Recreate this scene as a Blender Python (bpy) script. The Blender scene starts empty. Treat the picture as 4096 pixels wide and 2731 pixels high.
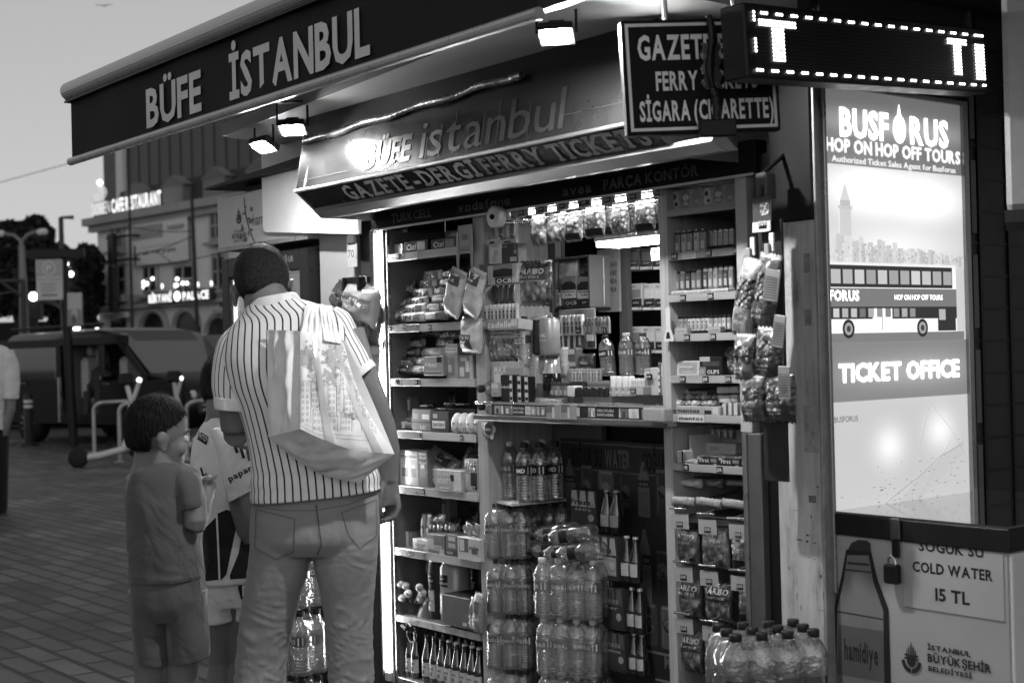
import bpy,bmesh,math,random
from mathutils import Vector,Matrix,noise
SC=bpy.context.scene
COL=SC.collection
R_=math.radians
rnd=random.Random(7)
# camera
F_=5689.0
_p,_r=R_(.35),R_(1.4)
FW=Vector((0,math.cos(_p),math.sin(_p)))
_u=Vector((0,-math.sin(_p),math.cos(_p)))
RT=Vector((1,0,0))*math.cos(_r)-_u*math.sin(_r)
UP=_u*math.cos(_r)+Vector((1,0,0))*math.sin(_r)
CAM=Vector((0,0,1.37))
cam_d=bpy.data.cameras.new('camera')
cam=bpy.data.objects.new('camera',cam_d)
COL.objects.link(cam)
cam_d.sensor_width,cam_d.lens=36,50
cam_d.clip_start,cam_d.clip_end=.05,2000
cam_d.dof.use_dof=True
cam_d.dof.focus_distance=4.35
cam_d.dof.aperture_fstop=4.8
cam.matrix_world=Matrix(((RT.x,UP.x,-FW.x,CAM.x),(RT.y,UP.y,-FW.y,CAM.y),(RT.z,UP.z,-FW.z,CAM.z),(0,0,0,1)))
SC.camera=cam
# dusk sky, black and white like the photograph
SC.world=bpy.data.worlds.new('World')
SC.world.use_nodes=True
nt=SC.world.node_tree
bg=nt.nodes['Background']
sky=nt.nodes.new('ShaderNodeTexSky')
sky.sky_type='NISHITA'
sky.sun_disc=False
sky.sun_elevation=R_(16)
sky.sun_rotation=R_(176)
bw=nt.nodes.new('ShaderNodeRGBToBW')
nt.links.new(sky.outputs[0],bw.inputs[0])
pw=nt.nodes.new('ShaderNodeMath');pw.operation='POWER';pw.inputs[1].default_value=.45
nt.links.new(bw.outputs[0],pw.inputs[0])
nt.links.new(pw.outputs[0],bg.inputs[0])
bg.inputs[1].default_value=.255
sun_d=bpy.data.lights.new('sun','SUN')
sun_d.energy=.07
sun_d.angle=R_(35)
sun=bpy.data.objects.new('sun',sun_d)
sun.rotation_euler=(R_(74),0,R_(4))
COL.objects.link(sun)
SC.view_settings.view_transform='Standard'
SC.view_settings.look='None'
SC.view_settings.gamma=1
SC.view_settings.exposure=0
SC.view_settings.use_curve_mapping=False
try:
 SC.cycles.use_denoising=True
 SC.cycles.max_bounces=8
 SC.cycles.transparent_max_bounces=24
 SC.cycles.caustics_reflective=False
 SC.cycles.caustics_refractive=False
 SC.cycles.sample_clamp_indirect=4
except Exception:
 pass
# where a photo pixel lies in the place
AF=math.atan2(-.7848,.6197)
ES=Vector((math.cos(AF),math.sin(AF),0))
EN=Vector((-math.sin(AF),math.cos(AF),0))
FO=Vector((-.455,5.1,0))
KM=Matrix.Translation(FO)@Matrix.Rotation(AF,4,'Z')
def ray(u,v):return FW+RT*((u-2048)/F_)+UP*((1365.5-v)/F_)
def P(u,v,y):
 d=ray(u,v);return CAM+d*(y/d.y)
def hit(u,v,n):
 d=ray(u,v);t=((FO+EN*n-CAM).dot(EN))/d.dot(EN);q=CAM+d*t-FO
 return q.dot(ES),q.z
def hitS(u,v,s):
 d=ray(u,v);t=((FO+ES*s-CAM).dot(ES))/d.dot(ES);q=CAM+d*t-FO
 return q.dot(EN),q.z
def ground(u,v,z=0):
 d=ray(u,v);return CAM+d*((z-CAM.z)/d.z)
ZR=dict(C=(1500,800,2.24),D=(1500,1400,2.24),E=(1500,2031,2.24),G=(1900,750,2.851),H=(1900,1200,2.851),I=(1900,1700,2.851),J=(1900,2181,2.851),K=(2600,650,2.413),L=(2600,1250,2.24),M=(2500,1950,2.0075),N=(2900,1900,1.887),A=(0,0,1.68),B=(0,800,2.351),Q=(0,1300,2.138),R=(400,900,1.8085),S=(400,1864,1.8085),T=(1000,300,1.3835),U=(2200,0,1.2405),W=(0,0,.57422),V=(3150,300,.9228))
def px(z,x,y):
 a,b,k=ZR[z];return a+x/k,b+y/k
def rect(z,x0,y0,x1,y1,n):
 xm,ym=(x0+x1)/2,(y0+y1)/2
 return(hit(*px(z,x0,ym),n)[0],hit(*px(z,x1,ym),n)[0],hit(*px(z,xm,y1),n)[1],hit(*px(z,xm,y0),n)[1])
# materials (all greys)
_mats={}
def _new(name):
 m=bpy.data.materials.new(name);m.use_nodes=True
 return m,m.node_tree,m.node_tree.nodes['Principled BSDF']
def nd(t,kind,**kw):
 n=t.nodes.new(kind)
 for k,v in kw.items():setattr(n,k,v)
 return n
def G(v,rough=.5,metal=0.,mott=.12,ms=18.,bump=0.,bs=40.,spec=.5,coat=0.):
 k=('G',round(v,3),rough,metal,mott,ms,bump,bs,spec,coat)
 if k in _mats:return _mats[k]
 m,t,b=_new('grey_%d'%len(_mats))
 if v<.08 and coat==0:spec*=.4
 b.inputs['Roughness'].default_value=rough
 b.inputs['Metallic'].default_value=metal
 b.inputs['Specular IOR Level'].default_value=spec
 b.inputs['Coat Weight'].default_value=coat
 b.inputs['Base Color'].default_value=(v,v,v,1)
 tc=nd(t,'ShaderNodeTexCoord')
 if mott>0:
  nz=nd(t,'ShaderNodeTexNoise');nz.inputs['Scale'].default_value=ms;nz.inputs['Detail'].default_value=5;nz.inputs['Roughness'].default_value=.65
  mr=nd(t,'ShaderNodeMapRange');mr.inputs[1].default_value=.25;mr.inputs[2].default_value=.75
  mr.inputs[3].default_value=v*(1-mott);mr.inputs[4].default_value=min(1,v*(1+mott))
  t.links.new(tc.outputs['Object'],nz.inputs['Vector']);t.links.new(nz.outputs[0],mr.inputs[0]);t.links.new(mr.outputs[0],b.inputs['Base Color'])
  m2=nd(t,'ShaderNodeMapRange');m2 .inputs[1].default_value=.25;m2 .inputs[2].default_value=.75
  m2 .inputs[3].default_value=max(.03,rough-.08);m2 .inputs[4].default_value=min(1,rough+.08)
  t.links.new(nz.outputs[0],m2 .inputs[0]);t.links.new(m2 .outputs[0],b.inputs['Roughness'])
 if bump>0:
  n2=nd(t,'ShaderNodeTexNoise');n2 .inputs['Scale'].default_value=bs;n2 .inputs['Detail'].default_value=3
  bp=nd(t,'ShaderNodeBump');bp.inputs['Strength'].default_value=bump;bp.inputs['Distance'].default_value=.01
  t.links.new(tc.outputs['Object'],n2 .inputs['Vector']);t.links.new(n2 .outputs[0],bp.inputs['Height']);t.links.new(bp.outputs[0],b.inputs['Normal'])
 _mats[k]=m
 return m
def EM(s,v=1.):
 k=('E',s,v)
 if k in _mats:return _mats[k]
 m,t,b=_new('lit_%d'%len(_mats))
 b.inputs['Base Color'].default_value=(v,v,v,1)
 b.inputs['Emission Color'].default_value=(1,1,1,1);b.inputs['Emission Strength'].default_value=s
 _mats[k]=m
 return m
def FOIL(v,rough=.28,bump=.5,bs=55.):return G(v,rough,.0,.15,30.,bump,bs,.8,.6)
def CLEAR(tint=.9,gloss=.25,haze=.08,rough=.08,bump=.15,bs=60.,hv=.7,edge=.55):
 k=('C',tint,gloss,haze,rough,bump,bs,hv,edge)
 if k in _mats:return _mats[k]
 m,t,b=_new('clear_%d'%len(_mats))
 out=t.nodes['Material Output'];t.nodes.remove(b)
 tr=nd(t,'ShaderNodeBsdfTransparent');fl=nd(t,'ShaderNodeLayerWeight');fl.inputs[0].default_value=.5
 fr_=nd(t,'ShaderNodeMapRange');fr_.inputs[1].default_value=.25;fr_.inputs[2].default_value=.95;fr_.inputs[3].default_value=tint;fr_.inputs[4].default_value=tint*edge
 t.links.new(fl.outputs['Facing'],fr_.inputs[0]);t.links.new(fr_.outputs[0],tr.inputs[0])
 gl=nd(t,'ShaderNodeBsdfGlossy');gl.inputs['Roughness'].default_value=rough;gl.inputs[0].default_value=(1,1,1,1)
 df=nd(t,'ShaderNodeBsdfDiffuse');df.inputs[0].default_value=(hv,hv,hv,1)
 lw=nd(t,'ShaderNodeLayerWeight');lw.inputs[0].default_value=.35
 mu=nd(t,'ShaderNodeMath',operation='MULTIPLY_ADD');mu.inputs[1].default_value=.55;mu.inputs[2].default_value=gloss*.3
 m1=nd(t,'ShaderNodeMixShader');m2=nd(t,'ShaderNodeMixShader')
 t.links.new(lw.outputs['Facing'],mu.inputs[0])
 m1 .inputs[0].default_value=haze
 t.links.new(tr.outputs[0],m1 .inputs[1]);t.links.new(df.outputs[0],m1 .inputs[2])
 t.links.new(mu.outputs[0],m2 .inputs[0]);t.links.new(m1 .outputs[0],m2 .inputs[1]);t.links.new(gl.outputs[0],m2 .inputs[2])
 t.links.new(m2 .outputs[0],out.inputs[0])
 if bump>0:
  tc=nd(t,'ShaderNodeTexCoord');n2=nd(t,'ShaderNodeTexNoise');n2 .inputs['Scale'].default_value=bs
  bp=nd(t,'ShaderNodeBump');bp.inputs['Strength'].default_value=bump;bp.inputs['Distance'].default_value=.01
  t.links.new(tc.outputs['Object'],n2 .inputs['Vector']);t.links.new(n2 .outputs[0],bp.inputs['Height'])
  t.links.new(bp.outputs[0],gl.inputs['Normal']);t.links.new(bp.outputs[0],lw.inputs['Normal'])
 _mats[k]=m
 return m
def WOOD(v,along='X'):
 k=('W',v,along)
 if k in _mats:return _mats[k]
 m,t,b=_new('wood_%d'%len(_mats))
 tc=nd(t,'ShaderNodeTexCoord');mp=nd(t,'ShaderNodeMapping')
 mp.inputs['Scale'].default_value={'X':(3,60,60),'Z':(60,60,3)}[along]
 nz=nd(t,'ShaderNodeTexNoise');nz.inputs['Scale'].default_value=1.2;nz.inputs['Detail'].default_value=4
 mr=nd(t,'ShaderNodeMapRange');mr.inputs[1].default_value=.3;mr.inputs[2].default_value=.7;mr.inputs[3].default_value=v*.78;mr.inputs[4].default_value=v*1.12
 t.links.new(tc.outputs['Object'],mp.inputs[0]);t.links.new(mp.outputs[0],nz.inputs['Vector']);t.links.new(nz.outputs[0],mr.inputs[0]);t.links.new(mr.outputs[0],b.inputs['Base Color'])
 b.inputs['Roughness'].default_value=.45
 _mats[k]=m
 return m
# mesh builder
_gl={}
def _prep(chars):
 todo=[(c,bd)for c in sorted(set(chars))for bd in(0,1)if c!=' ']
 obs=[]
 for c,bd in todo:
  cu=bpy.data.curves.new('g','FONT');cu.body=c;cu.size=1;cu.resolution_u=2
  cu.offset=.03 if bd else 0
  o=bpy.data.objects.new('g',cu);COL.objects.link(o);obs.append((c,bd,o,cu))
 bpy.context.view_layer.update()
 dg=bpy.context.evaluated_depsgraph_get()
 for c,bd,o,cu in obs:
  me=o.evaluated_get(dg).to_mesh()
  vs=[(v.co.x,v.co.y)for v in me.vertices];fs=[tuple(p.vertices)for p in me.polygons]
  if vs:
   x0=min(v[0]for v in vs);x1=max(v[0]for v in vs)
   _gl[(c,bd)]=([(x-x0,y)for x,y in vs],fs,x1-x0)
  o.evaluated_get(dg).to_mesh_clear()
 for c,bd,o,cu in obs:
  bpy.data.objects.remove(o);bpy.data.curves.remove(cu)
_prep("ABCDEFGHIJKLMNOPQRSTUVWXYZabcdefghijklmnopqrstuvwxyz0123456789-().,;:'&*/?!ÇĞİÖŞÜçğıöşü₺")
SLAB=dict(E='LlTt',F='LlTt',R='LlTtr',T='m',Y='mTR',I='mM',K='lLrR',D='lL',A='lr',B='lL',U='LR',N='lLR')
class MB:
 def __init__(s):
  s.v,s.f,s.k,s.ms,s.sm,s.T,s.uv=[],[],[],[],[],None,None
 def mi(s,mat):
  if mat not in s.ms:s.ms.append(mat)
  return s.ms.index(mat)
 def add(s,vs,fs,mat,sm=False):
  b=len(s.v)
  s.v+=[tuple(s.T@Vector(v))for v in vs]if s.T is not None else[tuple(v)for v in vs]
  k=s.mi(mat)
  for f in fs:
   s.f.append(tuple(i+b for i in f));s.k.append(k);s.sm.append(sm)
  return s
 def box(s,x0,x1,y0,y1,z0,z1,mat,b=0.):
  X,Y,Z=(min(x0,x1),max(x0,x1)),(min(y0,y1),max(y0,y1)),(min(z0,z1),max(z0,z1))
  b=min(b,.45*(X[1]-X[0]),.45*(Y[1]-Y[0]),.45*(Z[1]-Z[0]))
  if b<=0:
   vs=[(X[i],Y[j],Z[k])for i in(0,1)for j in(0,1)for k in(0,1)]
   return s.add(vs,[(0,1,3,2),(4,6,7,5),(0,4,5,1),(2,3,7,6),(0,2,6,4),(1,5,7,3)],mat)
  vs,ix=[],{}
  for i in(0,1):
   for j in(0,1):
    for k in(0,1):
     sx,sy,sz=(1,-1)[i]*b,(1,-1)[j]*b,(1,-1)[k]*b
     for a,q in enumerate(((0,sy,sz),(sx,0,sz),(sx,sy,0))):
      ix[i,j,k,a]=len(vs);vs.append((X[i]+q[0],Y[j]+q[1],Z[k]+q[2]))
  fs=[]
  for i in(0,1):
   fs.append([ix[i,j,k,0]for j,k in((0,0),(0,1),(1,1),(1,0))])
   fs.append([ix[j,i,k,1]for j,k in((0,0),(0,1),(1,1),(1,0))])
   fs.append([ix[j,k,i,2]for j,k in((0,0),(0,1),(1,1),(1,0))])
   for j in(0,1):
    fs.append([ix[i,j,0,0],ix[i,j,1,0],ix[i,j,1,1],ix[i,j,0,1]])
    fs.append([ix[i,0,j,0],ix[i,1,j,0],ix[i,1,j,2],ix[i,0,j,2]])
    fs.append([ix[0,i,j,1],ix[1,i,j,1],ix[1,i,j,2],ix[0,i,j,2]])
    for k in(0,1):fs.append([ix[i,j,k,a]for a in(0,1,2)])
  return s.add(vs,fs,mat)
 def poly(s,pts,mat):return s.add(pts,[tuple(range(len(pts)))],mat)
 def flat(s,x0,x1,z0,z1,y,mat):return s.poly([(x0,y,z0),(x1,y,z0),(x1,y,z1),(x0,y,z1)],mat)
 def prism(s,pts,y0,y1,mat,sm=False):
  n=len(pts)
  vs=[(x,y0,z)for x,z in pts]+[(x,y1,z)for x,z in pts]
  s.add(vs,[tuple(range(n)),tuple(range(2*n-1,n-1,-1))],mat)
  return s.add(vs,[(i,(i+1)%n,n+(i+1)%n,n+i)for i in range(n)],mat,sm)
 def bar(s,pts,x0,x1,mat):
  n=len(pts)
  vs=[(x0,y,z)for y,z in pts]+[(x1,y,z)for y,z in pts]
  return s.add(vs,[tuple(range(n)),tuple(range(2*n-1,n-1,-1))]+[(i,(i+1)%n,n+(i+1)%n,n+i)for i in range(n)],mat)
 def lathe(s,prof,mat,seg=16,c=(0,0,0),sm=True,lo=0.,hi=1.):
  vs,fs=[],[]
  full=hi-lo>.999
  m=seg if full else seg+1
  for r,z in prof:
   for i in range(m):
    a=2*math.pi*(lo+(hi-lo)*i/seg)
    vs.append((c[0]+r*math.cos(a),c[1]+r*math.sin(a),c[2]+z))
  for j in range(len(prof)-1):
   for i in range(seg):
    i2=(i+1)%m
    fs.append((j*m+i,j*m+i2,(j+1)*m+i2,(j+1)*m+i))
  s.add(vs,fs,mat,sm)
  for j,rv in((0,1),(len(prof)-1,0)):
   if full and prof[j][0]>1e-5:
    ring=[vs[j*m+i]for i in range(m)]
    s.add(ring,[tuple(reversed(range(m)))if rv else tuple(range(m))],mat)
  return s
 def tube(s,pts,r,mat,seg=8,cap=True):
  pts=[Vector(p)for p in pts]
  rs=r if isinstance(r,(list,tuple))else[r]*len(pts)
  vs,fs=[],[]
  d0=(pts[1]-pts[0]).normalized()
  x=d0 .orthogonal().normalized()
  for i,p in enumerate(pts):
   d=((pts[min(i+1,len(pts)-1)]-pts[max(i-1,0)])).normalized()
   x=(x-d*x.dot(d));x=x.normalized()if x.length>1e-6 else d.orthogonal().normalized()
   y=d.cross(x)
   for k in range(seg):
    a=2*math.pi*k/seg
    vs.append(p+(x*math.cos(a)+y*math.sin(a))*rs[i])
  n=len(pts)
  fs=[(i*seg+k,i*seg+(k+1)%seg,(i+1)*seg+(k+1)%seg,(i+1)*seg+k)for i in range(n-1)for k in range(seg)]
  s.add(vs,fs,mat,True)
  if cap:s.add(vs[:seg],[tuple(reversed(range(seg)))],mat);s.add(vs[-seg:],[tuple(range(seg))],mat)
  return s
 def grid(s,fn,nu,nv,mat,sm=True,wrap=False):
  m=nu if wrap else nu+1
  vs=[fn(i/nu,j/nv)for j in range(nv+1)for i in range(m)]
  fs=[(j*m+i,j*m+(i+1)%m,(j+1)*m+(i+1)%m,(j+1)*m+i)for j in range(nv)for i in range(nu)]
  return s.add(vs,fs,mat,sm)
 def ball(s,c,r,mat,seg=12,rings=8):
  r=(r,r,r)if isinstance(r,(int,float))else r
  return s.grid(lambda a,b:(c[0]+r[0]*math.sin(math.pi*b)*math.cos(2*math.pi*a),c[1]+r[1]*math.sin(math.pi*b)*math.sin(2*math.pi*a),c[2]-r[2]*math.cos(math.pi*b)),seg,rings,mat,True,True)
 def text(s,t,x,z,h,mat,y=0.,w=None,al='c',bold=0,slab=0,sh=0.,gap=.075):
  k=h/.727
  L,cur=[],0.
  for c in t:
   if c==' ':cur+=.26;continue
   g=_gl.get((c,bold))or _gl[('-',bold)]
   L.append((c,g,cur));cur+=g[2]+gap
  cur=max(.01,cur-gap)
  kx=(w/cur)if w else k
  x0=x-{'c':.5,'l':0,'r':1}[al]*cur*kx
  for c,(vs,fs,gw),p in L:
   s.add([(x0+(p+a)*kx+sh*b*k,y,z+b*k)for a,b in vs],fs,mat)
   if slab:
    for q in SLAB.get(c,''):
     cx={'l':.09,'L':.09,'T':.0,'t':.0,'r':gw-.07,'R':gw-.08,'m':gw/2,'M':gw/2}[q]
     if c=='T' and q=='T':cx=.05
     zz=0 if q in 'lrm' else.727-.085
     hw=.15 if q not in 'Tt' else.05
     s.flat(x0+(p+cx-hw)*kx,x0+(p+cx+hw)*kx,z+zz*k,z+(zz+.085)*k,y-.0004,mat)
    if c in 'TEF':
     for cx in((.03,gw-.03)if c=='T' else(gw-.04,)):
      s.flat(x0+(p+cx-.035)*kx,x0+(p+cx+.035)*kx,z+.54*k,z+.7*k,y-.0004,mat)
  return s
 def build(s,name,parent=None,mw=None,mods=None):
  me=bpy.data.meshes.new(name)
  me.from_pydata(s.v,[],s.f)
  for m in s.ms:me.materials.append(m)
  me.polygons.foreach_set('material_index',s.k)
  me.polygons.foreach_set('use_smooth',s.sm)
  if s.uv:
   ul=me.uv_layers.new(name='uv')
   for l in me.loops:ul.data[l.index].uv=s.uv[l.vertex_index]
  me.update()
  o=bpy.data.objects.new(name,me)
  COL.objects.link(o)
  if parent is not None:o.parent=parent
  if mw is not None:o.matrix_world=mw
  return o
def tag(o,label,cat,group=None,kind=None):
 if kind:o['kind']=kind
 o['label']=label
 if cat:o['category']=cat
 if group:o['group']=group
 return o
def struct(o,label):
 o['kind']='structure';o['label']=label;o['category']=o.name.split('.')[0].replace('_',' ')
 return o
def empty(name,mw):
 o=bpy.data.objects.new(name,None);COL.objects.link(o);o.empty_display_size=.1
 o.matrix_world=mw
 return o
def KT(s,n,z,rz=0.,rx=0.,ry=0.):
 return KM@Matrix.Translation((s,n,z))@Matrix.Rotation(rz,4,'Z')@Matrix.Rotation(ry,4,'Y')@Matrix.Rotation(rx,4,'X')
def thing(name,label,cat,s=0,n=0,z=0,group=None,rz=0.,rx=0.,ry=0.,mw=None):
 return tag(empty(name,mw if mw is not None else KT(s,n,z,rz,rx,ry)),label,cat,group)
def dup(root,mw,label=None,group=None):
 r=root.copy();COL.objects.link(r);r.matrix_world=mw
 if label:r['label']=label
 if group:r['group']=group
 for ch in list(root.children):
  c=ch.copy();COL.objects.link(c);c.parent=r
  for g in list(ch.children):
   d=g.copy();COL.objects.link(d);d.parent=c
 return r
ORD=['first','second','third','fourth','fifth','sixth','seventh','eighth','ninth','tenth','eleventh','twelfth','thirteenth','fourteenth','fifteenth','sixteenth']
def ordl(i,n,what):
 return('leftmost '+what)if i==0 else('rightmost '+what)if i==n-1 else ORD[i]+' '+what+' from the left'
# ground
def paving():
 m,t,b=_new('stone_paving')
 tc=nd(t,'ShaderNodeTexCoord');mp=nd(t,'ShaderNodeMapping');mp.inputs['Rotation'].default_value=(0,0,-AF)
 br=nd(t,'ShaderNodeTexBrick');br.inputs['Scale'].default_value=1;br.inputs['Mortar Size'].default_value=.016;br.inputs['Mortar Smooth'].default_value=.35
 br.inputs['Brick Width'].default_value=.38;br.inputs['Row Height'].default_value=.135;br.inputs['Bias'].default_value=0
 br.inputs['Color1'].default_value=(.03,.03,.03,1);br.inputs['Color2'].default_value=(.125,.125,.125,1);br.inputs['Mortar'].default_value=(.003,.003,.003,1)
 nz=nd(t,'ShaderNodeTexNoise');nz.inputs['Scale'].default_value=1.1;nz.inputs['Detail'].default_value=8
 n3=nd(t,'ShaderNodeTexNoise');n3 .inputs['Scale'].default_value=60;n3 .inputs['Detail'].default_value=4
 mx=nd(t,'ShaderNodeMix',data_type='RGBA',blend_type='MULTIPLY');mx.inputs[0].default_value=.75
 mr=nd(t,'ShaderNodeMapRange');mr.inputs[1].default_value=.3;mr.inputs[2].default_value=.7;mr.inputs[3].default_value=.2;mr.inputs[4].default_value=1.55
 bp=nd(t,'ShaderNodeBump');bp.inputs['Strength'].default_value=.9;bp.inputs['Distance'].default_value=.015;bp.invert=True
 ad=nd(t,'ShaderNodeMath',operation='MULTIPLY_ADD');ad.inputs[1].default_value=.25
 L=t.links.new
 L(tc.outputs['Object'],mp.inputs[0]);L(mp.outputs[0],br.inputs['Vector']);L(tc.outputs['Object'],nz.inputs['Vector']);L(tc.outputs['Object'],n3 .inputs['Vector'])
 L(nz.outputs[0],mr.inputs[0]);L(br.outputs['Color'],mx.inputs[6]);L(mr.outputs[0],mx.inputs[7]);L(mx.outputs[2],b.inputs['Base Color'])
 L(n3 .outputs[0],ad.inputs[0]);L(br.outputs['Fac'],ad.inputs[2]);L(ad.outputs[0],bp.inputs['Height']);L(bp.outputs[0],b.inputs['Normal'])
 b.inputs['Roughness'].default_value=.55
 return m
gm=MB();gm.poly([(-60,-30,0),(90,-30,0),(90,400,0),(-260,400,0)],paving())
struct(gm.build('plaza_paving'),'grey stone block paving of the plaza in running rows')
rm=MB();rm.poly([(-200,25.2,.004),(90,25.2,.004),(90,62,.004),(-200,62,.004)],G(.05,.8,0,.2,2))
struct(rm.build('road'),'dark asphalt road beyond the parked van')
# the kiosk
class KThing:
 def __init__(s,name,label,cat,s0,n0,z0,group=None):
  s.o=thing(name,label,cat,s0,n0,z0,group);s.off=Matrix.Translation((-s0,-n0,-z0))
 def mb(s):
  m=MB();m.T=s.off.copy();return m
 def part(s,m,name,parent=None,label=None):
  o=m.build(name,parent or s.o)
  if label:o['label']=label
  return o
WHITE=G(.72,.45,0,.08,6,.05,8)
PALE=G(.5,.4,0,.12,5)
METAL=G(.45,.35,.8,.12,12)
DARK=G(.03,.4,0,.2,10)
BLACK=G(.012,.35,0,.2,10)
MIDG=G(.22,.45,0,.15,6)
SOFF=G(.42,.6,0,.16,2.5)
k=KThing('kiosk','small street kiosk building with open shop front and dark interior','kiosk',.9,.4,0)
m=k.mb();m.box(-.445,-.2,.0,.3,0,2.05,G(.42,.45,0,.12,4,.08,6),.004);k.part(m,'column')
m=k.mb();m.box(-.2,-.03,.03,.3,0,1.86,G(.07,.35,.3,.2,8),.003);k.part(m,'side_panel')
m=k.mb();m.box(-.03,1.80,-.03,.02,1.812,1.90,G(.02,.5,0,.2,8,0,40,.15),.003)
m.box(-.03,1.80,-.035,-.028,1.806,1.813,METAL)
fh=k.part(m,'header_strip')
m=k.mb();g_=G(.11,.5)
for t_,za,x0,y0,x1,y1,sl in(('TURKCELL','T',782,805,1005,765,0),('vodafone','T',1150,740,1440,690,0),('avea','T',1730,628,1890,600,0),('PARÇA KONTÖR','T',1955,595,2480,520,0)):
 a0=hit(*px(za,x0,y0),-.031)[0];a1=hit(*px(za,x1,y1),-.031)[0]
 m.text(t_,(a0+a1)/2,1.828,.03,g_,-.0312,a1-a0,bold=1)
m.lathe([(.0,0),(.016,0)],g_,14,(0,0,0))
k.part(m,'lettering',fh)
m=k.mb();m.box(-.45,2.0,.0,1.5,2.0,2.3,G(.04,.6),.0);k.part(m,'roof')
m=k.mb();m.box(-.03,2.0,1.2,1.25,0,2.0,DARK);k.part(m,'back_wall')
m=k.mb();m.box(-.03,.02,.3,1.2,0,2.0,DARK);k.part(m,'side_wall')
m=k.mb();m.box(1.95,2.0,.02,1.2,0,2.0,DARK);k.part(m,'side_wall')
m=k.mb();m.box(-.03,1.99,.0,1.2,.02,.14,G(.06,.6),.004);k.part(m,'floor_step')
m=k.mb()
m.add([(x,y,z)for z in(2.19,2.235)for x,y in((-.52,-.36),(1.93,-.62),(1.93,.02),(-.62,.02))],[(3,2,1,0),(4,5,6,7),(0,1,5,4),(1,2,6,5),(2,3,7,6),(3,0,4,7)],SOFF)
m.box(.3,1.93,-.66,-.625,2.17,2.26,G(.08,.4,.4),.003)
k.part(m,'canopy')
m=k.mb();m.box(1.81,1.85,-.02,.3,.0,1.86,BLACK);k.part(m,'gap_shade')  # black filler stands in for the shade in the gap beside the pillar
pl=KThing('corner_pillar','pale weathered marble pillar with scratches and scraps of tape','pillar',1.915,.1,0)
def marble():
 m,t,b=_new('worn_marble')
 tc=nd(t,'ShaderNodeTexCoord');mp=nd(t,'ShaderNodeMapping');mp.inputs['Scale'].default_value=(14,14,2.2)
 nz=nd(t,'ShaderNodeTexNoise');nz.inputs['Scale'].default_value=1.6;nz.inputs['Detail'].default_value=9;nz.inputs['Roughness'].default_value=.7
 cr=nd(t,'ShaderNodeValToRGB');e=cr.color_ramp.elements
 e[0].position=.3;e[0].color=(.16,.16,.16,1);e[1].position=.66;e[1].color=(.6,.6,.6,1)
 q=e.new(.44);q.color=(.42,.42,.42,1)
 t.links.new(tc.outputs['Object'],mp.inputs[0]);t.links.new(mp.outputs[0],nz.inputs['Vector']);t.links.new(nz.outputs[0],cr.inputs[0]);t.links.new(cr.outputs[0],b.inputs['Base Color'])
 b.inputs['Roughness'].default_value=.45
 return m
m=pl.mb();m.box(1.85,1.992,-.03,.3,0,1.675,marble(),.004);pl.part(m,'shaft')
m=pl.mb();sc_=G(.05,.7)
for(x,y,w,h)in((500,262,55,8),(610,445,22,16),(640,450,60,8),(540,480,40,14),(610,490,18,18),(660,505,30,10),(440,405,50,6),(700,1015,66,14),(715,750,14,26),(645,300,8,26),(690,85,20,10),(540,890,6,50),(570,980,6,40),(740,880,6,60),(625,840,4,120),(690,1080,6,220),(480,690,6,20),(672,628,7,12),(625,612,7,10)):
 a=hit(*px('N',x,y),-.0312);b_=hit(*px('N',x+w,y+h),-.0312)
 m.flat(a[0],b_[0],b_[1],a[1],-.0305,sc_)
for(x,y,w,h,v)in((1480,880,120,180,.28),(1300,700,90,620,.45),(1490,1420,110,150,.24)):
 a=hit(*px('K',x,y),-.0312);b_=hit(*px('K',x+w,y+h),-.0312)
 m.flat(a[0],min(b_[0],1.975),b_[1],a[1],-.0307,G(v,.35,0,.3,60))
pl.part(m,'stains')
m=pl.mb();m.box(1.9925,2.0,-.033,.05,0,2.05,G(.3,.4,.2,.3,20),.001);pl.part(m,'edge_strip')
m=pl.mb();m.box(1.845,1.984,-.028,.3,1.676,2.18,G(.02,.45,.1,.3,5,0,40,.2),.004);pl.part(m,'upper_post')
m=pl.mb()
for q,(x0,y0,x1,y1,v)in enumerate(((1385,1250,1500,1690,.36),(1420,1635,1490,1705,.14))):
 a=hit(*px('L',x0-(0 if q else 0),y0-0),-.0312);b_=hit(*px('L',x1,y1-(0 if q else 860)),-.0312)
 m.flat(a[0],b_[0],min(a[1],b_[1]),max(a[1],b_[1]),-.0309,G(v,.3,0,.3,50))
pl.part(m,'tape_scrap')
aw=KThing('awning','long dark awning with round white top tube and shop name on its valance','awning',.55,-.84,2.08)
m=aw.mb()
prof=[(-.842+.036*math.cos(a)*(1.15 if math.cos(a)>0 else 1),2.350+.034*math.sin(a))for a in[i*math.pi/10 for i in range(20)]]
m.bar(prof,-.765,1.93,G(.5,.32,.2,.06,8));aw.part(m,'top_tube')
m=aw.mb();m.bar([(-.872,2.338),(-.86,2.316),(-.83,2.312),(-.82,2.338)],-.762,1.93,G(.25,.3,.5));m.box(-.76,1.925,-.866,-.83,2.306,2.312,BLACK);aw.part(m,'cassette_rail')
m=aw.mb()
m.grid(lambda a,b:(-.745+2.665*a,-.846+.006*math.sin(a*9)*(1-b)+.003*math.sin(a*31),2.098+.212*b),60,4,G(.016,.75,0,.25,5,.05,120))
va=aw.part(m,'valance')
m=aw.mb();LET=G(.62,.7,0,.14,9)
def vtext(t,x0,y0,x1,y1,zb,zt):
 a0=hit(x0,y0,-.852)[0];a1=hit(x1,y1,-.852)[0]
 m.text(t,(a0+a1)/2,zb,zt-zb,LET,-.8535,a1-a0,bold=1,gap=.06)
zb=hit(*px('A',1000,852),-.852)[1];zt=hit(*px('A',990,598),-.852)[1]
vtext('BÜFE',*px('A',985,720),*px('A',1355,640),zb,zt)
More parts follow.
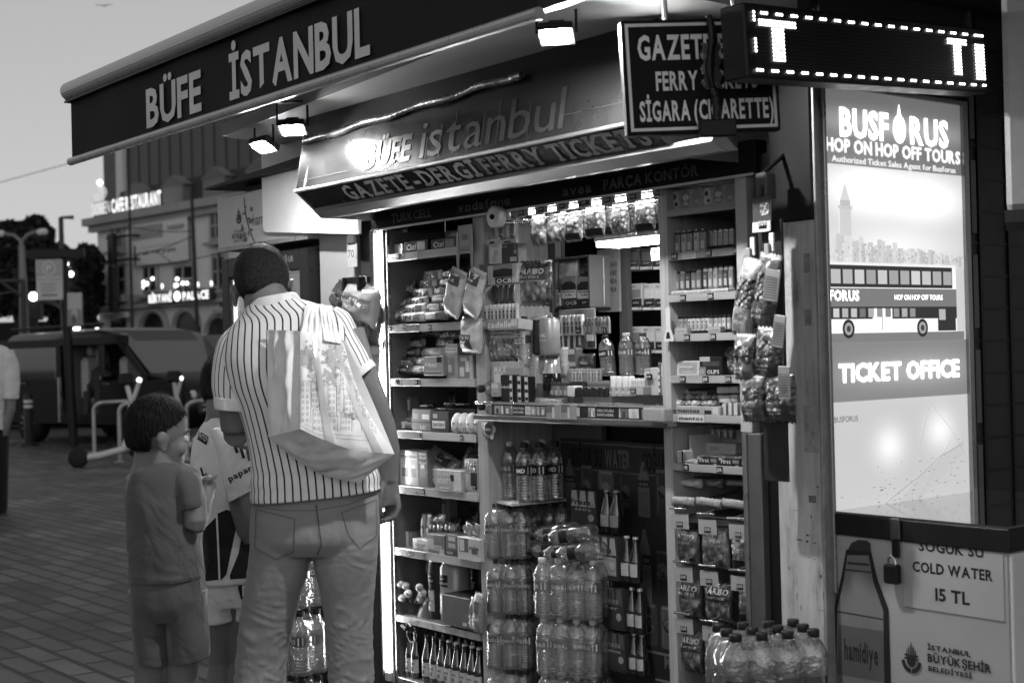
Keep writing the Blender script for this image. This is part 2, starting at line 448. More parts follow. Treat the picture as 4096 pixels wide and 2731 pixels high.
vtext('İSTANBUL',*px('W',527,165),*px('W',850,80),zb+.002,zt+.004)
aw.part(m,'lettering',va)
m=aw.mb();pr=[(-.846+.015*math.cos(a),2.094+.014*math.sin(a))for a in[i*math.pi/6 for i in range(12)]]
m.bar(pr,-.76,1.93,G(.5,.3,.3,.1,9));aw.part(m,'bottom_bar')
m=aw.mb();m.grid(lambda a,b:(-.75+2.67*a,-.84+.85*b,2.375+.16*b),10,4,G(.05,.7));aw.part(m,'fabric_roof')
m=aw.mb()
for s_ in(-.3,1.6):m.tube([(s_,-.83,2.33),(s_+.3,-.42,2.34),(s_,.0,2.36)],.018,METAL)
aw.part(m,'folding_arm')
fs=KThing('fascia_sign','grimy dark fascia sign over the shop front with faded and white lettering','sign',.9,-.2,1.85)
def pan(m,n0,z0,n1,z1,s0,s1,mat,thick=.012,nu=30,bump=0.):
 m.grid(lambda a,b:(s0+(s1-s0)*a,n0+(n1-n0)*b-bump*noise.noise((a*9,b*2,1)),z0+(z1-z0)*b),nu,6,mat)
FA=G(.026,.22,0,.35,4,.12,9,.5,.3)
m=fs.mb();pan(m,-.35,1.931,-.30,2.19,0,1.74,FA,bump=.0012);up=fs.part(m,'upper_panel')
m=fs.mb();f1=G(.06,.35,0,.3,14);f2=G(.06,.35,0,.3,14)
dz=2.19-1.931;TF=Matrix.Rotation(math.atan2(.05,dz)*-1,4,'X')
m.T=fs.off@Matrix.Translation((0,-.3512,1.931))@TF
def flat_s(z_,x,y):return hit(*px(z_,x,y),-.34)
a=flat_s('T',640,530);b_=flat_s('T',890,420)
m.text('BÜFE',(a[0]+b_[0])/2,a[1]-1.931+.005,.085,f1,-.0012,b_[0]-a[0],bold=1,slab=1)
a=flat_s('T',945,470);b_=flat_s('T',1740,290)
m.text('istanbul',(a[0]+b_[0])/2,a[1]-1.931+.004,.125,f2,-.0012,b_[0]-a[0])
for i in range(8):m.flat(a[0]+.03+i*.07,a[0]+.034+i*.07,.02,.09+.03*(i%3),-.0014,f2)
m.flat(.02,.33,.035,.037,-.0012,f2);m.flat(1.4,1.73,.06,.062,-.0012,f2)
m.prism([(.05,.03),(.066,.03),(.062,.085)],-.0012,-.0006,G(.4,.3));m.prism([(.05,.03),(.066,.03),(.056,.0)],-.0012,-.0006,G(.4,.3))
fs.part(m,'faded_lettering',up)
m=fs.mb();pan(m,-.28,1.872,-.35,1.931,0.012,1.74,G(.022,.25,0,.3,5));lo_=fs.part(m,'lower_panel')
m=fs.mb();m.box(0,1.745,-.358,-.346,1.926,1.937,METAL,.002);fs.part(m,'ridge_trim')
m=fs.mb();m.bar([(-.285,1.876),(-.292,1.862),(-.25,1.842),(-.2,1.846),(-.24,1.876)],0.02,1.9,G(.32,.35,.6,.15,6));fs.part(m,'bottom_rail')
m=fs.mb();m.T=fs.off@Matrix.Translation((0,-.28,1.872))@Matrix.Rotation(math.atan2(.07,.059),4,'X')
L1,L2,LE=G(.55,.35,0,.15,20),G(.22,.35,0,.15,20),G(.3,.35)
hh=math.hypot(.07,.059)
def ft(t,x0,y0,x1,y1,mat,e=True):
 a0=hit(*px('T',x0,y0),-.315)[0];a1=hit(*px('T',x1,y1),-.315)[0]
 m.text(t,(a0+a1)/2,.0165,.0655,mat,-.003,a1-a0,bold=1,slab=1,gap=.13)
ft('GAZETE',530,660,880,640,L1);ft('-',902,620,935,615,L1);ft('DERGİ',952,585,1262,540,L1)
ft('FERRY',1292,530,1625,480,L2);ft('TICKETS',1668,440,2205,380,L2)
fs.part(m,'lettering',lo_)
m=fs.mb()
for s_ in(0.,1.745):m.prism([(0,0)],0,0,DARK)if 0 else m.bar([(-.35,1.931),(-.28,1.872),(-.25,1.845),(-.02,1.845),(-.02,2.19),(-.30,2.19)],s_-.006,s_,G(.3,.25,.3,.2,9,.1,14))
fs.part(m,'end_cap')
m=fs.mb()
pts=[]
for i in range(28):
 q=i/27;pts.append((.02+1.2*q,-.325+.002*math.sin(i*1.3),2.10+.004*math.sin(i*.9)+.035*q))
m.tube(pts,[.010+.003*abs(math.sin(i*2.7))for i in range(28)],G(.12,.3,.3,.4,60,.6,70),8);fs.part(m,'taped_conduit')
wb=KThing('white_board','plain white board with rounded corner lit at the end of the sign','board',-.41,-.05,1.8)
m=wb.mb()
o=[(-.766,2.205),(-.766,1.89),(-.76,1.87),(-.745,1.862),(-.06,1.80),(-.06,2.205)]
m.prism(o,-.065,-.05,G(.82,.45,0,.06,6));wb.part(m,'panel')
m=wb.mb();m.tube([(-.155,-.08,1.97+.012*math.cos(i*.7))if 0 else(-.2+.012*math.sin(i*.75),-.072,1.99+.012*math.cos(i*.75))for i in range(8)],.003,METAL);wb.part(m,'hook')
def floodlight(label,s,n,z,rz,rx,power,size=.12,grp='floodlights under the canopy'):
 o=thing('floodlight',label,'floodlight',s,n,z,grp,rz)
 T=Matrix.Rotation(rx,4,'X')
 w,h=size/2,size*.38
 m=MB();m.T=T
 m.box(-w,w,-.004,.012,-h,h,G(.03,.35,.3),.004);m.box(-w*.5,w*.5,.012,.03,-h*.5,h*.5,G(.03,.4,.3),.004)
 m.box(-w,w,-.012,-.0041,h-.006,h,BLACK);m.box(-w,w,-.012,-.0041,-h,-h+.006,BLACK)
 m.box(-w,-w+.006,-.0118,-.0042,-h+.0062,h-.0062,BLACK);m.box(w-.006,w,-.0118,-.0042,-h+.0062,h-.0062,BLACK)
 m.build('housing',o)
 m=MB();m.T=T;m.box(-w+.012,w-.012,-.020,-.005,-h+.012,h-.012,EM(power),.004);m.build('lens',o)
 m=MB()
 m.tube([(-w-.006,0,0),(-w-.006,.0,.085)],.004,BLACK,6);m.tube([(w+.006,0,0),(w+.006,.0,.085)],.004,BLACK,6)
 m.box(-w-.01,w+.01,-.01,.01,.08,.086,BLACK);m.build('bracket',o)
 return o
FL=1000
floodlight('small lit floodlight hung under the canopy left end, tilted down',.18,-.46,2.12,R_(46),R_(66),1000,.09)
floodlight('lit floodlight facing out beside the white board',-.235,-.34,2.125,R_(8),R_(64),900,.098)
floodlight('lit floodlight under the canopy left of the hanging sign',1.66,-.57,2.135,R_(42),R_(64),2600,.085)
floodlight('lit floodlight half hidden behind the hanging sign',1.74,-.32,2.09,R_(38),R_(20),60,.09)
sy=3.17
TLp,TRp,BLp=P(1425*1.7415,48*1.7415,sy-.03),P(1778*1.7415,40*1.7415,sy+.03),P(1442*1.7415,312*1.7415,sy-.03)
X_=(TRp-TLp);wS=X_.length;X_.normalize();Z_=(TLp-BLp);hS=Z_.length;Z_=(Z_-X_*Z_.dot(X_)).normalized();Y_=Z_.cross(X_)
MS=Matrix(((X_.x,Y_.x,Z_.x,BLp.x),(X_.y,Y_.y,Z_.y,BLp.y),(X_.z,Y_.z,Z_.z,BLp.z),(0,0,0,1)))
hs=thing('hanging_sign','black sign board with white border and three lines of ticket lettering','sign',mw=MS)
m=MB();m.box(0,wS,0,.03,0,hS,G(.014,.5,0,.3,8,.05,6,.12),.003);hb=m.build('board',hs)
m=MB();bt=.007;e_=.008;BRD=G(.65,.5,0,.2,14)
m.flat(e_,wS-e_,e_,e_+bt,-.001,BRD);m.flat(e_,wS-e_,hS-e_-bt,hS-e_,-.001,BRD)
m.flat(e_,e_+bt,e_+bt,hS-e_-bt,-.001,BRD);m.flat(wS-e_-bt,wS-e_,e_+bt,hS-e_-bt,-.001,BRD)
m.build('border',hs)
m=MB();LW=G(.72,.5,0,.2,14)
m.text('GAZETE BAYİ',.034,hS*.655,hS*.215,LW,-.0012,wS*1.0-.06,al='l',bold=1)
m.text('FERRY TICKETS',wS*.2,hS*.385,hS*.165,LW,-.0012,wS*.66,al='l',bold=1)
m.text('SİGARA (CIGARETTE)',wS*.085,hS*.12,hS*.175,LW,-.0012,wS*.87,al='l',bold=1)
m.build('lettering',hs)
m=MB();tp=G(.02,.15,0,.4,40,.6,50)
pts=[(wS*.56+.006*math.sin(i*1.1),-.010,hS*(1.02-i*.115))for i in range(10)]
m.tube(pts,[.007+.004*abs(math.sin(i*1.9))for i in range(10)],tp,8);m.build('taped_cable',hs)
m=MB();m.box(wS*.45,wS*.69,-.02,-.003,-.012,.028,BLACK,.004);m.build('cable_clamp',hs)
m=MB()
m.grid(lambda a,b:(wS*(.5+.12*a)+.004*math.sin(b*20),-.004-.004*abs(math.sin(a*5+b*11)),hS*(.78-.4*b)),4,16,G(.1,.12,0,.5,40,.6,40));m.build('tape_patch',hs)
m=MB();m.tube([(wS*.3,.015,hS),(wS*.3,.015,hS+.05)],.006,METAL);m.tube([(wS*.75,.015,hS),(wS*.75,.015,hS+.05)],.006,METAL);m.box(wS*.2,wS*.95,.005,.025,hS+.05,hS+.062,BLACK);m.build('bracket',hs)
n0,zt0=hitS(3010,42,2.25);n1,zt1=hitS(3948,142,2.25);zb1=hitS(3948,362,2.25)[1];zb0=hitS(3025,290,2.25)[1]
Lk=n1-n0;rise=math.atan2(zt1-zt0,Lk);Hk=((zt0-zb0)+(zt1-zb1))/2
MT=KM@Matrix.Translation((2.25,n0,zb0))@Matrix.Rotation(R_(90),4,'Z')@Matrix.Rotation(-rise,4,'Y')
tk=thing('led_ticker','black dot matrix display with lit scrolling letters and dashed border','display',mw=MT)
m=MB();m.box(-.02,Lk+.01,.001,.07,-.012,Hk+.012,G(.012,.4,.2),.004);m.build('case',tk)
def ledmat():return EM(7.)
m=MB();dp=Hk/16.5;on=ledmat();off=G(.03,.4)
ncol=int(Lk/dp)-1
def dot(c,r,mat):
 x,z=(c+.5)*dp+.004,(r+.55)*dp
 m.add([(x+.44*dp*math.cos(a),-.0005-.002*(mat is on),z+.4*dp*math.sin(a))for a in[i*math.pi/3 for i in range(6)]],[(0,1,2,3,4,5)],mat)
lit=set()
i=0
while i<ncol:
 if i%6<3:lit.add((i+3 if i+3<ncol else i,15));lit.add((i,0))
 i+=1
for r in(14,15,13):lit.add((0,r))
for r in(5,6,7,8):lit.add((0,r))
def big(c0,w,st):
 for c in range(c0,c0+w):lit.add((c,13));lit.add((c,12))
 for c in range(c0+(w-st)//2,c0+(w-st)//2+st):
  for r in range(3,13):lit.add((c,r))
big(2,15,5)
xT=int((hitS(*px('U',1985,230),2.25)[0]-n0)/Lk*ncol);xe=ncol
big(xT,10,4)
for c in range(ncol-5,ncol):
 for r in range(2,13):lit.add((c,r))
for c in range(ncol):
 for r in range(16):
  if(c,r)in lit:dot(c,r,on)
m.build('lit_dots',tk)
m=MB()
for c in range(ncol):
 for r in range(16):
  if(c,r)not in lit:dot(c,r,off)
m.build('unlit_dots',tk)
MLs=2.0
lb=[hitS(*q,MLs)for q in((3300,345),(3848,408),(3322,2120),(3872,2160))]
nL0=(lb[0][0]+lb[2][0])/2;nL1=(lb[1][0]+lb[3][0])/2;zL1=lb[0][1];zL0=.80;wL=nL1-nL0;hL=zL1-zL0
ML=KM@Matrix.Translation((MLs,nL0,zL0))@Matrix.Rotation(R_(90),4,'Z')
lx=thing('light_box','tall bright light box poster for bus tours with bus picture and map','light box',mw=ML)
m=MB();m.box(-.012,wL+.012,.004,.10,-.05,hL+.012,G(.15,.3,.5),.003);m.build('case',lx)
m=MB()
for a in((-.012,.0,-.05,hL+.012),(wL,wL+.022,-.05,hL+.012)):m.box(a[0],a[1],-.012,.003,a[2],a[3],G(.3,.3,.5),.002)
m.box(.0,wL,-.012,.003,hL,hL+.012,G(.3,.3,.5),.002);m.build('frame',lx)
def lightface(base,tubes,name):
 mt,t,b=_new(name)
 tc=nd(t,'ShaderNodeTexCoord');sp=nd(t,'ShaderNodeSeparateXYZ');t.links.new(tc.outputs['Object'],sp.inputs[0])
 acc=None
 for(cx,cz,sx,sz,am)in tubes:
  a=nd(t,'ShaderNodeMath',operation='SUBTRACT');a.inputs[1].default_value=cx;t.links.new(sp.outputs['X'],a.inputs[0])
  a2=nd(t,'ShaderNodeMath',operation='DIVIDE');a2 .inputs[1].default_value=sx;t.links.new(a.outputs[0],a2 .inputs[0])
  a3=nd(t,'ShaderNodeMath',operation='POWER');a3 .inputs[1].default_value=2;t.links.new(a2 .outputs[0],a3 .inputs[0])
  c=nd(t,'ShaderNodeMath',operation='SUBTRACT');c.inputs[1].default_value=cz;t.links.new(sp.outputs['Z'],c.inputs[0])
  c2=nd(t,'ShaderNodeMath',operation='DIVIDE');c2 .inputs[1].default_value=sz;t.links.new(c.outputs[0],c2 .inputs[0])
  c3=nd(t,'ShaderNodeMath',operation='POWER');c3 .inputs[1].default_value=2;t.links.new(c2 .outputs[0],c3 .inputs[0])
  s1=nd(t,'ShaderNodeMath',operation='ADD');t.links.new(a3 .outputs[0],s1 .inputs[0]);t.links.new(c3 .outputs[0],s1 .inputs[1])
  s2=nd(t,'ShaderNodeMath',operation='MULTIPLY');s2 .inputs[1].default_value=-1;t.links.new(s1 .outputs[0],s2 .inputs[0])
  s3=nd(t,'ShaderNodeMath',operation='EXPONENT');t.links.new(s2 .outputs[0],s3 .inputs[0])
  s4=nd(t,'ShaderNodeMath',operation='MULTIPLY');s4 .inputs[1].default_value=am;t.links.new(s3 .outputs[0],s4 .inputs[0])
  if acc is None:acc=s4
  else:
   s5=nd(t,'ShaderNodeMath',operation='ADD');t.links.new(acc.outputs[0],s5 .inputs[0]);t.links.new(s4 .outputs[0],s5 .inputs[1]);acc=s5
 e=nd(t,'ShaderNodeMath',operation='ADD');e.inputs[1].default_value=1;t.links.new(acc.outputs[0],e.inputs[0])
 e2=nd(t,'ShaderNodeMath',operation='MULTIPLY');e2 .inputs[1].default_value=base;t.links.new(e.outputs[0],e2 .inputs[0])
 b.inputs['Base Color'].default_value=(.5,.5,.5,1);b.inputs['Roughness'].default_value=.25
 b.inputs['Emission Color'].default_value=(1,1,1,1);t.links.new(e2 .outputs[0],b.inputs['Emission Strength'])
 return mt
def zf(v,u=3330):
 return hitS(u,v,MLs)[1]-zL0
zTop,zA,zB,zC,zD=hL,zf(655),zf(1370),zf(1610),0
TUB=[(wL*.3,hL-.08,.2,.03,1.6),(wL*.72,hL-.085,.2,.03,1.5),(wL*.28,zA-.06,.16,.06,1.2),(wL*.72,zA-.07,.16,.06,1.2),(wL*.5,zA-.2,.25,.05,.6),(wL*.4,zC+.07,.2,.04,.9),(wL*.75,zC+.075,.16,.045,1.),(wL*.4,zC-.12,.06,.05,.8),(wL*.78,zC-.09,.06,.05,.8),(wL*.3,zC-.35,.14,.06,.5),(wL*.7,zC-.36,.14,.06,.5)]
m=MB();m.flat(0,wL,zA,hL,-.001,lightface(.13,TUB,'lit_grey_print'));m.build('banner_print',lx);m=MB();m.flat(0,wL,zC,zB,-.001,lightface(.14,TUB,'lit_grey_print2'));m.build('banner_print',lx)
m=MB();m.flat(0,wL,zB,zA,-.001,lightface(.55,TUB,'lit_sky_print'));m.flat(0,wL,0,zC,-.001,lightface(.5,TUB,'lit_map_print'));m.build('picture_print',lx)
LTX=EM(3.)
m=MB()
m.text('BUSF',wL*.11,hL-.118,.072,LTX,-.0025,wL*.34,al='l',bold=1);m.text('RUS',wL*.61,hL-.118,.072,LTX,-.0025,wL*.29,al='l',bold=1)
m.add([(wL*.53+.026*math.cos(a),-.0025,hL-.085+.037*math.sin(a))for a in[i*math.pi/9 for i in range(18)]],[tuple(range(18))],LTX)
m.prism([(wL*.515,hL-.055),(wL*.545,hL-.055),(wL*.53,hL-.02)],-.0026,-.0022,LTX)
m.text('HOP ON HOP OFF TOURS',wL*.5,hL-.160,.034,EM(1.1),-.0025,wL*.98,bold=1)
m.text('Authorized Ticket Sales Agent for Busforus',wL*.5,hL-.186,.016,EM(1.),-.0025,wL*.9)
m.text('TICKET OFFICE',wL*.5,zC+.05,.046,LTX,-.0025,wL*.88,bold=1)
m.text('BUSFORUS',wL*.1,zC-.05,.015,G(.25),-.0025,wL*.16)
m.build('lettering',lx)
m=MB();gr=lambda v:EM(v,v*.5)
def q(x0,x1,z0,z1,v,y=-.002):m.flat(wL*x0,wL*x1,zB+(zA-zB)*z0,zB+(zA-zB)*z1,y,gr(v))
rnd.seed(5)
for i in range(46):
 x=i/46;h=.6-.12*x+rnd.uniform(-.02,.03);q(x,x+.035,.44,h,rnd.choice([.5,.56,.62,.66,.7]),-.0012-.00001*i)
for i in range(120):
 x=rnd.random()*.96;z=.46+rnd.random()*(.11-.08*x);q(x,x+.008,z,z+.012,rnd.choice([.36,.42,.8]),-.0018)
q(.09,.17,.6,.75,.6);q(.08,.18,.75,.77,.55);q(.095,.165,.77,.80,.5)
m.prism([(wL*.095,zB+(zA-zB)*.8),(wL*.165,zB+(zA-zB)*.8),(wL*.13,zB+(zA-zB)*.9)],-.0022,-.002,gr(.66))
q(0,.985,0,.05,.2,-.0021)
q(.0,.93,.05,.43,.95,-.0023)
q(0,.9,.31,.44,.03,-.0026);q(0,.93,.435,.45,.85,-.0027);q(0,.93,.2,.305,.19,-.0026);q(0,.93,.13,.2,.03,-.0026)
for i in range(11):q(.02+i*.081,.085+i*.081,.33,.41,.34+.3*rnd.random(),-.0029)
for i in range(10):q(.03+i*.06,.07+i*.06,.14,.19,.1+.5*rnd.random(),-.0029)
q(.78,.92,.055,.195,.03,-.0028);q(.79,.84,.12,.185,.45,-.0029)
q(.3,.44,.065,.19,1.1,-.0028);q(.365,.37,.065,.19,.2,-.003)
for x in(.13,.66):
 cx,cz=wL*x,zB+(zA-zB)*.075
 for rr,v,yy in((.024,.02,-.0032),(.016,.35,-.0034),(.008,.05,-.0036)):
  m.add([(cx+rr*math.cos(a),yy,cz+rr*math.sin(a))for a in[i*math.pi/10 for i in range(20)]],[tuple(range(20))],gr(v))
m.text('FORUS',wL*.0+.005,zB+(zA-zB)*.235,.026,LTX,-.003,wL*.2,al='l',bold=1)
m.text('HOP ON HOP OFF TOURS',wL*.46,zB+(zA-zB)*.24,.014,LTX,-.003,wL*.36,al='l')
m.build('bus_picture',lx)
m=MB()
for i in range(120):
 x=.02+.94*rnd.random();c=.16+.55*(x-.1);z=zC*(.16+.6*abs(rnd.gauss(c,.17)))
 if z<zC-.09:w=rnd.uniform(.003,.014);m.flat(wL*x,wL*x+w,z,z+rnd.uniform(.0012,.003),-.002-.00001*i,EM(rnd.choice([.2,.28,.36]),.2))
def line(a,b,w,v,y=-.0022):
 a,b=Vector(a),Vector(b);d=(b-a).normalized()*w;p=Vector((-d.y,d.x))
 m.poly([(r_.x,y,r_.y)for r_ in(a-p,b-p,b+p,a+p)],EM(v,.3))
pm=[(.02,.08),(.2,.2),(.32,.34),(.45,.42),(.6,.5),(.78,.62),(.95,.68)]
for a,b in zip(pm,pm[1:]):line((a[0]*wL,a[1]*zC),(b[0]*wL,b[1]*zC),.0012,.3)
for a,b in(((.7,.95),(.62,.7)),((.7,.97),(.86,.78)),((.86,.78),(.97,.6)),((.55,.3),(.86,.72))):line((a[0]*wL,a[1]*zC),(b[0]*wL,b[1]*zC),.0009,.36)
m.poly([(x*wL,-.0014,z*zC)for x,z in((.25,.0),(.4,.0),(.62,.36),(.96,.62),(.97,.72),(.6,.5),(.34,.26))],EM(.5,.4))
m.poly([(x*wL,-.0015,z*zC)for x,z in((0,.2),(.1,.16),(.22,.0),(.3,.0),(.1,.24),(0,.4))],EM(.5,.4))
m.build('map_marks',lx)
cb=KThing('water_cooler_counter','pale cooler counter with dark rim, bottle picture and cold water price','cooler',2.18,0,0)
CP=G(.38,.4,0,.1,4)
m=cb.mb();m.box(2.003,2.487,.0,.66,0,.895,CP,.004);cb.part(m,'cabinet')
m=cb.mb();m.box(2.003,2.493,-.006,.67,.896,.948,G(.018,.35,.1,.2,9),.003);cb.part(m,'lid_rim')
m=cb.mb();m.box(2.004,2.488,-.002,.662,.9485,.953,G(.55,.07,1.,0));cb.part(m,'glossy_top')
def cz(x,y):return hit(*px('N',x,y),-.001)
m=cb.mb()
a,b_=cz(1350,460),cz(2110,1090)
a=hit(*px('N',1353,990),-.001);c_=hit(*px('N',2112,1098),-.001)
m.flat(a[0],c_[0],(a[1]+c_[1])/2,.893,-.0015,G(.43,.5,0,.06,6));m.flat(a[0],c_[0],(a[1]+c_[1])/2-.002,(a[1]+c_[1])/2,-.0017,G(.15));pn=cb.part(m,'price_notice')
TX=G(.03,.5)
m=cb.mb()
def ct(t,x0,y0,x1,y1,h,mat=TX,bold=1):
 p0,p1=cz(x0,y0),cz(x1,y1)
 m.text(t,(p0[0]+p1[0])/2,(p0[1]+p1[1])/2,h,mat,-.0022,p1[0]-p0[0],bold=bold)
ct('SOGUK SU',1465,566,1955,619,.0235,bold=1);ct('COLD WATER',1418,720,2025,798,.0245,bold=1);ct('15 TL',1590,940,1850,978,.029,bold=1)
ct('İSTANBUL',1530,1312,1858,1368,.012);ct('BÜYÜKŞEHİR',1532,1405,2012,1488,.0195);ct('BELEDİYESİ',1538,1472,1865,1530,.0115)
cb.part(m,'lettering')
def emblem(m,cx,cz_,r,y,mat):
 for sx in(-1,1):
  ring=[(cx+sx*(r*math.cos(a)*.95),y,cz_-r*.1-r*math.sin(a))for a in[i*math.pi/2/8 for i in range(9)]]
  inn=[(cx+sx*(r*.62*math.cos(a)),y,cz_-r*.1-r*.62*math.sin(a))for a in[i*math.pi/2/8 for i in range(9)]]
  m.poly([p for p in ring[:-1]]+[(cx+sx*r*.05,y,cz_-r*1.1),(cx+sx*r*.05,y,cz_-r*.75)]+list(reversed(inn[:-1])),mat)
  for i in(1,2):
   x=cx+sx*r*.2*i;m.flat(x-r*.055,x+r*.055,cz_+r*.05,cz_+r*(1.15-.25*i),y,mat);m.prism([(x-r*.055,cz_+r*(1.15-.25*i)),(x+r*.055,cz_+r*(1.15-.25*i)),(x,cz_+r*(1.45-.25*i))],y,y+.0002,mat)
  for j in range(2):m.poly([(cx+sx*r*(.5+.45*math.cos(a)*.5),y-.0001,cz_+r*(.0+j*.28)+r*.16*math.sin(a))for a in[i*math.pi/6 for i in range(7)]],mat)
 m.flat(cx-r*.055,cx+r*.055,cz_+r*.05,cz_+r*1.2,y,mat);m.prism([(cx-r*.055,cz_+r*1.2),(cx+r*.055,cz_+r*1.2),(cx,cz_+r*1.5)],y,y+.0002,mat)
 m.flat(cx-r*.5,cx+r*.5,cz_+r*.25,cz_+r*.32,y-.0003,mat)
 m.add([(cx+r*.42*math.cos(a),y-.0004,cz_-r*.1+r*.5*math.sin(a))for a in[i*math.pi/8 for i in range(16)]],[tuple(range(16))],mat)
m=cb.mb();p_=cz(1408,1390);emblem(m,p_[0],p_[1],.029,-.0022,TX);cb.part(m,'emblem')
m=cb.mb()
def bp_(pts,v,y):m.poly([(cz(*p)[0],y,cz(*p)[1])for p in pts],G(v,.4,0,.15,10))
bp_([(820,1640),(825,1000),(880,760),(915,560),(1100,560),(1150,780),(1235,1010),(1255,1640)],.025,-.0014)
bp_([(840,1640),(850,1010),(900,780),(925,600),(1085,605),(1120,800),(1195,1020),(1205,1640)],.20,-.0017)
bp_([(930,560),(955,510),(1010,485),(1075,492),(1100,515),(1103,580)],.045,-.0020)
bp_([(860,1125),(1200,1175),(1200,1560),(850,1500)],.11,-.0020)
bp_([(925,650),(1088,665),(1088,685),(925,670)],.05,-.0020);bp_([(912,705),(1105,725),(1105,738),(912,718)],.05,-.0020)
bp_([(850,1020),(1195,1080),(1195,1092),(850,1032)],.05,-.0020)
p0,p1=cz(905,1385),cz(1160,1425);m.text('hamidiye',(p0[0]+p1[0])/2,(p0[1]+p1[1])/2,.05,TX,-.0024,p1[0]-p0[0],bold=1)
cb.part(m,'bottle_picture')
m=cb.mb();p0=cz(1300,300);p1=cz(1300,620)
m.box(p0[0]-.012,p0[0]+.014,-.014,-.007,.90,.95,G(.1,.3,.6),.002);m.box(p0[0]-.014,p0[0]+.008,-.01,-.0025,p1[1],.905,G(.02,.3,.4),.003);cb.part(m,'hasp')
m=cb.mb();p1=cz(1298,740);m.box(p1[0]-.02,p1[0]+.02,-.03,-.008,p1[1]-.022,p1[1]+.024,BLACK,.004)
m.tube([(p1[0]+.011*math.cos(a),-.02,p1[1]+.024+.02*math.sin(a))for a in[i*math.pi/8 for i in range(9)]],.003,G(.6,.2,1.));cb.part(m,'padlock')
m=cb.mb();m.box(2.4875,2.497,.0,.66,0,.893,G(.62,.35,0,.1,4),.002);cb.part(m,'side_panel')
ww=KThing('rear_wall','dark tiled wall with metal grid behind the light box','wall',2.0,1.3,0)
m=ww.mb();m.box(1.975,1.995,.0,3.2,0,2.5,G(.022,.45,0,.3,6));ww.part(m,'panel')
m=ww.mb();GRD=G(.012,.4)
for i in range(26):m.box(1.996,2.003,nL1+.03,3.1,.1+i*.09,.108+i*.09,GRD)
for i in range(18):m.box(1.996,2.006,nL1+.07+i*.14,nL1+.082+i*.14,.05,2.4,GRD)
for i in range(9):m.box(1.996,2.012,nL1+.028,nL1+.05,.1+i*.26,.30+i*.26,G(.1,.4))
ww.part(m,'grid')
ev=KThing('overhead_eave','dark underside of the eave above the light box','eave',2.6,.6,2.27)
m=ev.mb();m.box(2.0,4.2,-.62,3.2,2.27,2.33,G(.03,.35,0,.5,3,.1,4),.004);ev.part(m,'soffit')
m=ev.mb();m.box(1.95,4.2,-.66,-.62,2.25,2.42,G(.02,.4),.004);ev.part(m,'edge_board')
ac_p=P(4085,420,3.3);
acm=Matrix.Translation(P(4130,868,3.25))@Matrix.Rotation(R_(-20),4,'Z')
ac=thing('air_conditioner','white outdoor air conditioner unit cut by the right picture edge','air conditioner',mw=acm)
m=MB();m.box(-.055,.6,0,.28,.02,.53,G(.5,.4),.012);m.build('casing',ac)
m=MB()
for r in[.2-i*.016 for i in range(12)]:m.tube([(.2+r*math.cos(a),-.012,.29+r*math.sin(a))for a in[i*math.pi/20 for i in range(41)]],.003,G(.25,.4),5)
m.build('fan_grille',ac)
m=MB();m.box(-.06,.6,-.01,.28,-.01,.018,G(.05));m.build('bracket',ac)
# goods: builders
def NUTS(v0,v1,sc=75.,edge=.35):
 k=('N',v0,v1,sc,edge)
 if k in _mats:return _mats[k]
 m,t,b=_new('nuts_%d'%len(_mats))
 tc=nd(t,'ShaderNodeTexCoord');mp=nd(t,'ShaderNodeMapping');mp.inputs['Scale'].default_value=(1,.4,.8)
 vo=nd(t,'ShaderNodeTexVoronoi');vo.inputs['Scale'].default_value=sc*1.5;vo.feature='F1'
 sp=nd(t,'ShaderNodeSeparateColor')
 mr=nd(t,'ShaderNodeMapRange');mr.inputs[3].default_value=v0;mr.inputs[4].default_value=v1
 ed=nd(t,'ShaderNodeMapRange');ed.inputs[1].default_value=.25;ed.inputs[2].default_value=.62;ed.inputs[3].default_value=1;ed.inputs[4].default_value=edge
 mu=nd(t,'ShaderNodeMath',operation='MULTIPLY');bp=nd(t,'ShaderNodeBump');bp.invert=True;bp.inputs['Strength'].default_value=.9;bp.inputs['Distance'].default_value=.01
 L=t.links.new
 L(tc.outputs['Object'],mp.inputs[0]);L(mp.outputs[0],vo.inputs['Vector']);L(vo.outputs['Color'],sp.inputs[0]);L(sp.outputs[0],mr.inputs[0])
 L(vo.outputs['Distance'],ed.inputs[0]);L(mr.outputs[0],mu.inputs[0]);L(ed.outputs[0],mu.inputs[1]);L(mu.outputs[0],b.inputs['Base Color'])
 L(vo.outputs['Distance'],bp.inputs['Height']);L(bp.outputs[0],b.inputs['Normal'])
 b.inputs['Roughness'].default_value=.3;b.inputs['Coat Weight'].default_value=.5;b.inputs['Coat Roughness'].default_value=.15
 _mats[k]=m
 return m
def RX(z,x0,y0,x1,y1,n,zb=None):
 s0,s1,z0,z1=rect(z,x0,y0,x1,y1,n)
 if zb is not None:z0=zb
 return(s0+s1)/2,z0,s1-s0,max(.01,z1-z0)
def BG(r,a=1.2,b=1.4):return r[0],r[1],r[2]*a,r[3]*b
def wrapv(m,i0,fn):
 for i in range(i0,len(m.v)):
  m.v[i]=fn(*m.v[i])
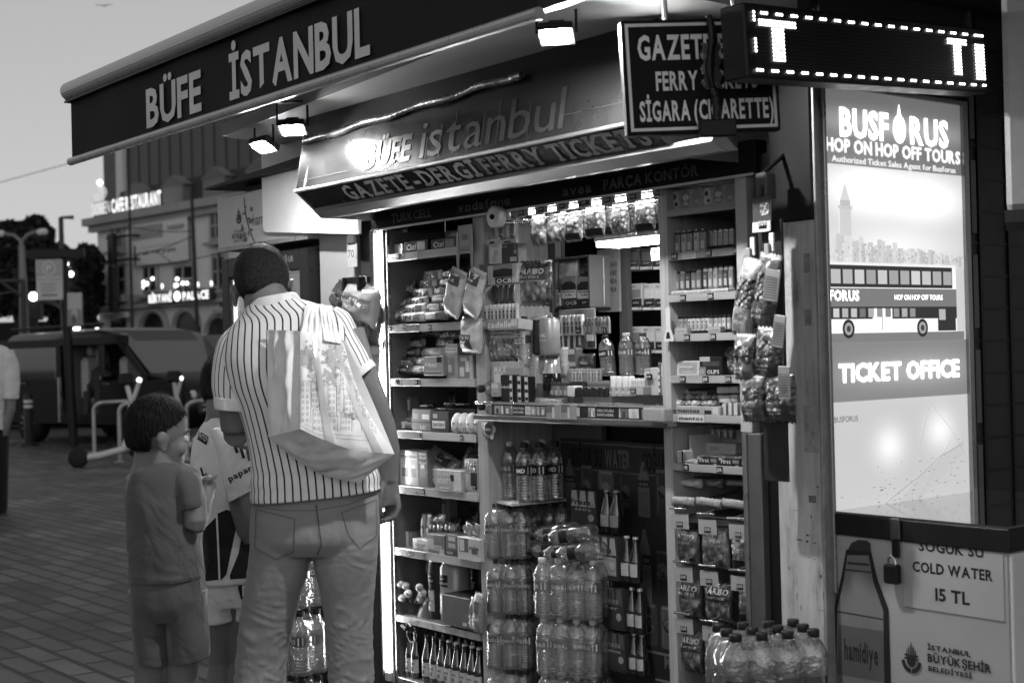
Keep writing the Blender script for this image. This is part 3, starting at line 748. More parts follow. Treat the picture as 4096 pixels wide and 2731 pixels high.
def prints(o,w,h,texts,blocks,fn=None,name='printed_front',y=-.0008):
 if not texts and not blocks:return
 m=MB()
 for j,(x0,x1,z0,z1,v)in enumerate(blocks):
  mt=v if not isinstance(v,(int,float))else G(v,.35,0,.2,40)
  yy=y-.0002*j
  if fn:
   i0=len(m.v);m.grid(lambda a,b:((x0+(x1-x0)*a-.5)*w,yy,(z0+(z1-z0)*b)*h),6,6,mt);wrapv(m,i0,fn)
  else:m.flat((x0-.5)*w,(x1-.5)*w,z0*h,z1*h,yy,mt)
 for t in texts:
  s_,fx,fz,fh,v,fw=t[:6];sh=t[6]if len(t)>6 else 0
  i0=len(m.v)
  m.text(s_,(fx-.5)*w,fz*h,fh*h,G(v,.4,0,0),y-.0002*len(blocks)-.0004,fw*w if fw else None,bold=1,sh=sh)
  if fn:wrapv(m,i0,fn)
 return m.build(name,o)
def carton(name,label,cat,r,n,d,v,texts=(),blocks=(),group=None,rz=0.,rx=0.,ry=0.,top=None,rough=.4):
 s,z,w,h=r
 o=thing(name,label,cat,s,n,z,group,rz,rx,ry)
 m=MB();m.box(-w/2,w/2,0,d,0,h,G(v,rough,0,.12,25),.002)
 if top:m.box(-w/2+.004,w/2-.004,.004,d-.004,h,h+.0015,top)
 m.build('box_body',o)
 prints(o,w,h,texts,blocks)
 return o
def pouch(name,label,cat,r,n,d,v,texts=(),blocks=(),group=None,rz=0.,rx=0.,ry=0.,crimp='z',mat=None,win=None,z_is_top=False,wr=.14,part='bag_body'):
 s,z,w,h=r
 o=thing(name,label,cat,s,n,z,group,rz,rx,ry)
 mt=mat or FOIL(v)
 seed=rnd.random()*50
 def fl(t):return max(0.,1-abs(2*t-1)**3.2)
 def bulge(x,zz):
  a,b=x/w+.5,zz/h
  a=min(1,max(0,a));b=min(1,max(0,b))
  p,q=(a,b)if crimp=='z' else(b,a)
  e=min(1,max(0,(q-.05)/.9))
  k_=fl(p)**.6*fl(e)**.55
  return d/2*k_*(1+wr*2*noise.noise((x*38+seed,zz*38,2))+wr*noise.noise((x*90+seed,zz*90,5)))
 m=MB()
 nu,nv=14,16
 def edge(a,b):
  x,zz=(a-.5)*w,b*h
  if crimp=='z' and(b<.001 or b>.999):zz+=.0025*(1 if int(a*nu)%2 else-1)
  if crimp=='x' and(a<.001 or a>.999):x+=.002*(1 if int(b*nv)%2 else-1)
  pin=1-.05*fl(b if crimp=='z' else a)
  return(x*pin if crimp=='z' else x,zz if crimp=='z' else h/2+(zz-h/2)*pin)
 for sg in(-1,1):
  vs=[]
  for j in range(nv+1):
   for i in range(nu+1):
    x,zz=edge(i/nu,j/nv)
    vs.append((x,d/2+sg*bulge((i/nu-.5)*w,j/nv*h),zz))
  for j in range(nv):
   for i in range(nu):
    c=((i+.5)/nu,(j+.5)/nv)
    mm=mt
    if sg<0 and win:
     for(x0,x1,z0,z1,wm)in win:
      if x0<=c[0]<=x1 and z0<=c[1]<=z1:mm=wm
    q=[vs[j*(nu+1)+i],vs[j*(nu+1)+i+1],vs[(j+1)*(nu+1)+i+1],vs[(j+1)*(nu+1)+i]]
    m.add(q if sg<0 else q[::-1],[(0,1,2,3)],mm,True)
 ob=m.build(part,o)
 bmw=bmesh.new();bmw.from_mesh(ob.data);bmesh.ops.remove_doubles(bmw,verts=bmw.verts,dist=.00005);bmw.to_mesh(ob.data);bmw.free()
 prints(o,w,h,texts,blocks,lambda x,y,zz:(x,d/2-bulge(x,zz)-.0009+y,zz))
 return o
def cyl_wrap(r):return lambda x,y,z:(r*math.sin(x/r),-r*math.cos(x/r)+y*math.cos(x/r),z)
def can(name,label,cat,r,n,v,texts=(),blocks=(),group=None,slim=False,rz=0.):
 s,z,w,h=r;R=w/2
 o=thing(name,label,cat,s,n+R,z,group,rz)
 m=MB();m.lathe([(R*.75,0),(R*.95,h*.03),(R,h*.06),(R,h*.9),(R*.86,h*.965),(R*.84,h*.985),(R*.86,h),(R*.8,h),(R*.78,h*.98),(0,h*.98)],G(v,.32,.25,.15,30),20);m.build('can_body',o)
 m=MB();m.lathe([(R*.85,h*.968),(R*.865,h*.99),(R*.85,h*1.002)],G(.6,.2,1.),20);m.build('rim',o)
 prints(o,w*1.4,h,texts,blocks,cyl_wrap(R+.0006))
 return o
PET=CLEAR(.92,.5,.035,.07,.5,55.,.8,.3)
FILM=CLEAR(.92,.3,.09,.10,.8,26.,.85,.6)
def bottle_meshes(h,r,lab,cap,text,ltone=.6,lz=(.46,.62),dark_inside=0):
 key=('B',h,r,lab,cap,text,lz)
 if key in _mats:return _mats[key]
 m=MB()
 pr=[(r*.5,0),(r*.86,h*.008),(r*.97,h*.03)]
 zz=.06
 while zz<lz[0]-.02:
  pr+=[(r*.99,h*zz),(r*.99,h*(zz+.022)),(r*.93,h*(zz+.033))];zz+=.047
 pr+=[(r*.98,h*lz[0]),(r*.98,h*lz[1]),(r,h*(lz[1]+.02)),(r*.99,h*.70),(r*.9,h*.775),(r*.68,h*.845),(r*.45,h*.893),(r*.4,h*.905),(r*.4,h*.93)]
 m.lathe(pr,PET,18);body=m.build('tmp')
 m=MB();R=r*.99
 m.lathe([(R,h*lz[0]),(R,h*lz[1])],G(lab,.3,0,.2,40),18)
 i0=len(m.v)
 if text:m.text(text,0,h*(lz[0]+.045),h*.07,G(ltone,.4,0,0),-.0006,bold=1);wrapv(m,i0,cyl_wrap(R+.0006))
 if text:
  i0=len(m.v);m.flat(r*1.0,r*1.6,h*(lz[0]+.02),h*(lz[1]-.02),-.0005,G(.55,.4));wrapv(m,i0,cyl_wrap(R+.0006))
 label=m.build('tmp')
 m=MB();cr=r*.44
 m.lathe([(cr,h*.915),(cr*1.06,h*.925),(cr*1.06,h*.985),(cr*.95,h),(0,h)],G(cap,.35,0,.1,30),14)
 for i in range(14):
  a=i*math.pi/7;m.box(-.0007,.0007,-.0012,.0004,h*.93,h*.98,G(cap,.35,0,.1,30))if 0 else None
 capo=m.build('tmp')
 out=(body.data,label.data,capo.data)
 for o in(body,label,capo):bpy.data.objects.remove(o)
 _mats[key]=out
 return out
def bottle_into(parent,ms,mw,name='bottle',root=False):
 if root:
  o=empty(name,mw);b=bpy.data.objects.new('bottle_body',ms[0]);COL.objects.link(b);b.parent=o
  top=o
 else:
  b=bpy.data.objects.new(name,ms[0]);COL.objects.link(b);b.parent=parent;b.matrix_local=mw;o=b;top=b
 for nme,d in(('label',ms[1]),('cap',ms[2])):
  c=bpy.data.objects.new(nme,d);COL.objects.link(c);c.parent=top
 return o
def pet_bottle(label,s,n,z,ms,group=None,rz=0.,mw=None):
 o=bottle_into(None,ms,mw if mw is not None else KT(s,n,z,rz),'water_bottle',True)
 return tag(o,label,'bottle',group)
def shrink_pack(label,s,n,z,nx,ny,h,r,ms,rz=0.,group='shrink wrapped water packs',mw=None):
 o=tag(empty('water_pack',mw if mw is not None else KT(s,n,z,rz)),label,'water pack',group)
 p=2*r*1.01
 for i in range(nx):
  for j in range(ny):
   bottle_into(o,ms,Matrix.Translation(((i-(nx-1)/2)*p,(j+.5)*p,0))@Matrix.Rotation(rnd.uniform(-1,1),4,'Z'))
 w,d=nx*p,ny*p
 per=[(-1,0)]
 def outline(t):
  L=2*(w+d);q=t*L
  if q<w:x,y,nx_,ny_,ph=-w/2+q,0,0,-1,q/p
  elif q<w+d:x,y,nx_,ny_,ph=w/2,q-w,1,0,(q-w)/p
  elif q<2*w+d:x,y,nx_,ny_,ph=w/2-(q-w-d),d,0,1,(q-w-d)/p
  else:x,y,nx_,ny_,ph=-w/2,d-(q-2*w-d),-1,0,(q-2*w-d)/p
  cx=max(-w/2+r,min(w/2-r,x));cy=max(r,min(d-r,y))
  dx,dy=x-cx,y-cy;l=math.hypot(dx,dy)
  if l>1e-6:x,y=cx+dx/l*r,cy+dy/l*r
  sc=abs(math.cos(math.pi*(ph-.0)))if 0 else 1-abs(math.sin(math.pi*ph))
  corner=min(1,(min(abs(x+w/2),abs(x-w/2))<r*.6)+(min(abs(y),abs(y-d))<r*.6))==2
  k_=-.006*sc+.0012
  return x+nx_*k_,y+ny_*k_
 m=MB();N=16*(nx+ny)
 lv=[(0,.93),(.02,1),(.3,1.0),(.6,1.),(.72,1.),(.84,.93),(.92,.84),(.945,.7),(.95,.3)]
 vs=[]
 sd=rnd.random()*30
 for zz,k_ in lv:
  for i in range(N):
   x,y=outline(i/N)
   ds=.003*noise.noise((x*30+sd,y*30,zz*9))*(zz>.01)
   hz=h*zz+(.010*(noise.noise((x*24,y*24,sd))-.4)if zz>.8 else 0)
   vs.append((x*k_+ds,d/2+(y-d/2)*k_+ds,hz))
 fs=[(j*N+i,j*N+(i+1)%N,(j+1)*N+(i+1)%N,(j+1)*N+i)for j in range(len(lv)-1)for i in range(N)]
 m.add(vs,fs,FILM,True);m.build('film_wrap',o)
 return o
def glass_bottle(label,s,n,z,h,r,v=.012,lab=.4,cap=.5,text='',group=None,rz=0.):
 o=thing('glass_bottle',label,'bottle',s,n,z,group,rz)
 key=('GB',h,r,v,lab,cap,text)
 if key not in _mats:
  m=MB();m.lathe([(r*.8,0),(r,h*.02),(r,h*.45),(r*.98,h*.52),(r*.72,h*.66),(r*.45,h*.8),(r*.40,h*.93),(r*.44,h*.945),(r*.42,h*.96),(0,h*.96)],G(v,.08,0,0,10,0,40,.9,1.),18);a=m.build('t').data
  m=MB();i0=len(m.v);R=r*1.005
  m.lathe([(R,h*.13),(R,h*.42)],G(lab,.4,0,.25,60),14,lo=.55,hi=.95)
  if text:
   i0=len(m.v);m.text(text,0,h*.31,h*.06,G(.04,.5,0,0),-.0006,r*1.25,bold=1);wrapv(m,i0,cyl_wrap(R+.0005))
   i0=len(m.v);m.ball((0,-.0005,h*.22),(r*.4,.0002,h*.05),G(.15),10,6);wrapv(m,i0,cyl_wrap(R+.0005))
  b=m.build('t').data
  m=MB();m.lathe([(r*.46,h*.945),(r*.5,h*.955),(r*.48,h*.985),(r*.4,h),(0,h)],G(cap,.3,.4),14);c=m.build('t').data
  for q in[x for x in bpy.data.objects if x.name.split('.')[0]=='t']:bpy.data.objects.remove(q)
  _mats[key]=(a,b,c)
 for nm,d in zip(('bottle_body','label','cap'),_mats[key]):
  c=bpy.data.objects.new(nm,d);COL.objects.link(c);c.parent=o
 return o
def lighter_row(label,z_,x0,x1,yt,yb,n,zb,cnt,vs,tops,grp,name='lighter',cat='lighter',lab=None,depth=.010,cyl=False,base_top=.8):
 s0,_,z0,z1=rect(z_,x0,yt,x1,yb,n);s1=rect(z_,x0,yt,x1,yb,n)[1]
 if zb is None:zb=z0
 pt=(s1-s0)/cnt;h=z1-zb
 cache={}
 for i in range(cnt):
  v,tp=vs[i%len(vs)],tops[i%len(tops)]
  s=s0+(i+.5)*pt;w=pt*.84
  o=thing(name,ordl(i,cnt,label[0])+' '+label[1],cat,s,n+rnd.uniform(0,.003),zb,grp)
  key=(v,tp)
  if key not in cache:
   m=MB()
   if cyl:m.lathe([(w/2,0),(w/2,h*base_top)],G(v,.3,0,.1,60),10,(0,w/2,0))
   else:m.box(-w/2,w/2,0,depth,0,h*base_top,G(v,.3,0,.1,60),.0015)
   if lab is not None:
    m.flat(-w*.3,w*.3,h*.12,h*base_top*.55,-.0006-(0 if not cyl else 0),G(lab,.4,0,.3,150));m.flat(-w*.22,w*.22,h*base_top*.62,h*base_top*.8,-.0006,G(lab*.4,.4))
   a=m.build('t').data
   m=MB()
   if cyl:m.lathe([(w/2*.9,h*base_top),(w/2*.9,h*.97),(w/2*.7,h),(0,h)],G(tp,.3),10,(0,w/2,0))
   else:
    m.box(-w/2*.92,w/2*.92,.001,depth-.001,h*base_top,h*.93,G(tp,.25,.5),.001)
    m.box(-w/2*.5,w/2*.1,.002,depth-.002,h*.93,h,G(.3,.25,.8),.001)
   b=m.build('t').data
   for q in[x for x in bpy.data.objects if x.name.split('.')[0]=='t']:bpy.data.objects.remove(q)
   cache[key]=(a,b)
  for nm,d in zip(('body','top'),cache[key]):
   c=bpy.data.objects.new(nm,d);COL.objects.link(c);c.parent=o
def price(m,s,z,n,t,w=.026,h=.018,bg=.012,fg=.55):
 m.box(s-w/2,s+w/2,n-.0025,n,z-h/2,z+h/2,G(bg,.4),.0005)
 m.text(t,s,z-h*.3,h*.6,G(fg,.5,0,0),n-.003,w*.82,bold=1)
# left display cabinet
LZ=[1.707,1.456,1.267,1.084,.89,.669,.43,.21]
lc=KThing('display_cabinet','tall open display cabinet of snacks with eight shelves beside the column','cabinet',.3,.15,0)
m=lc.mb();m.box(.035,.60,.33,.345,.15,1.81,G(.2,.5));lc.part(m,'back_panel')
m=lc.mb();m.box(.031,.046,.0,.33,.15,1.81,G(.12,.45));lc.part(m,'side_panel')
m=lc.mb();m.box(.545,.60,-.005,.33,.1,1.812,WOOD(.34,'Z'),.003);lc.part(m,'upright')
m=lc.mb();m.box(-.028,-.004,-.04,.02,.15,1.81,G(.05,.35,.4),.003);m.box(.033,.044,-.012,.0,.15,1.81,G(.3,.25,.8),.002);lc.part(m,'lamp_channel')
for i,z in enumerate(LZ):
 m=lc.mb();m.box(.046,.545,.0,.33,z-.002,z+.011,G(.16,.5));sh=lc.part(m,'shelf')
 m=lc.mb()
 if i==6:m.box(.05,.544,-.012,-.001,z-.010,z+.012,G(.4,.6,0,.6,30))
 else:
  m.box(.05,.235,-.012,-.001,z-.014,z+.0125,G(.32,.3,.75,.12,20),.001);m.box(.236,.544,-.010,-.001,z-.014,z+.0125,WOOD(.36))
  for s_ in(.075,.225):m.lathe([(.0025,0),(0,.001)],BLACK,8,(s_,0,0))if 0 else m.box(s_-.002,s_+.002,-.0128,-.012,z-.002,z+.002,BLACK)
 lc.part(m,'price_rail',sh)
for z_,x,y,t in(('C',212,535,'25₺'),('C',132,1132,'20₺'),('C',492,1113,'25₺'),('D',190,263,'35₺'),('D',371,263,'35₺'),('D',778,765,'50₺'),('D',434,1222,'10₺')):
 q=hit(*px(z_,x,y),-.012);m=lc.mb();i=min(range(8),key=lambda j:abs(LZ[j]-q[1]))
 price(m,q[0],LZ[i],-.0125,t,.018,.017);lc.part(m,'price_tag')
tl=KThing('light_tube','long bright vertical light tube at the cabinet edge','lamp',.014,-.02,.2)
m=tl.mb();m.box(.005,.022,-.034,-.02,.24,1.80,EM(60),.004);tl.part(m,'diffuser')
m=tl.mb();m.box(-.002,.030,-.0198,-.012,.2,1.81,G(.4,.4));m.box(.0,.028,-.036,-.0195,.205,.238,G(.5,.4),.003);tl.part(m,'holder')
def SH(i):return LZ[i]+.0115
CZ='on the top shelf of the left cabinet'
carton('biscuit_pack','shiny silver biscuit brick at the left end of the top cabinet shelf','biscuits',RX('C',80,400,245,510,.02,SH(0)),.02,.06,.5,[('Çizi',.3,.3,.4,.7,.5,.2)],[(0,.45,0,1,.12)],rough=.15)
for j,(x0,x1,w_)in enumerate(((262,470,'left'),(500,735,'right'))):
 carton('biscuit_box','black cracker box with pale script, %s of two on the top left shelf'%w_,'biscuits',RX('C',x0,360-20*j,x1,480,.02,SH(0)),.02,.07,.015,[('Çizi',.3,.28,.45,.42,.4,.2)],[(.56,.9,.15,.85,.13)],'cracker boxes on the top shelf',rough=.15)
pouch('snack_bag','crinkled foil bag lying behind the boxes '+CZ,'snack bag',RX('C',590,265,740,360,.16,SH(0)+.05),.16,.05,.5,crimp='x')
pouch('snack_bag','pale flat packet under the header strip in the cabinet corner','snack bag',RX('C',90,262,262,300,.05),.05,.03,.5,crimp='x')
GB=[(185,1030,385,1098),(235,955,400,1030),(290,890,420,955),(315,815,460,885),(375,735,500,805),(410,655,545,725)]
for i,b in enumerate(GB):
 pouch('cake_bar',['lowest','second lowest','third lowest','fourth lowest','second highest','topmost'][i]+' pale cake bar in the stepped pile on the second shelf','cake bar',BG(RX('C',*b,.02+.014*i)),.02+.014*i,.045,.42,[('GIN',.4,.25,.42,.06,.5,.1)],[(.72,.9,.2,.8,.15)],'pale cake bars on the second shelf',crimp='x',mat=FOIL(.6))
DBr=[(385,1015,600,1085,.18),(440,940,620,1010,.1),(475,860,640,930,.12),(505,785,660,855,.06),(545,715,690,775,.3),(580,640,700,705,.06)]
for i,b in enumerate(DBr):
 pouch('cake_bar',['lowest','second lowest','third lowest','fourth lowest','second highest','topmost'][i]+' dark shiny cake bar in the pile behind the hanging croissants','cake bar',BG(RX('C',*b[:4],.035+.014*i)),.035+.014*i,.045,b[4],[],[(.3,.7,.2,.7,.5)],'dark cake bars on the second shelf',crimp='x',mat=FOIL(b[4]))
for i,b in enumerate(((130,975,230,1100,.03),(195,880,300,975,.1),(205,735,335,870,.17))):
 pouch('snack_bag',['lower','middle','upper'][i]+' mottled dark snack bag at the left of the second shelf','snack bag',RX('C',*b[:4],b[4]*.4),b[4]*.4,.045,.1,[],[(.2,.8,.35,.6,.4)],'small dark snack bags on the second shelf',ry=R_(-12),mat=NUTS(.03,.4,60))
HR_=KThing('hanging_strip','narrow dark display strip with clips holding croissant bags','display strip',.5,-.02,1.5)
m=HR_.mb()
for x in(745,870):
 a=hit(*px('C',x,450),-.02);b_=hit(*px('C',x,620),-.02);m.box(a[0]-.006,a[0]+.006,-.024,-.018,b_[1],a[1]+.06,G(.25,.35,.5),.001);m.box(a[0]-.008,a[0]+.008,-.034,-.0245,b_[1]-.012,b_[1]+.006,BLACK,.002)
HR_.part(m,'clip_strip')
for i,(x0,x1)in enumerate(((572,735),(742,905))):
 pouch('croissant_bag',['left','right'][i]+' one of two pale croissant bags clipped beside the cabinet upright','croissant bag',BG(RX('C',x0,625,x1,1040,-.06-.01*i),.86,1.06),-.075-.01*i,.05,.5,[('7',.62,.76,.15,.6,.25),('DAYS',.45,.74,.05,.55,.36)],[(.02,.98,.86,.985,.25),(.25,.85,.68,.9,.07),(.62,.85,.2,.55,.46)],'hanging croissant bags',ry=R_(21),mat=FOIL(.55,.25,.35))
pouch('croissant_bag','lower croissant bag hanging upside down with dark round emblem','croissant bag',RX('C',722,1052,900,1375,-.05),-.05,.05,.5,[('DAYS',.42,.40,.075,.6,.5),('7',.4,.2,.15,.6,.3)],[(.08,.7,.12,.52,.06),(.05,.62,.68,.97,.3)],'hanging croissant bags',ry=R_(4),mat=FOIL(.55,.25,.35))
carton('phone_card','pale card with clip holes hanging under the header strip','card',RX('C',742,222,872,448,-.02),-.02,.004,.3,[],[(.3,.72,.4,.62,.12),(.15,.9,.05,.15,.2)])
B3=[(125,1500,275,1568),(165,1425,320,1500),(195,1345,350,1420),(235,1255,400,1335)]
for i,b in enumerate(B3):
 pouch('biscuit_bag',['lowest','second lowest','third lowest','topmost'][i]+' black biscuit pack in the pile at the left of the third shelf','biscuits',BG(RX('C',*b,.02+.018*i)),.02+.018*i,.05,.02,[('Biskrem',.5,.4,.3,.5,.7,.1)],[(.15,.9,.2,.4,.3)]if i%2 else[],'black biscuit packs on the third shelf',crimp='x',mat=FOIL(.018))
B4=[(295,1500,465,1565),(330,1425,500,1495),(385,1345,590,1420),(525,1260,650,1340),(540,1185,720,1260),(370,1170,530,1240)]
for i,b in enumerate(B4):
 pouch('biscuit_bag',['lowest','second lowest','third lowest','fourth','fifth','topmost dark'][i]+' foil biscuit pack in the middle pile of the third shelf','biscuits',BG(RX('C',*b,.04+.018*i)),.04+.018*i,.05,.3,[('Tutku',.5,.35,.35,.6,.7,.1)],[(.1,.95,.15,.3,.08)],'foil biscuit packs on the third shelf',crimp='x',mat=FOIL(.5 if i<3 else.08))
carton('chocolate_box','grey chocolate box with small price tag on the third shelf','chocolate box',RX('D',462,55,640,228,-.012,None),-.025,.05,.2,[('Albeni',.38,.5,.18,.5,.6,.1)],[(.68,.92,.68,.98,.012),(.12,.86,.2,.24,.4),(.05,.95,.12,.16,.1),(.3,.7,.42,.5,.3)])
carton('biscuit_box','tall slim grey biscuit box right of the chocolate box','biscuits',RX('C',640,1290,748,1560,-.005,SH(2)+.0),-.008,.04,.24,[('Biscolata',.5,.82,.05,.1,.8,.1),('MOOD',.5,.72,.045,.5,.5)],[(.02,.98,.76,.9,.5),(.3,.75,.1,.6,.15),(.2,.5,.2,.4,.45)])
carton('biscuit_box','patterned biscuit box at the right end of the third shelf','biscuits',RX('C',755,1390,888,1565,.0,SH(2)),-.004,.04,.16,[],[(.1,.4,.1,.5,.5),(.5,.75,.3,.75,.55),(.78,.98,.02,.98,.4),(.2,.6,.75,.9,.4)])
carton('biscuit_box','grey biscuit box with white name band at the left of the fourth shelf','biscuits',RX('D',135,420,312,605,.06,SH(3)),.06,.04,.17,[('Biscolata',.55,.7,.11,.05,.75,.1),('MOOD',.66,.52,.1,.4,.4)],[(.0,1.,.6,.92,.55)])
carton('chocolate_box','low open box of dark bars in the middle of the fourth shelf','chocolate box',RX('D',330,530,500,710,.02,SH(3)),.02,.1,.1,[('BARS',.6,.08,.2,.4,.3)],[(.0,1,.38,.44,.03),(.55,.92,.55,.78,.5),(.1,.35,.55,.8,.2)],'open chocolate boxes on the fourth shelf')
carton('chocolate_box','dark open chocolate box with white framed name on the fourth shelf','chocolate box',RX('D',505,550,660,718,.01,SH(3)),.01,.1,.04,[('SNICKERS',.44,.28,.17,.05,.66)],[(.06,.8,.2,.55,.6),(.12,.36,.68,.88,.3)],'open chocolate boxes on the fourth shelf')
carton('chocolate_box','dark carton marked 24 x 50 g behind the chocolate eggs','chocolate box',RX('D',662,520,900,718,.05,SH(3)),.05,.1,.03,[('24 x 50 g',.2,.72,.09,.5,.32)],[])
for i,b in enumerate(((355,480,490,520),(520,505,650,545),(590,460,690,500),(700,470,820,500))):
 pouch('chocolate_bar',ordl(i,4,'dark wrapped bar')+' in the open boxes on the fourth shelf','chocolate bar',RX('D',*b,.06),.06,.04,.03,[],[(.3,.8,.3,.7,.4)],'wrapped bars in the open boxes',crimp='x',mat=FOIL(.03))
for i,x in enumerate((665,727,792,862)):
 s_,z_,w_,h_=RX('D',x,560,x+72,720,-.0,SH(3))
 o=thing('chocolate_egg',ordl(i,4,'wrapped chocolate egg')+' on the fourth shelf','chocolate egg',s_,.02,z_,'chocolate eggs on the fourth shelf')
 m=MB();R=w_/2
 m.lathe([(R*.45,0),(R*.8,h_*.1),(R,h_*.35),(R*.98,h_*.5),(R*.8,h_*.78),(R*.5,h_*.94),(0,h_)],FOIL(.62),16);m.build('egg_body',o)
 m=MB();i0=0;m.flat(-R*.9,R*.9,h_*.2,h_*.62,-.001,G(.5,.3));m.flat(-R*.8,R*.8,h_*.1,h_*.3,-.0014,G(.2,.3));m.text('Yumi',0,h_*.42,h_*.13,G(.05,.4),-.0018,R*1.0,bold=1,sh=.1);wrapv(m,0,cyl_wrap(R*1.015));m.build('printed_band',o)
for i,b in enumerate(((182,565,205,690,.6),(205,640,250,700,.55),(252,650,330,700,.4),(215,605,330,650,.2))):
 carton('candy_packet',['white tube packet','small pale packet','small grey packet','round packet lying on top'][i]+' at the left end of the fourth shelf','candy',RX('D',*b[:4],.02+.01*i),.02+.01*i,.03,b[4],[],[(.1,.9,.2,.5,.15)],'small candy packets on the fourth shelf')
for i,(x0,x1,y0,v)in enumerate(((185,228,905,.35),(228,312,895,.55),(306,386,905,.4),(386,470,895,.16))):
 o=carton('snack_tube',['leftmost half hidden','brightest silver','second silver','grey'][i]+' cardboard snack tube on the fifth shelf','snack tube',RX('D',x0,y0,x1,1180,.02,SH(4)),.02,.06,v,[('OZMO',.5,.8,.07,.08,.8)]+([('Hoppo',.55,.62,.07,.5,.7)]if i==3 else[]),[(.1,.9,.76,.92,.6),(.2,.8,.25,.5,.15),(.3,.7,.5,.6,.6)],'snack tubes on the fifth shelf',rough=.25)
for i,b in enumerate(((388,880,640,1195),(590,880,810,1190))):
 pouch('croissant_bag',['left','right'][i]+' croissant bag leaning back on the fifth shelf','croissant bag',RX('D',*b,.05,SH(4)),.03+.05*i,.06,.5,[('7',.62,.78,.16,.6,.2),('DAY',.5,.75,.06,.55,.3),('Croissant',.45,.3,.05,.12,.6,.3)],[(.0,1,.62,.99,.13),(.3,.8,.68,.92,.04)],'croissant bags on the fifth shelf',ry=R_(18),rx=R_(-14),mat=FOIL(.52,.25,.35))
carton('chocolate_box','pale open chocolate bar box with tab on the fifth shelf','chocolate box',RX('D',548,1075,785,1235,-.012,SH(4)),-.018,.06,.33,[('BOUNTY',.38,.36,.26,.62,.52)],[(.1,.66,.72,.98,.42),(.72,1,.05,.95,.5),(.6,.74,.5,.8,.012),(.2,.55,.12,.18,.6)])
carton('jelly_pot','tall patterned jelly pot at the right end of the fifth shelf','candy',RX('D',795,975,918,1240,-.005,SH(4)),-.004,.06,.28,[('MELODY',.45,.1,.12,.5,.8)],[(.5,.95,.1,.6,.03),(.05,.4,.2,.55,.4),(.6,.85,.12,.28,.012),(.1,.9,.65,.95,NUTS(.05,.6,90))])
carton('candy_box','box with round badge at the left of the sixth shelf','candy box',RX('E',200,205,330,352,.04,SH(5)),.04,.06,.2,[],[(.25,.5,.3,.8,.6),(.3,.45,.4,.7,.3),(.62,.8,0,1,.6)])
for i,b in enumerate(((360,60,395,260),(395,55,450,275),(448,75,505,280),(500,60,570,200))):
 pouch('stick_pack',ordl(i,4,'upright cream stick pack')+' on the sixth shelf','stick pack',RX('E',*b,.03+.01*i,SH(5)+.02),.05+.01*i,.02,.5,[],[(.1,.9,.1,.6,.15),(.2,.8,.2,.5,.45)],'cream stick packs on the sixth shelf',mat=FOIL(.5))
carton('candy_box','pale open box holding cream sticks on the sixth shelf','candy box',RX('E',335,280,480,370,.01,SH(5)),.01,.08,.42,[('kokrem',.5,.4,.3,.1,.6)],[(.3,.7,.1,.4,.25)])
carton('candy_tub','tub of bears wrapped in patterned print on the sixth shelf','candy tub',RX('E',482,235,632,400,.0,SH(5)),-.004,.07,.16,[('HODY',.55,.2,.25,.5,.6)],[(.02,.35,.2,.75,.38),(.4,.95,.5,.95,.1),(.7,.97,.02,.3,.4)])
for i in range(7):
 pouch('chocolate_bar',ordl(i,7,'twisted foil sweet')+' at the back of the sixth shelf','sweet',RX('E',490+36*i,125+(i%2)*14,535+36*i,235,.06,SH(5)+.06),.05,.03,.1,group='foil sweets on the sixth shelf',mat=FOIL(.08+.1*(i%3)))
carton('candy_box','dark battery sized candy box in the sixth shelf middle','candy box',RX('E',640,235,752,415,.0,SH(5)),-.004,.06,.1,[],[(.25,.8,.7,.9,.4),(.25,.8,.4,.6,.35),(.05,.95,.05,.3,.06),(.1,.6,.1,.22,.25)])
carton('spread_box','pale open box of small spread tubs at the right end of the sixth shelf','spread box',RX('E',755,265,958,445,-.012,SH(5)),-.02,.07,.5,[('nute',.75,.5,.2,.06,.4)],[(.1,.5,.35,.95,.12),(.12,.32,.4,.9,.5),(.62,.98,.3,.95,.4),(.65,.9,.32,.55,.1)])
for i,b in enumerate(((758,140,838,245),(838,170,940,275))):
 s_,z_,w_,h_=RX('E',*b,.0)
 o=thing('spread_cup',['left','right'][i]+' foil lidded spread cup stacked on the pale box','spread cup',s_,.0,SH(5)+.155*.55,'spread cups on the sixth shelf',rx=R_(-20),ry=R_(18))
 m=MB();m.lathe([(w_*.36,0),(w_*.46,h_*.8),(w_*.5,h_*.84),(w_*.5,h_*.9),(0,h_*.9)],FOIL(.4),16,(0,w_*.4,0));m.build('cup_body',o)
 m=MB();m.flat(-w_*.35,w_*.35,h_*.2,h_*.6,-w_*.02,G(.1));m.build('label',o)
carton('candy_box','tall flat box with hazelnut print at the back of the sixth shelf','candy box',RX('D',502,1290,660,1470,.2,SH(5)+.06),.2,.04,.3,[],[(.1,.4,.2,.5,.55),(.45,.75,.15,.9,.5),(.2,.9,.7,.85,.15)])
st=KThing('lollipop_stand','cloud shaped lollipop stand with backing card on the seventh shelf','stand',.14,.08,SH(6))
s_,z_,w_,h_=RX('E',280,870,470,965,.05,SH(6));m=MB();m.T=Matrix.Identity(4)
m.lathe([(.055,0),(.05,.02),(.035,.04),(.03,.06),(0,.062)],G(.12,.3),16,(0,0,0));st.part(m,'base')
m=MB();pts=[]
for i in range(40):
 a=2*math.pi*i/40;rr=1+.13*abs(math.sin(3.5*a));pts.append((-.01+.062*rr*math.cos(a),.155+.05*rr*math.sin(a)))
m.prism(pts,.03,.034,G(.36,.5));bcard=st.part(m,'backing_card')
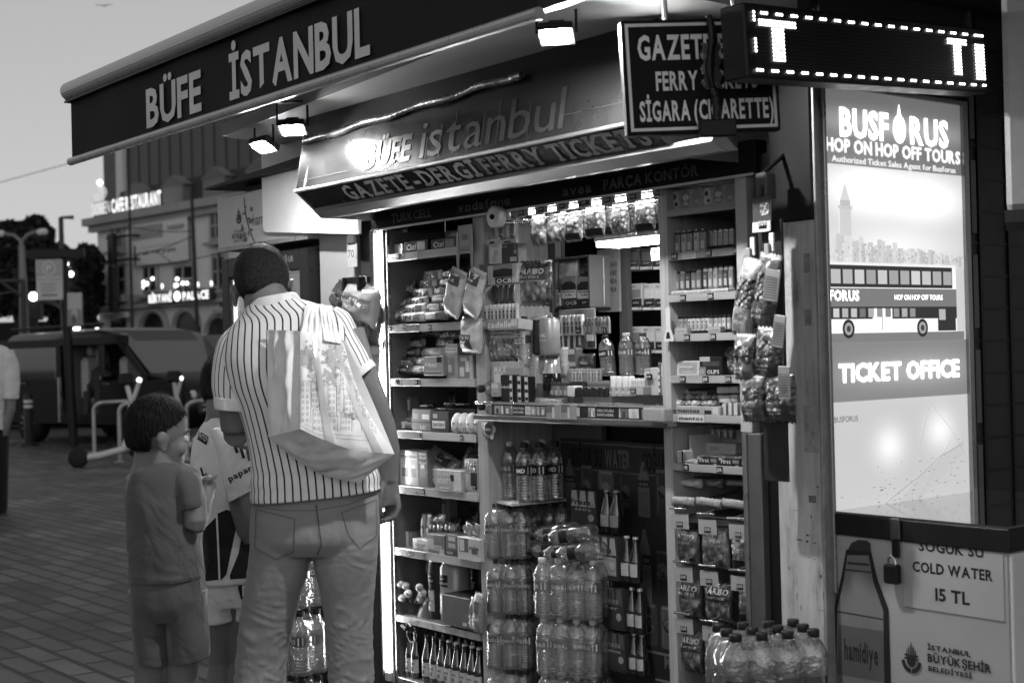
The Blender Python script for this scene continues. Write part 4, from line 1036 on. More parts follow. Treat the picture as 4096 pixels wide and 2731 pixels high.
m=MB();m.text('Chupa',-.01,.16,.022,G(.2),.0292,.08,bold=1);m.text('Chups',-.005,.125,.022,G(.2),.0290,.08,bold=1);m.box(.02,.052,.024,.028,.088,.104,BLACK);m.text('15₺',.036,.091,.010,G(.5),.0236,.026,bold=1);st.part(m,'lettering',bcard)
LP=[(185,795),(245,805),(222,742),(300,765),(235,685),(278,698),(400,712),(428,762),(415,815)]
bc=hit(*px('E',370,920),.06)
for i,(x,y)in enumerate(LP):
 q=hit(*px('E',x,y),.0+.01*(i%3));r_=.0145
 o=thing('lollipop',['lowest left','low front','middle left','middle','topmost left','upper','upper right','middle right','lower right'][i]+' wrapped lollipop stuck in the cloud stand','lollipop',q[0],.0+.01*(i%3),q[1],'lollipops on the stand')
 m=MB();m.ball((0,0,0),r_,FOIL(.5 if i%2 else.3,.25,.8,120),14,10);m.build('candy_head',o)
 m=MB();m.flat(-.006,.006,-.004,.006,-r_-.0002,G(.6));m.build('label',o)
 m=MB();m.tube([(0,0,-.012),(((bc[0]-q[0])*.7),.03,(SH(6)+.04-q[1]))],.0022,G(.1,.3));m.build('stick',o)
for i,b in enumerate(((448,470,545,1005,.03),(530,490,690,1028,.02),(700,520,790,1000,.16),(810,500,930,1000,.16))):
 o=can('crisp_tube',['left front dark','right front pale','left rear dark','right rear dark'][i]+' tall potato crisp tube on the seventh shelf','crisp tube',RX('E',*b[:4],b[4],SH(6)),b[4],[.03,.33,.03,.03][i],[('ster',.42,.72,.035,.6,.3),('tato',.46,.64,.05,.6,.42)],[(.26,.66,.6,.8,.02),(.28,.7,.14,.5,[.35,.5,.2,.2][i]),(.35,.65,.33,.48,.6)],'crisp tubes on the seventh shelf')
carton('brown_carton','open brown cardboard carton on the seventh shelf','carton',RX('E',620,790,865,1080,-.012,SH(6)+.01),-.02,.14,.11,[],[(.72,.98,.05,.5,.14),(.75,.9,.1,.2,.5),(.45,.5,.03,.1,.2)],top=G(.02))
for i,b in enumerate(((850,800,925,1080),(905,750,985,1085))):
 pouch('pretzel_pack',['left','right'][i]+' pretzel stick pack leaning in the carton corner','pretzel pack',RX('E',*b,-.02,SH(6)+.01),-.035-.012*i,.03,.25,[('Cubuk',.5,.35,.1,.55,.8,.2)],[(.2,.8,.5,.8,.12),(.1,.7,.05,.28,.5)],'pretzel packs on the seventh shelf',ry=R_(6))
BX=[(285,355),(335,412),(437,510),(503,580),(570,645),(632,712),(698,780),(772,850),(842,915),(900,980)]
for i,(x0,x1)in enumerate(BX):
 s_,z_,w_,h_=RX('E',x0,1150+20*i if i>1 else 1160,x1,1530+8*i,.03,SH(7))
 glass_bottle(ordl(i,10,'dark glass soda bottle')+' in the front row of the bottom shelf',s_,.03,SH(7),.165,.021,.012,.45,.12 if i<5 else.55,'Fresa','front row of soda bottles')
for i,x in enumerate((320,425,480,590,655,735,800,860,930)):
 s_=hit(*px('E',x,1300),.15)[0]
 glass_bottle(ordl(i,9,'dark soda bottle')+' in the back row of the bottom shelf',s_,.13,SH(7),.175,.021,.012,.1,.12,'','back row of soda bottles')
m=lc.mb();m.tube([(.13+.03*math.cos(a),.0,.385+.03*math.sin(a))for a in[i*math.pi/10 for i in range(21)]],.004,BLACK);m.tube([(.08,-.01,.41),(.11,-.012,.40),(.12,-.01,.425),(.15,-.012,.415)],.006,BLACK);lc.part(m,'cable_loop')
# column goods: price card and crisp bags
pc=KThing('price_card','white price card marked 70 hanging on the dark side panel','card',-.12,-.05,1.62)
a=rect('R',1795,135,1865,305,-.05);m=pc.mb();m.box(a[0],a[1],-.054,-.05,a[2],a[3],G(.5,.5),.001);pc.part(m,'card_panel')
m=pc.mb();m.text('70',a[0]*.6+a[1]*.4,a[2]+.035,.03,BLACK,-.0545,(a[1]-a[0])*.6);m.text('TL',a[1]-.006,a[2]+.03,.009,BLACK,-.0547);pc.part(m,'lettering')
m=pc.mb();m.box(a[0]+.005,a[1]-.004,-.06,-.042,a[3]-.004,a[3]+.05,G(.12,.35,.4),.006);pc.part(m,'clip')
for i,(b,n_,v,rr)in enumerate((((1680,410,1925,700),-.12,.5,16),((1600,430,1750,640),-.08,.05,30),((1810,560,1960,900),-.07,.08,6),((1860,820,1985,1100),-.06,.2,4))):
 pouch('crisp_bag',['large pale crisp bag with wavy name','dark crisp bag behind the pale one','dark foil crisp bag below the pale one','lowest grey crisp bag'][i]+' clipped in front of the dark side panel','crisp bag',RX('R',*b,n_),n_,.08,v,[('Ruffles',.5,.48,.15,.6,.75,.1)]if i==0 else[('max',.4,.6,.1,.5,.4)]if i==1 else[],[(.12,.9,.42,.68,.22)]if i==0 else[],'crisp bags hanging by the cabinet',ry=R_(rr),mat=FOIL(v,.18,.6,30))
m=pc.mb();b_=rect('R',1755,375,1910,415,-.1);m.box(b_[0],b_[1],-.105,-.09,b_[2],b_[3],BLACK,.003)
for q in(.1,.8):m.box(b_[0]+(b_[1]-b_[0])*q,b_[0]+(b_[1]-b_[0])*(q+.12),-.115,-.08,b_[2]-.03,b_[3],BLACK,.003)
m.box((b_[0]+b_[1])/2-.006,(b_[0]+b_[1])/2+.006,-.09,.03,b_[2],b_[3],BLACK);pc.part(m,'bag_hanger')
rnd.seed(17)
for i in range(1,7):
 x=.07
 for k in range(6):
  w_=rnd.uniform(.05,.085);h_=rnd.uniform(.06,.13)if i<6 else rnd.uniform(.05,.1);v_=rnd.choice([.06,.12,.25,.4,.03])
  nm=ordl(k,6,'dim packet')+' at the back of the '+ORD[i]+' cabinet shelf'
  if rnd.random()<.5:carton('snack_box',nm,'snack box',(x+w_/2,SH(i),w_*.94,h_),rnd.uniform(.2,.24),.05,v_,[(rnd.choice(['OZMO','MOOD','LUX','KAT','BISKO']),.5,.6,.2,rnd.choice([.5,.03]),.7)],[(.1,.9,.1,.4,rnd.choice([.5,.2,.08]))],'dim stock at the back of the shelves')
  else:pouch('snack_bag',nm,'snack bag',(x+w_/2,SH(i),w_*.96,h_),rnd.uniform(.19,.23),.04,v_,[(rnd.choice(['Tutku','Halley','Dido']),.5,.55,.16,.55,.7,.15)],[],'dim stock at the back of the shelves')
  x+=w_
  if x>.5:break
# middle window
kw=KThing('window_counter','shop window counter with printed front strip and dark cupboard under it','counter',1.0,.1,1.0)
CT=1.165
m=kw.mb();m.box(.605,1.47,-.05,.62,CT-.02,CT,G(.2,.45),.004);kw.part(m,'worktop')
m=kw.mb();m.box(.60,1.478,-.062,-.05,1.148,1.166,G(.1,.35,.3),.003);m.box(.605,1.475,-.06,-.056,1.2,1.208,CLEAR(.7,.5,.3),.001);kw.part(m,'edge_rail')
m=kw.mb()
a0=hit(*px('H',190,1250),-.057)[0];a1=hit(*px('H',1980,1270),-.057)[0]
m.box(a0,a1,-.057,-.052,1.167,1.2005,G(.025,.35));fr=kw.part(m,'front_strip')
m=kw.mb()
def fx(x):return hit(*px('H',x,1260),-.058)[0]
rnd.seed(3)
for x0,x1,v in((220,290,.28),(296,322,.5),(335,400,.16),(405,425,.4),(570,632,.5),(635,690,.3),(700,735,.35),(745,800,.22),(1155,1192,.5),(1290,1312,.35),(1318,1345,.45),(1650,1740,.12),(1750,1865,.55),(1895,1950,.1),(1640,1655,.5),(1345,1365,.5)):
 m.flat(fx(x0),fx(x1),1.170,1.197,-.0574,G(v,.35,0,.3,90));
 m.flat(fx(x0+(x1-x0)*.3),fx(x0+(x1-x0)*.7),1.172,1.188,-.0577,G(rnd.choice([.05,.4,.6]),.35,0,.3,90))
for x,w in((495,120),(1485,190)):
 s_=fx(x);w_=fx(x+w/2)-fx(x-w/2)
 m.text('FARKLI TATLARLA',s_,1.186,.0075,G(.5),-.0576,w_,bold=1);m.text('KANATLANDIRIR.',s_,1.174,.0075,G(.5),-.0576,w_,bold=1)
kw.part(m,'printed_ads',fr)
for i,(x0,x1)in enumerate(((802,970),(975,1146))):
 carton('transit_card',['left','right'][i]+' one of two grey transit card notices fixed on the counter front','card',RX('H',x0,1185,x1,1362,-.07),-.068,.004,.25,[],[(.05,.62,.45,.98,.12),(.45,.6,.1,.8,.5)],'transit cards on the counter front')
m=kw.mb();m.box(.61,.86,.26,.28,.1,1.144,G(.12,.5));m.box(.86,1.95,.30,.32,.1,1.144,G(.02,.6));kw.part(m,'cupboard_front')
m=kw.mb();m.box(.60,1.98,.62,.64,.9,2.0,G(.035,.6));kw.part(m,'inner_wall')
bn=KThing('plastic_bin','translucent plastic tub hung at the right end of the counter','tub',1.43,-.06,1.14)
a=rect('H',1985,1095,2232,1392,-.08);m=bn.mb();m.box(a[0],a[1],-.11,-.066,a[2],a[3]-.03,CLEAR(.6,.4,.4),.006);bn.part(m,'tub_wall')
m=bn.mb();m.box(a[0]+.006,a[1]-.006,-.105,-.07,a[2]+.005,a[3]-.045,NUTS(.3,.7,50));bn.part(m,'contents')
hr=KThing('hanging_rail','wire rail with hooks under the header holding nut bags','rail',1.1,.05,1.79)
m=hr.mb()
for n_ in(.0,.06,.12):m.tube([(.66,n_,1.79),(1.44,n_,1.79)],.003,G(.5,.25,.9))
for i in range(16):m.tube([(.68+i*.05,-.02,1.775),(.68+i*.05,.2,1.785)],.002,G(.5,.25,.9),6)
hr.part(m,'rail_wire')
NB=[((600,300,755,672),(.1,.7,45),1,.02),((765,300,925,635),(.12,.6,40),0,.05),((925,262,1000,600),(.45,.75,60),0,.03),((985,280,1170,618),(.15,.7,55),1,.02),((1165,250,1235,560),(.5,.7,60),0,.07),((1212,200,1430,575),(.5,.72,58),1,.01),((1425,205,1530,555),(.45,.7,58),1,.06),((1515,180,1700,540),(.35,.6,60),1,.02),((1690,170,1790,525),(.12,.4,55),0,.06),((1778,140,2005,520),(.45,.7,62),1,.01),((1995,170,2125,505),(.4,.65,62),1,.05),((2110,130,2180,500),(.2,.5,55),0,.03)]
KINDS=['mixed sweets bag','dark mixed nut bag','narrow pale nut bag','striped nut mix bag','narrow pale bag','large pale almond bag','half covered almond bag','grey cashew bag','narrow dark nut bag','pale peanut bag','half hidden peanut bag','cut off nut bag']
for i,(b,nv,lab,n_)in enumerate(NB):
 pouch('nut_bag',ordl(i,12,KINDS[i])+' on the rail under the header','nut bag',RX('G',*b,n_),n_,.035,.4,[('tadım',.5,.6,.08,.65,.4)]if lab and i>2 else[],([(.25,.75,.55,.72,.28)]if lab and i>2 else[])+[(.12,.95,.05,.28,.02)]*(i in(3,5,6,9,10)),'nut bags on the hanging rail',mat=NUTS(*nv),win=[(0,1,0,.07,FOIL(.25)),(0,1,.94,1,FOIL(.5))],wr=.1)
PT=[((465,195,622,335),'30₺'),((695,150,845,295),'30₺'),((935,110,1088,258),'30₺'),((1182,65,1342,225),'30₺'),((1450,35,1612,190),'35₺'),((1732,8,1912,150),'35₺'),((2035,-30,2160,105),'35₺')]
for i,(b,t)in enumerate(PT):
 carton('price_card',ordl(i,7,'grey price card')+' in front of the hanging nut bags','price card',RX('G',*b,-.015),-.02,.003,.26,[(t,.48,.24,.18,.5,.3)],[(.28 if i!=3 else.12,.7 if i!=3 else.85,.12,.5,.02)],'price cards over the nut bags',ry=R_(-3))
b_=rect('G',1378,640,2180,600,.22)
wl=KThing('strip_lamp','bright rectangular strip lamp hung below the nut bags','lamp',1.3,.22,1.6)
s0=hit(*px('G',1378,640),.16)[0];s1=hit(*px('G',2180,560),.16)[0];zl=hit(*px('G',1800,622),.16)[1]
m=wl.mb();m.box(s0,s1,.16,.26,zl-.004,zl+.012,EM(40.),.003);wl.part(m,'diffuser')
m=wl.mb();m.box(s0-.004,s1+.004,.155,.265,zl+.0125,zl+.03,G(.3,.4),.002);wl.part(m,'housing')
m=wl.mb();m.box(s0+.1,s1,.30,.31,zl-.05,zl-.01,NUTS(.1,.7,40));wl.part(m,'painted_mirror_strip')  # speckled colour pattern painted on in place of a mirror reflection
ul=KThing('tube_light','thin lit tube behind the price cards above the nut bags','lamp',1.2,.19,1.79)
m=ul.mb();m.tube([(.80,.005,1.797),(1.41,.005,1.797)],.006,EM(38),8);ul.part(m,'diffuser')
m=ul.mb();m.box(.78,1.42,-.005,.015,1.8035,1.811,G(.5));ul.part(m,'holder')
q=hit(*px('G',200,335),-.06)
cc=KThing('dome_camera','round ring camera with dark lens hung at the window corner','camera',q[0],-.06,q[1])
def disc(m,r,y0,y1,mat,seg=24):m.T=Matrix.Rotation(R_(90),4,'X');m.lathe([(r*.96,y0),(r,y0+.002),(r,y1),(0,y1)],mat,seg);m.T=None
m=MB();m.T=Matrix.Rotation(R_(90),4,'X');m.lathe([(.033,-.03),(.034,-.002),(.030,.0),(.026,-.001)],G(.7,.3),28);m.T=None;cc.part(m,'ring')
m=MB();m.T=Matrix.Rotation(R_(90),4,'X');m.lathe([(.0265,-.004),(.0,-.003)],BLACK,24)
for i in range(18):a=i*math.pi/9;m.ball((.021*math.cos(a),.021*math.sin(a),-.002),.002,G(.6,.3),6,4)
m.T=None;cc.part(m,'lens_plate')
m=MB();m.ball((0,-.002,0),.009,G(.01,.05,0,0));m.tube([(0,.03,.01),(0,.06,.06)],.008,G(.4));cc.part(m,'lens')
pouch('shop_bag','white letter sticker bag beside the ring camera','bag',RX('G',285,235,395,375,-.03),-.03,.01,.5,[('S',.4,.35,.4,.03,.5)])
for i in range(7):
 x=20+i*57
 pouch('sachet_strip',ordl(i,7,'long sachet strip')+' hanging beside the ring camera','sachet strip',RX('G',x,385-(10 if i>3 else 0),x+50,590,.03),.03+.002*i,.014,.3,[('S',.5,.1,.12,[.05,.6][i%2],.5)],[(.1,.9,.3,.9,[.12,.45][i%2])],'sachet strips by the camera',mat=FOIL([.12,.1,.16,.55,.5,.45,.3][i]))
m=kw.mb();a=rect('G',410,250,500,840,.06);m.box(a[0],a[1],.05,.06,a[2],a[3],G(.26,.45,0,.2,6));kw.part(m,'window_jamb')
carton('cable_box','white charging cable box with pictured plug','cable box',RX('G',155,650,302,872,-.005),-.006,.04,.6,[('TONEZ',.5,.86,.07,.1,.55)],[(.0,.1,.1,.95,.2),(.3,.65,.1,.45,.42),(.45,.75,.45,.72,.35),(.5,.7,.6,.7,.55)])
carton('cable_box','dark earphone box with pictured cable next to the white box','cable box',RX('G',303,640,492,875,-.002),-.004,.04,.05,[('BEYOND',.22,.84,.06,.5,.36)],[(.78,.96,.5,.66,.35),(.55,.95,.12,.34,.5),(.85,.88,.6,.98,.4)])
for i,b in enumerate(((130,585,262,655),(272,588,470,640))):
 o=carton('hang_tab',['left','right'][i]+' pale cardboard hang tab above the cable boxes','hang tab',RX('G',*b,-.001),-.001,.004,.4,[],[(.3,.7,.2,.55,.01)],'hang tabs above the cable boxes')
for i in range(3):
 carton('cable_box',ordl(i,3,'grey cable box edge')+' left of the white cable box','cable box',RX('G',50+i*35,650,82+i*35,875,.02),.02-.004*i,.03,.2,[],[(.2,.8,.3,.4,.05),(.2,.8,.5,.8,.1)],'grey cable box edges')
carton('rolling_paper_box','pale display box with black triangle picture and white letters','display box',RX('G',155,876,496,1100,-.025),-.03,.05,.5,[('OCB',.575,.06,.22,.7,.5)],[(.2,.84,.36,.98,.2),(.27,.83,.02,.32,.012),(.02,.14,.1,.3,.35)])
o_=rect('G',222,880,440,1018,-.031)
carton('rolling_paper_box','dark side box left of the display box with white letters','display box',RX('G',50,876,154,1105,-.02),-.022,.05,.09)
tri=KThing('cigarette_pack','cigarette pack with black roof shape in the display box window','cigarette pack',(o_[0]+o_[1])/2,-.033,o_[2])
m=tri.mb();m.box(o_[0],o_[1],-.036,-.0305,o_[2],o_[3],G(.22,.35),.001);tri.part(m,'pack_body')
m=tri.mb();m.prism([(o_[0],o_[2]+.001),(o_[1],o_[2]+.001),(o_[1],o_[2]+.022),((o_[0]+o_[1])/2,o_[3]*.7+o_[2]*.3),(o_[0],o_[2]+.022)],-.0368,-.0362,BLACK);tri.part(m,'printed_front')
for i in range(6):
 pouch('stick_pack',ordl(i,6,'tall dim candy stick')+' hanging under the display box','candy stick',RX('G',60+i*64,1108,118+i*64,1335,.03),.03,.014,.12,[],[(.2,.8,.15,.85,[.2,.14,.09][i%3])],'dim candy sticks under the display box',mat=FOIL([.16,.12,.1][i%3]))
tb=carton('vial_box','open pale box of glass vials with bold white name','display box',RX('H',165,215,515,335,-.03),-.04,.06,.26,[('tadelle',.4,.2,.62,.62,.78,.1)],[(.78,.97,.3,.9,.55)],rx=R_(-6))
carton('vial_box','angled side wall of the open vial box','display box',RX('H',45,210,165,335,-.01),-.02,.06,.22,[],[(.1,.9,.3,.7,.4)])
lighter_row(('glass flavour vial','in the open pale box'),'H',95,470,55,240,-.02,None,9,[.45,.3,.4],[.5,.45],'glass vials in the pale box','vial','vial',.12,cyl=True)
lighter_row(('rear glass vial','behind the front vials'),'H',110,460,45,230,.005,None,8,[.35,.4],[.45],'rear glass vials','vial','vial',.2,cyl=True)
pouch('shell_packet','ribbed curved wafer packet under the vial box','wafer packet',RX('H',105,330,445,385,-.02),-.02,.03,.35,[],[(.05+.07*i,.08+.07*i,.1,.9,.1)for i in range(13)],crimp='x')
pouch('gummy_bag','black and clear gummy berry bag hanging from the rail','gummy bag',RX('G',495,832,862,1352,-.01),-.03,.05,.03,[('HARIBO',.5,.7,.125,.42,.78),('Berries',.47,.61,.075,.3,.62,.15)],[(.1,.9,.545,.555,.5)],None,0,0,R_(2),mat=FOIL(.02),win=[(.04,.96,.14,.54,NUTS(.02,.5,34)),(0,1,0,.09,FOIL(.1))])
fc=KThing('cigarette_case','open frame case with cigarette packs inside the window','display case',.95,.3,1.4)
a=rect('G',890,812,1342,1375,.30);wf=a[1]-a[0];hf=a[3]-a[2]
m=fc.mb();m.box(a[0],a[1],.36,.37,a[2],a[3],G(.25,.5));fc.part(m,'back')
m=fc.mb();m.box(a[0]-.01,a[0],.28,.37,a[2],a[3],BLACK);m.box(a[1],a[1]+.008,.28,.37,a[2],a[3],G(.1));m.box(a[0]-.01,a[1]+.008,.28,.37,a[2]-.01,a[2],BLACK);m.box(a[0]-.01,a[1]+.008,.28,.37,a[3],a[3]+.006,G(.12));fc.part(m,'frame')
for i,(x0,x1)in enumerate(((990,1152),(1168,1330))):
 carton('cigarette_pack',['left','right'][i]+' cigarette pack with white warning panel in the frame case','cigarette pack',RX('G',x0,1012,x1,1268,.29),.29,.03,.2,[('Smoking',.5,.27,.085,.03,.82),('kills',.5,.13,.085,.03,.42)],[(.0,1,.02,.38,.62),(0,1,.4,.64,.02),(.1,.9,.64,.7,.02),(.22,.78,.7,.76,.02)],'cigarette packs in the frame case')
carton('rolling_paper_pack','black rolling paper pack with outlined letters under the cigarette packs','rolling papers',RX('G',1015,1272,1322,1362,.285),.285,.02,.015,[('OCB',.28,.35,.42,.45,.42),('g',.75,.4,.35,.4,.2,.3)],[(.02,.98,.06,.1,.3),(.02,.98,.88,.92,.3)])
carton('cigarette_pack','small white pack with black head at the left of the frame case','cigarette pack',RX('G',905,1150,975,1360,.29),.29,.03,.5,[],[(0,1,.78,1,.02),(.2,.8,.2,.65,.25),(.2,.8,.82,.95,.5)])
pouch('plastic_bag','crumpled clear plastic bag in the upper left of the frame case','bag',RX('G',905,820,1145,1120,.30),.30,.04,.3,mat=FOIL(.4,.15,1.,26))
carton('picture_card','dark framed picture card in the frame case','card',RX('G',1140,885,1325,1005,.32),.32,.005,.05,[],[(.1,.9,.4,.75,.1),(.2,.6,.2,.5,.16)])
carton('poster','pale poster sheet with curved picture right of the frame case','poster',RX('G',1346,800,1472,1345,.34),.34,.003,.36,[('OOOO',.45,.22,.04,.1,.8)],[(0,.5,.75,1,.25),(.1,1,.45,.55,.1),(.0,1,.0,.12,.2),(0,.85,.56,.74,.5)])
nw=KThing('notice_panel','grey notice panel with dark lettering inside the window','notice',1.05,.40,1.4)
a=rect('G',1400,700,1640,1420,.40);m=nw.mb();m.box(a[0],a[1],.40,.41,a[2],a[3],G(.2,.5));nw.part(m,'panel')
m=nw.mb()
for i,t in enumerate(('YASASI','YALNIZ','KUNDA','YAPILIR.')):m.text(t,a[0]*.25+a[1]*.75-.01,a[3]-.06-i*.028,.015,G(.03),.3992,.055,bold=1)
nw.part(m,'lettering')
m=kw.mb();a=rect('G',860,640,895,1420,.28);m.box(a[0],a[1],.27,.29,a[2],a[3]+.1,G(.06,.4));a=rect('G',1640,720,1735,1560,.42);m.box(a[0],a[1],.42,.44,a[2]-.2,a[3]+.12,G(.07,.5));kw.part(m,'window_post')
cs=KThing('cigarette_rack','dark wall rack of cigarette packs with price strips at the back','rack',1.35,.45,1.3)
m=cs.mb();m.box(1.12,1.46,.52,.53,1.17,1.85,BLACK);cs.part(m,'back')
for j,(z_,x0s,yt,yb,yl)in enumerate((('G',(1745,1895,2045),700,890,940),('G',(1775,1925,2052),1095,1352,1402),('H',(1775,1918,2060),303,560,610))):
 for i,x0 in enumerate(x0s):
  carton('cigarette_pack',['left','middle','right'][i]+' pack in the '+['top','middle','lower'][j]+' row of the cigarette rack','cigarette pack',RX(z_,x0,yt,x0+125 if i<2 else x0+115,yb,.45),.45,.03,.05 if j==0 else.35,[('kills',.5,.12,.07,.4,.5)],[(.0,1,.0,.33,.02),(.08,.92,.36,.74,.4 if i else.15),(.1,.5,.85,.9,.1)]if j else[(.1,.9,.3,.8,.09)],'packs in the cigarette rack')
 m=cs.mb();a=rect(z_,x0s[0]-15,yl-45,2200,yl,.44)
 m.box(a[0],a[1],.44,.5,a[2],a[3],G(.06,.5))
 for x0 in x0s:
  b_=rect(z_,x0-8,yl-45,x0+125,yl,.44);m.box(b_[0],b_[1],.4385,.4395,b_[2]+.002,b_[3]-.001,G(.4,.5));m.text('MARLBORO' if j<2 else 'FILTER',b_[0]+.004,b_[2]+.011,.006,BLACK,.438,(b_[1]-b_[0])*.6,al='l',bold=1);m.text('75₺',b_[1]-.003,b_[2]+.006,.007,BLACK,.438,al='r',bold=1)
 cs.part(m,'price_strip')
can('drink_can','tilted tall cola can with script lettering','can',RX('H',570,182,725,628,.02),.03,.035,[],[(.05,.95,.9,.97,.5)],'stacked drink cans',rz=R_(8))
def vtxt(o,t,R,h,v,z0,fh,bold=1,sh=0.):
 m=MB();m.T=Matrix.Rotation(R_(-90),4,'Y')
 m.text(t,z0+h/2,-R*.5,fh,G(v,.35,0,0),0,h,bold=bold,sh=sh);m.T=None
 m.v=[(-x,y,z)for x,y,z in m.v]if 0 else m.v
 wrapv(m,0,cyl_wrap(R+.0008));return m.build('printed_front',o)
o=[x for x in bpy.data.objects if x.get('label','').startswith('tilted tall cola')][0]
vtxt(o,'Coca-Cola',.0285,.12,.55,.012,.038,0,.25)
can('drink_can','silver energy drink can in front of the cola can','can',RX('H',692,208,845,638,-.01),-.012,.24,[('INK',.5,.5,.09,.55,.4),('TION',.4,.43,.03,.5,.2)],[(.3,.7,.4,.42,.5)],'stacked drink cans')
can('drink_can','lower can with pale emblem under the cola can','can',RX('H',592,640,700,860,.03),.03,.3,[('K',.5,.4,.25,.6,.3)],[(.3,.7,.1,.35,.05)],'stacked drink cans')
s_,z_,w_,h_=RX('H',705,640,855,1035,-.005)
o=thing('shot_glass_tower','half full dark drink in a clear tall glass under the cans','glass',s_,.03,z_)
m=MB();m.lathe([(w_*.42,0),(w_*.46,.01),(w_*.46,h_*.5),(0,h_*.5)],G(.006,.08,0,0),18);m.build('dark_drink',o)
m=MB();m.lathe([(w_*.46,h_*.5),(w_*.42,h_*.62),(w_*.34,h_),(0,h_)],G(.4,.15,.6),18);m.build('upper_can',o)
ms_w=bottle_meshes(.19,.0285,.02,.02,'HMD');ms_e=bottle_meshes(.19,.0285,.10,.45,'Erikli',.6);ms_h=bottle_meshes(.19,.0285,.045,.05,'Hamidiye',.4)
s_,z_,w_,h_=RX('H',418,310,556,690,-.01)
o=bottle_into(None,bottle_meshes(.16,.022,.03,.03,'',.4),KT(s_,.02,z_-.02),'sample_bottle',True);tag(o,'dark bottle wearing a handwritten water price card beside the cola','bottle')
carton('price_card','white handwritten water price card tied on the dark bottle','price card',RX('H',435,378,556,500,-.01),-.006,.002,.55,[('SU',.5,.7,.16,.03,.34),('WATER',.5,.44,.18,.03,.8),('15TL',.55,.1,.24,.03,.6)])
pouch('seed_bag','sunflower seed bag with curved top under the vial box','seed bag',RX('H',120,345,485,700,.0),-.005,.04,.4,[('tadım',.62,.19,.08,.55,.3)],[(.44,.78,.12,.36,.2)],mat=NUTS(.08,.75,48),win=[(.1,.95,.78,1,FOIL(.45)),(0,.12,0,1,FOIL(.2))])
carton('ice_cream_box','pale box with jagged crown style name behind the tissue packs','display box',RX('H',212,702,580,1095,.01),.0,.06,.3,[('MAX',.30,.68,.2,.6,.38,.1),('YENI',.55,.62,.06,.3,.2)],[(.1,.38,.3,.66,.55),(.3,.98,.82,.98,.4)])
carton('sticker_panel','patterned side panel of the pale box with small stickers','display box',RX('H',505,760,700,1000,.03),.02,.04,.32,[],[(.1,.3,.6,.9,.05),(.2,.4,.3,.6,.5),(.5,.7,.5,.9,.15),(.7,.9,.1,.5,.45),(.4,.6,.1,.3,.1)],rx=R_(-8))
for i,(x0,x1)in enumerate(((290,430),(442,515),(512,585))):
 carton('tissue_pack',ordl(i,3,'black tissue pack')+' standing on the counter with white end panel','tissues',RX('H',x0,852+10*i,x1,1092,-.03,CT+.001+.04),-.03+.004*i,.03,.02,[('selpak',.45,.52,.1,.5,.7)]if i==0 else[],[(.76 if i==0 else.45,.99,.02,.98,.45)]+[((.78 if i==0 else.5),.97,.08+.15*j,.2+.15*j,[.03,.6][j%2])for j in range(6)],'black tissue packs')
carton('gum_box','small tall box at the left front counter corner','box',RX('H',210,940,300,1100,-.03),-.04,.03,.3,[('nos',.6,.2,.12,.05,.4)],[(.1,.9,.6,.9,.5)])
carton('chocolate_bar','upright coconut bar with vertical white name','chocolate bar',RX('H',872,545,955,900,.06),.05,.012,.25,[],[(.3,.62,.02,.84,.6)]if 0 else[])
o=[x for x in bpy.data.objects if x.get('label','').startswith('upright coconut')][0]
b_=RX('H',872,545,955,900,.06);m=MB();m.T=Matrix.Rotation(R_(90),4,'Y');m.text('BOUNTY',-b_[3]*.42,-.011,.02,G(.62,.4),-.001,b_[3]*.8,bold=1);m.build('lettering',o)
pouch('chocolate_bar','pale half of the coconut bar wrapper behind the lettering','chocolate bar',RX('H',945,540,1030,895,.07),.07,.02,.5,ry=R_(3))
carton('gum_box','cut sheet display card with dark slanted corner behind the gum packs','display box',RX('H',1030,550,1150,775,.08),.08,.03,.08,[],[(0,.95,.1,.3,.4),(.0,.4,.0,.35,.5),(.1,.9,.7,.95,.5)])
pouch('chocolate_bar','black chocolate pouch with white lettering behind the gum packs','chocolate bar',RX('H',1145,612,1330,775,.09),.09,.03,.015,[('WAND',.5,.25,.25,.6,.5)],mat=FOIL(.015))
lighter_row(('gum stick pack','in the pale gum row on the counter'),'H',1040,1425,775,930,.04,None,11,[.22,.3,.42,.3,.45],[.5,.55],'gum stick packs','gum_pack','gum',.2,base_top=.75)
lighter_row(('pale cigarillo tube','in the upper rack under the frame case'),'H',945,1222,168,400,.2,None,6,[.55,.6],[.35,.5],'pale cigarillo tubes','cigarillo_tube','tube',.12,cyl=True)
lighter_row(('slim lighter','in the rack right of the cigarillo tubes'),'H',1235,1525,185,385,.2,None,7,[.18,.25,.45],[.4,.3],'slim lighters in the rack','lighter','lighter',.4)
lighter_row(('dark cigarillo tube','in the lower rack row'),'H',945,1228,405,560,.2,None,9,[.05,.4],[.04,.3],'dark cigarillo tubes','cigarillo_tube','tube',None,cyl=True)
lighter_row(('white capped tube','in the lower rack behind the bottles'),'H',1255,1345,392,540,.2,None,3,[.05],[.6],'white capped tubes','cigarillo_tube','tube',None,cyl=True,base_top=.5)
m=kw.mb()
for x,y,t in((1180,350,'100'),(1475,345,'75'),(1180,545,'35')):
 q=hit(*px('H',x,y),.19);price(m,q[0],q[1],.19,t,.022,.018)
kw.part(m,'price_tag')
carton('display_board','pale backing board with round print behind the tubes','board',RX('H',945,100,1360,560,.23),.235,.004,.3,[],[(.1,.2,.8,.95,.45),(.45,.7,.8,.95,.2)])
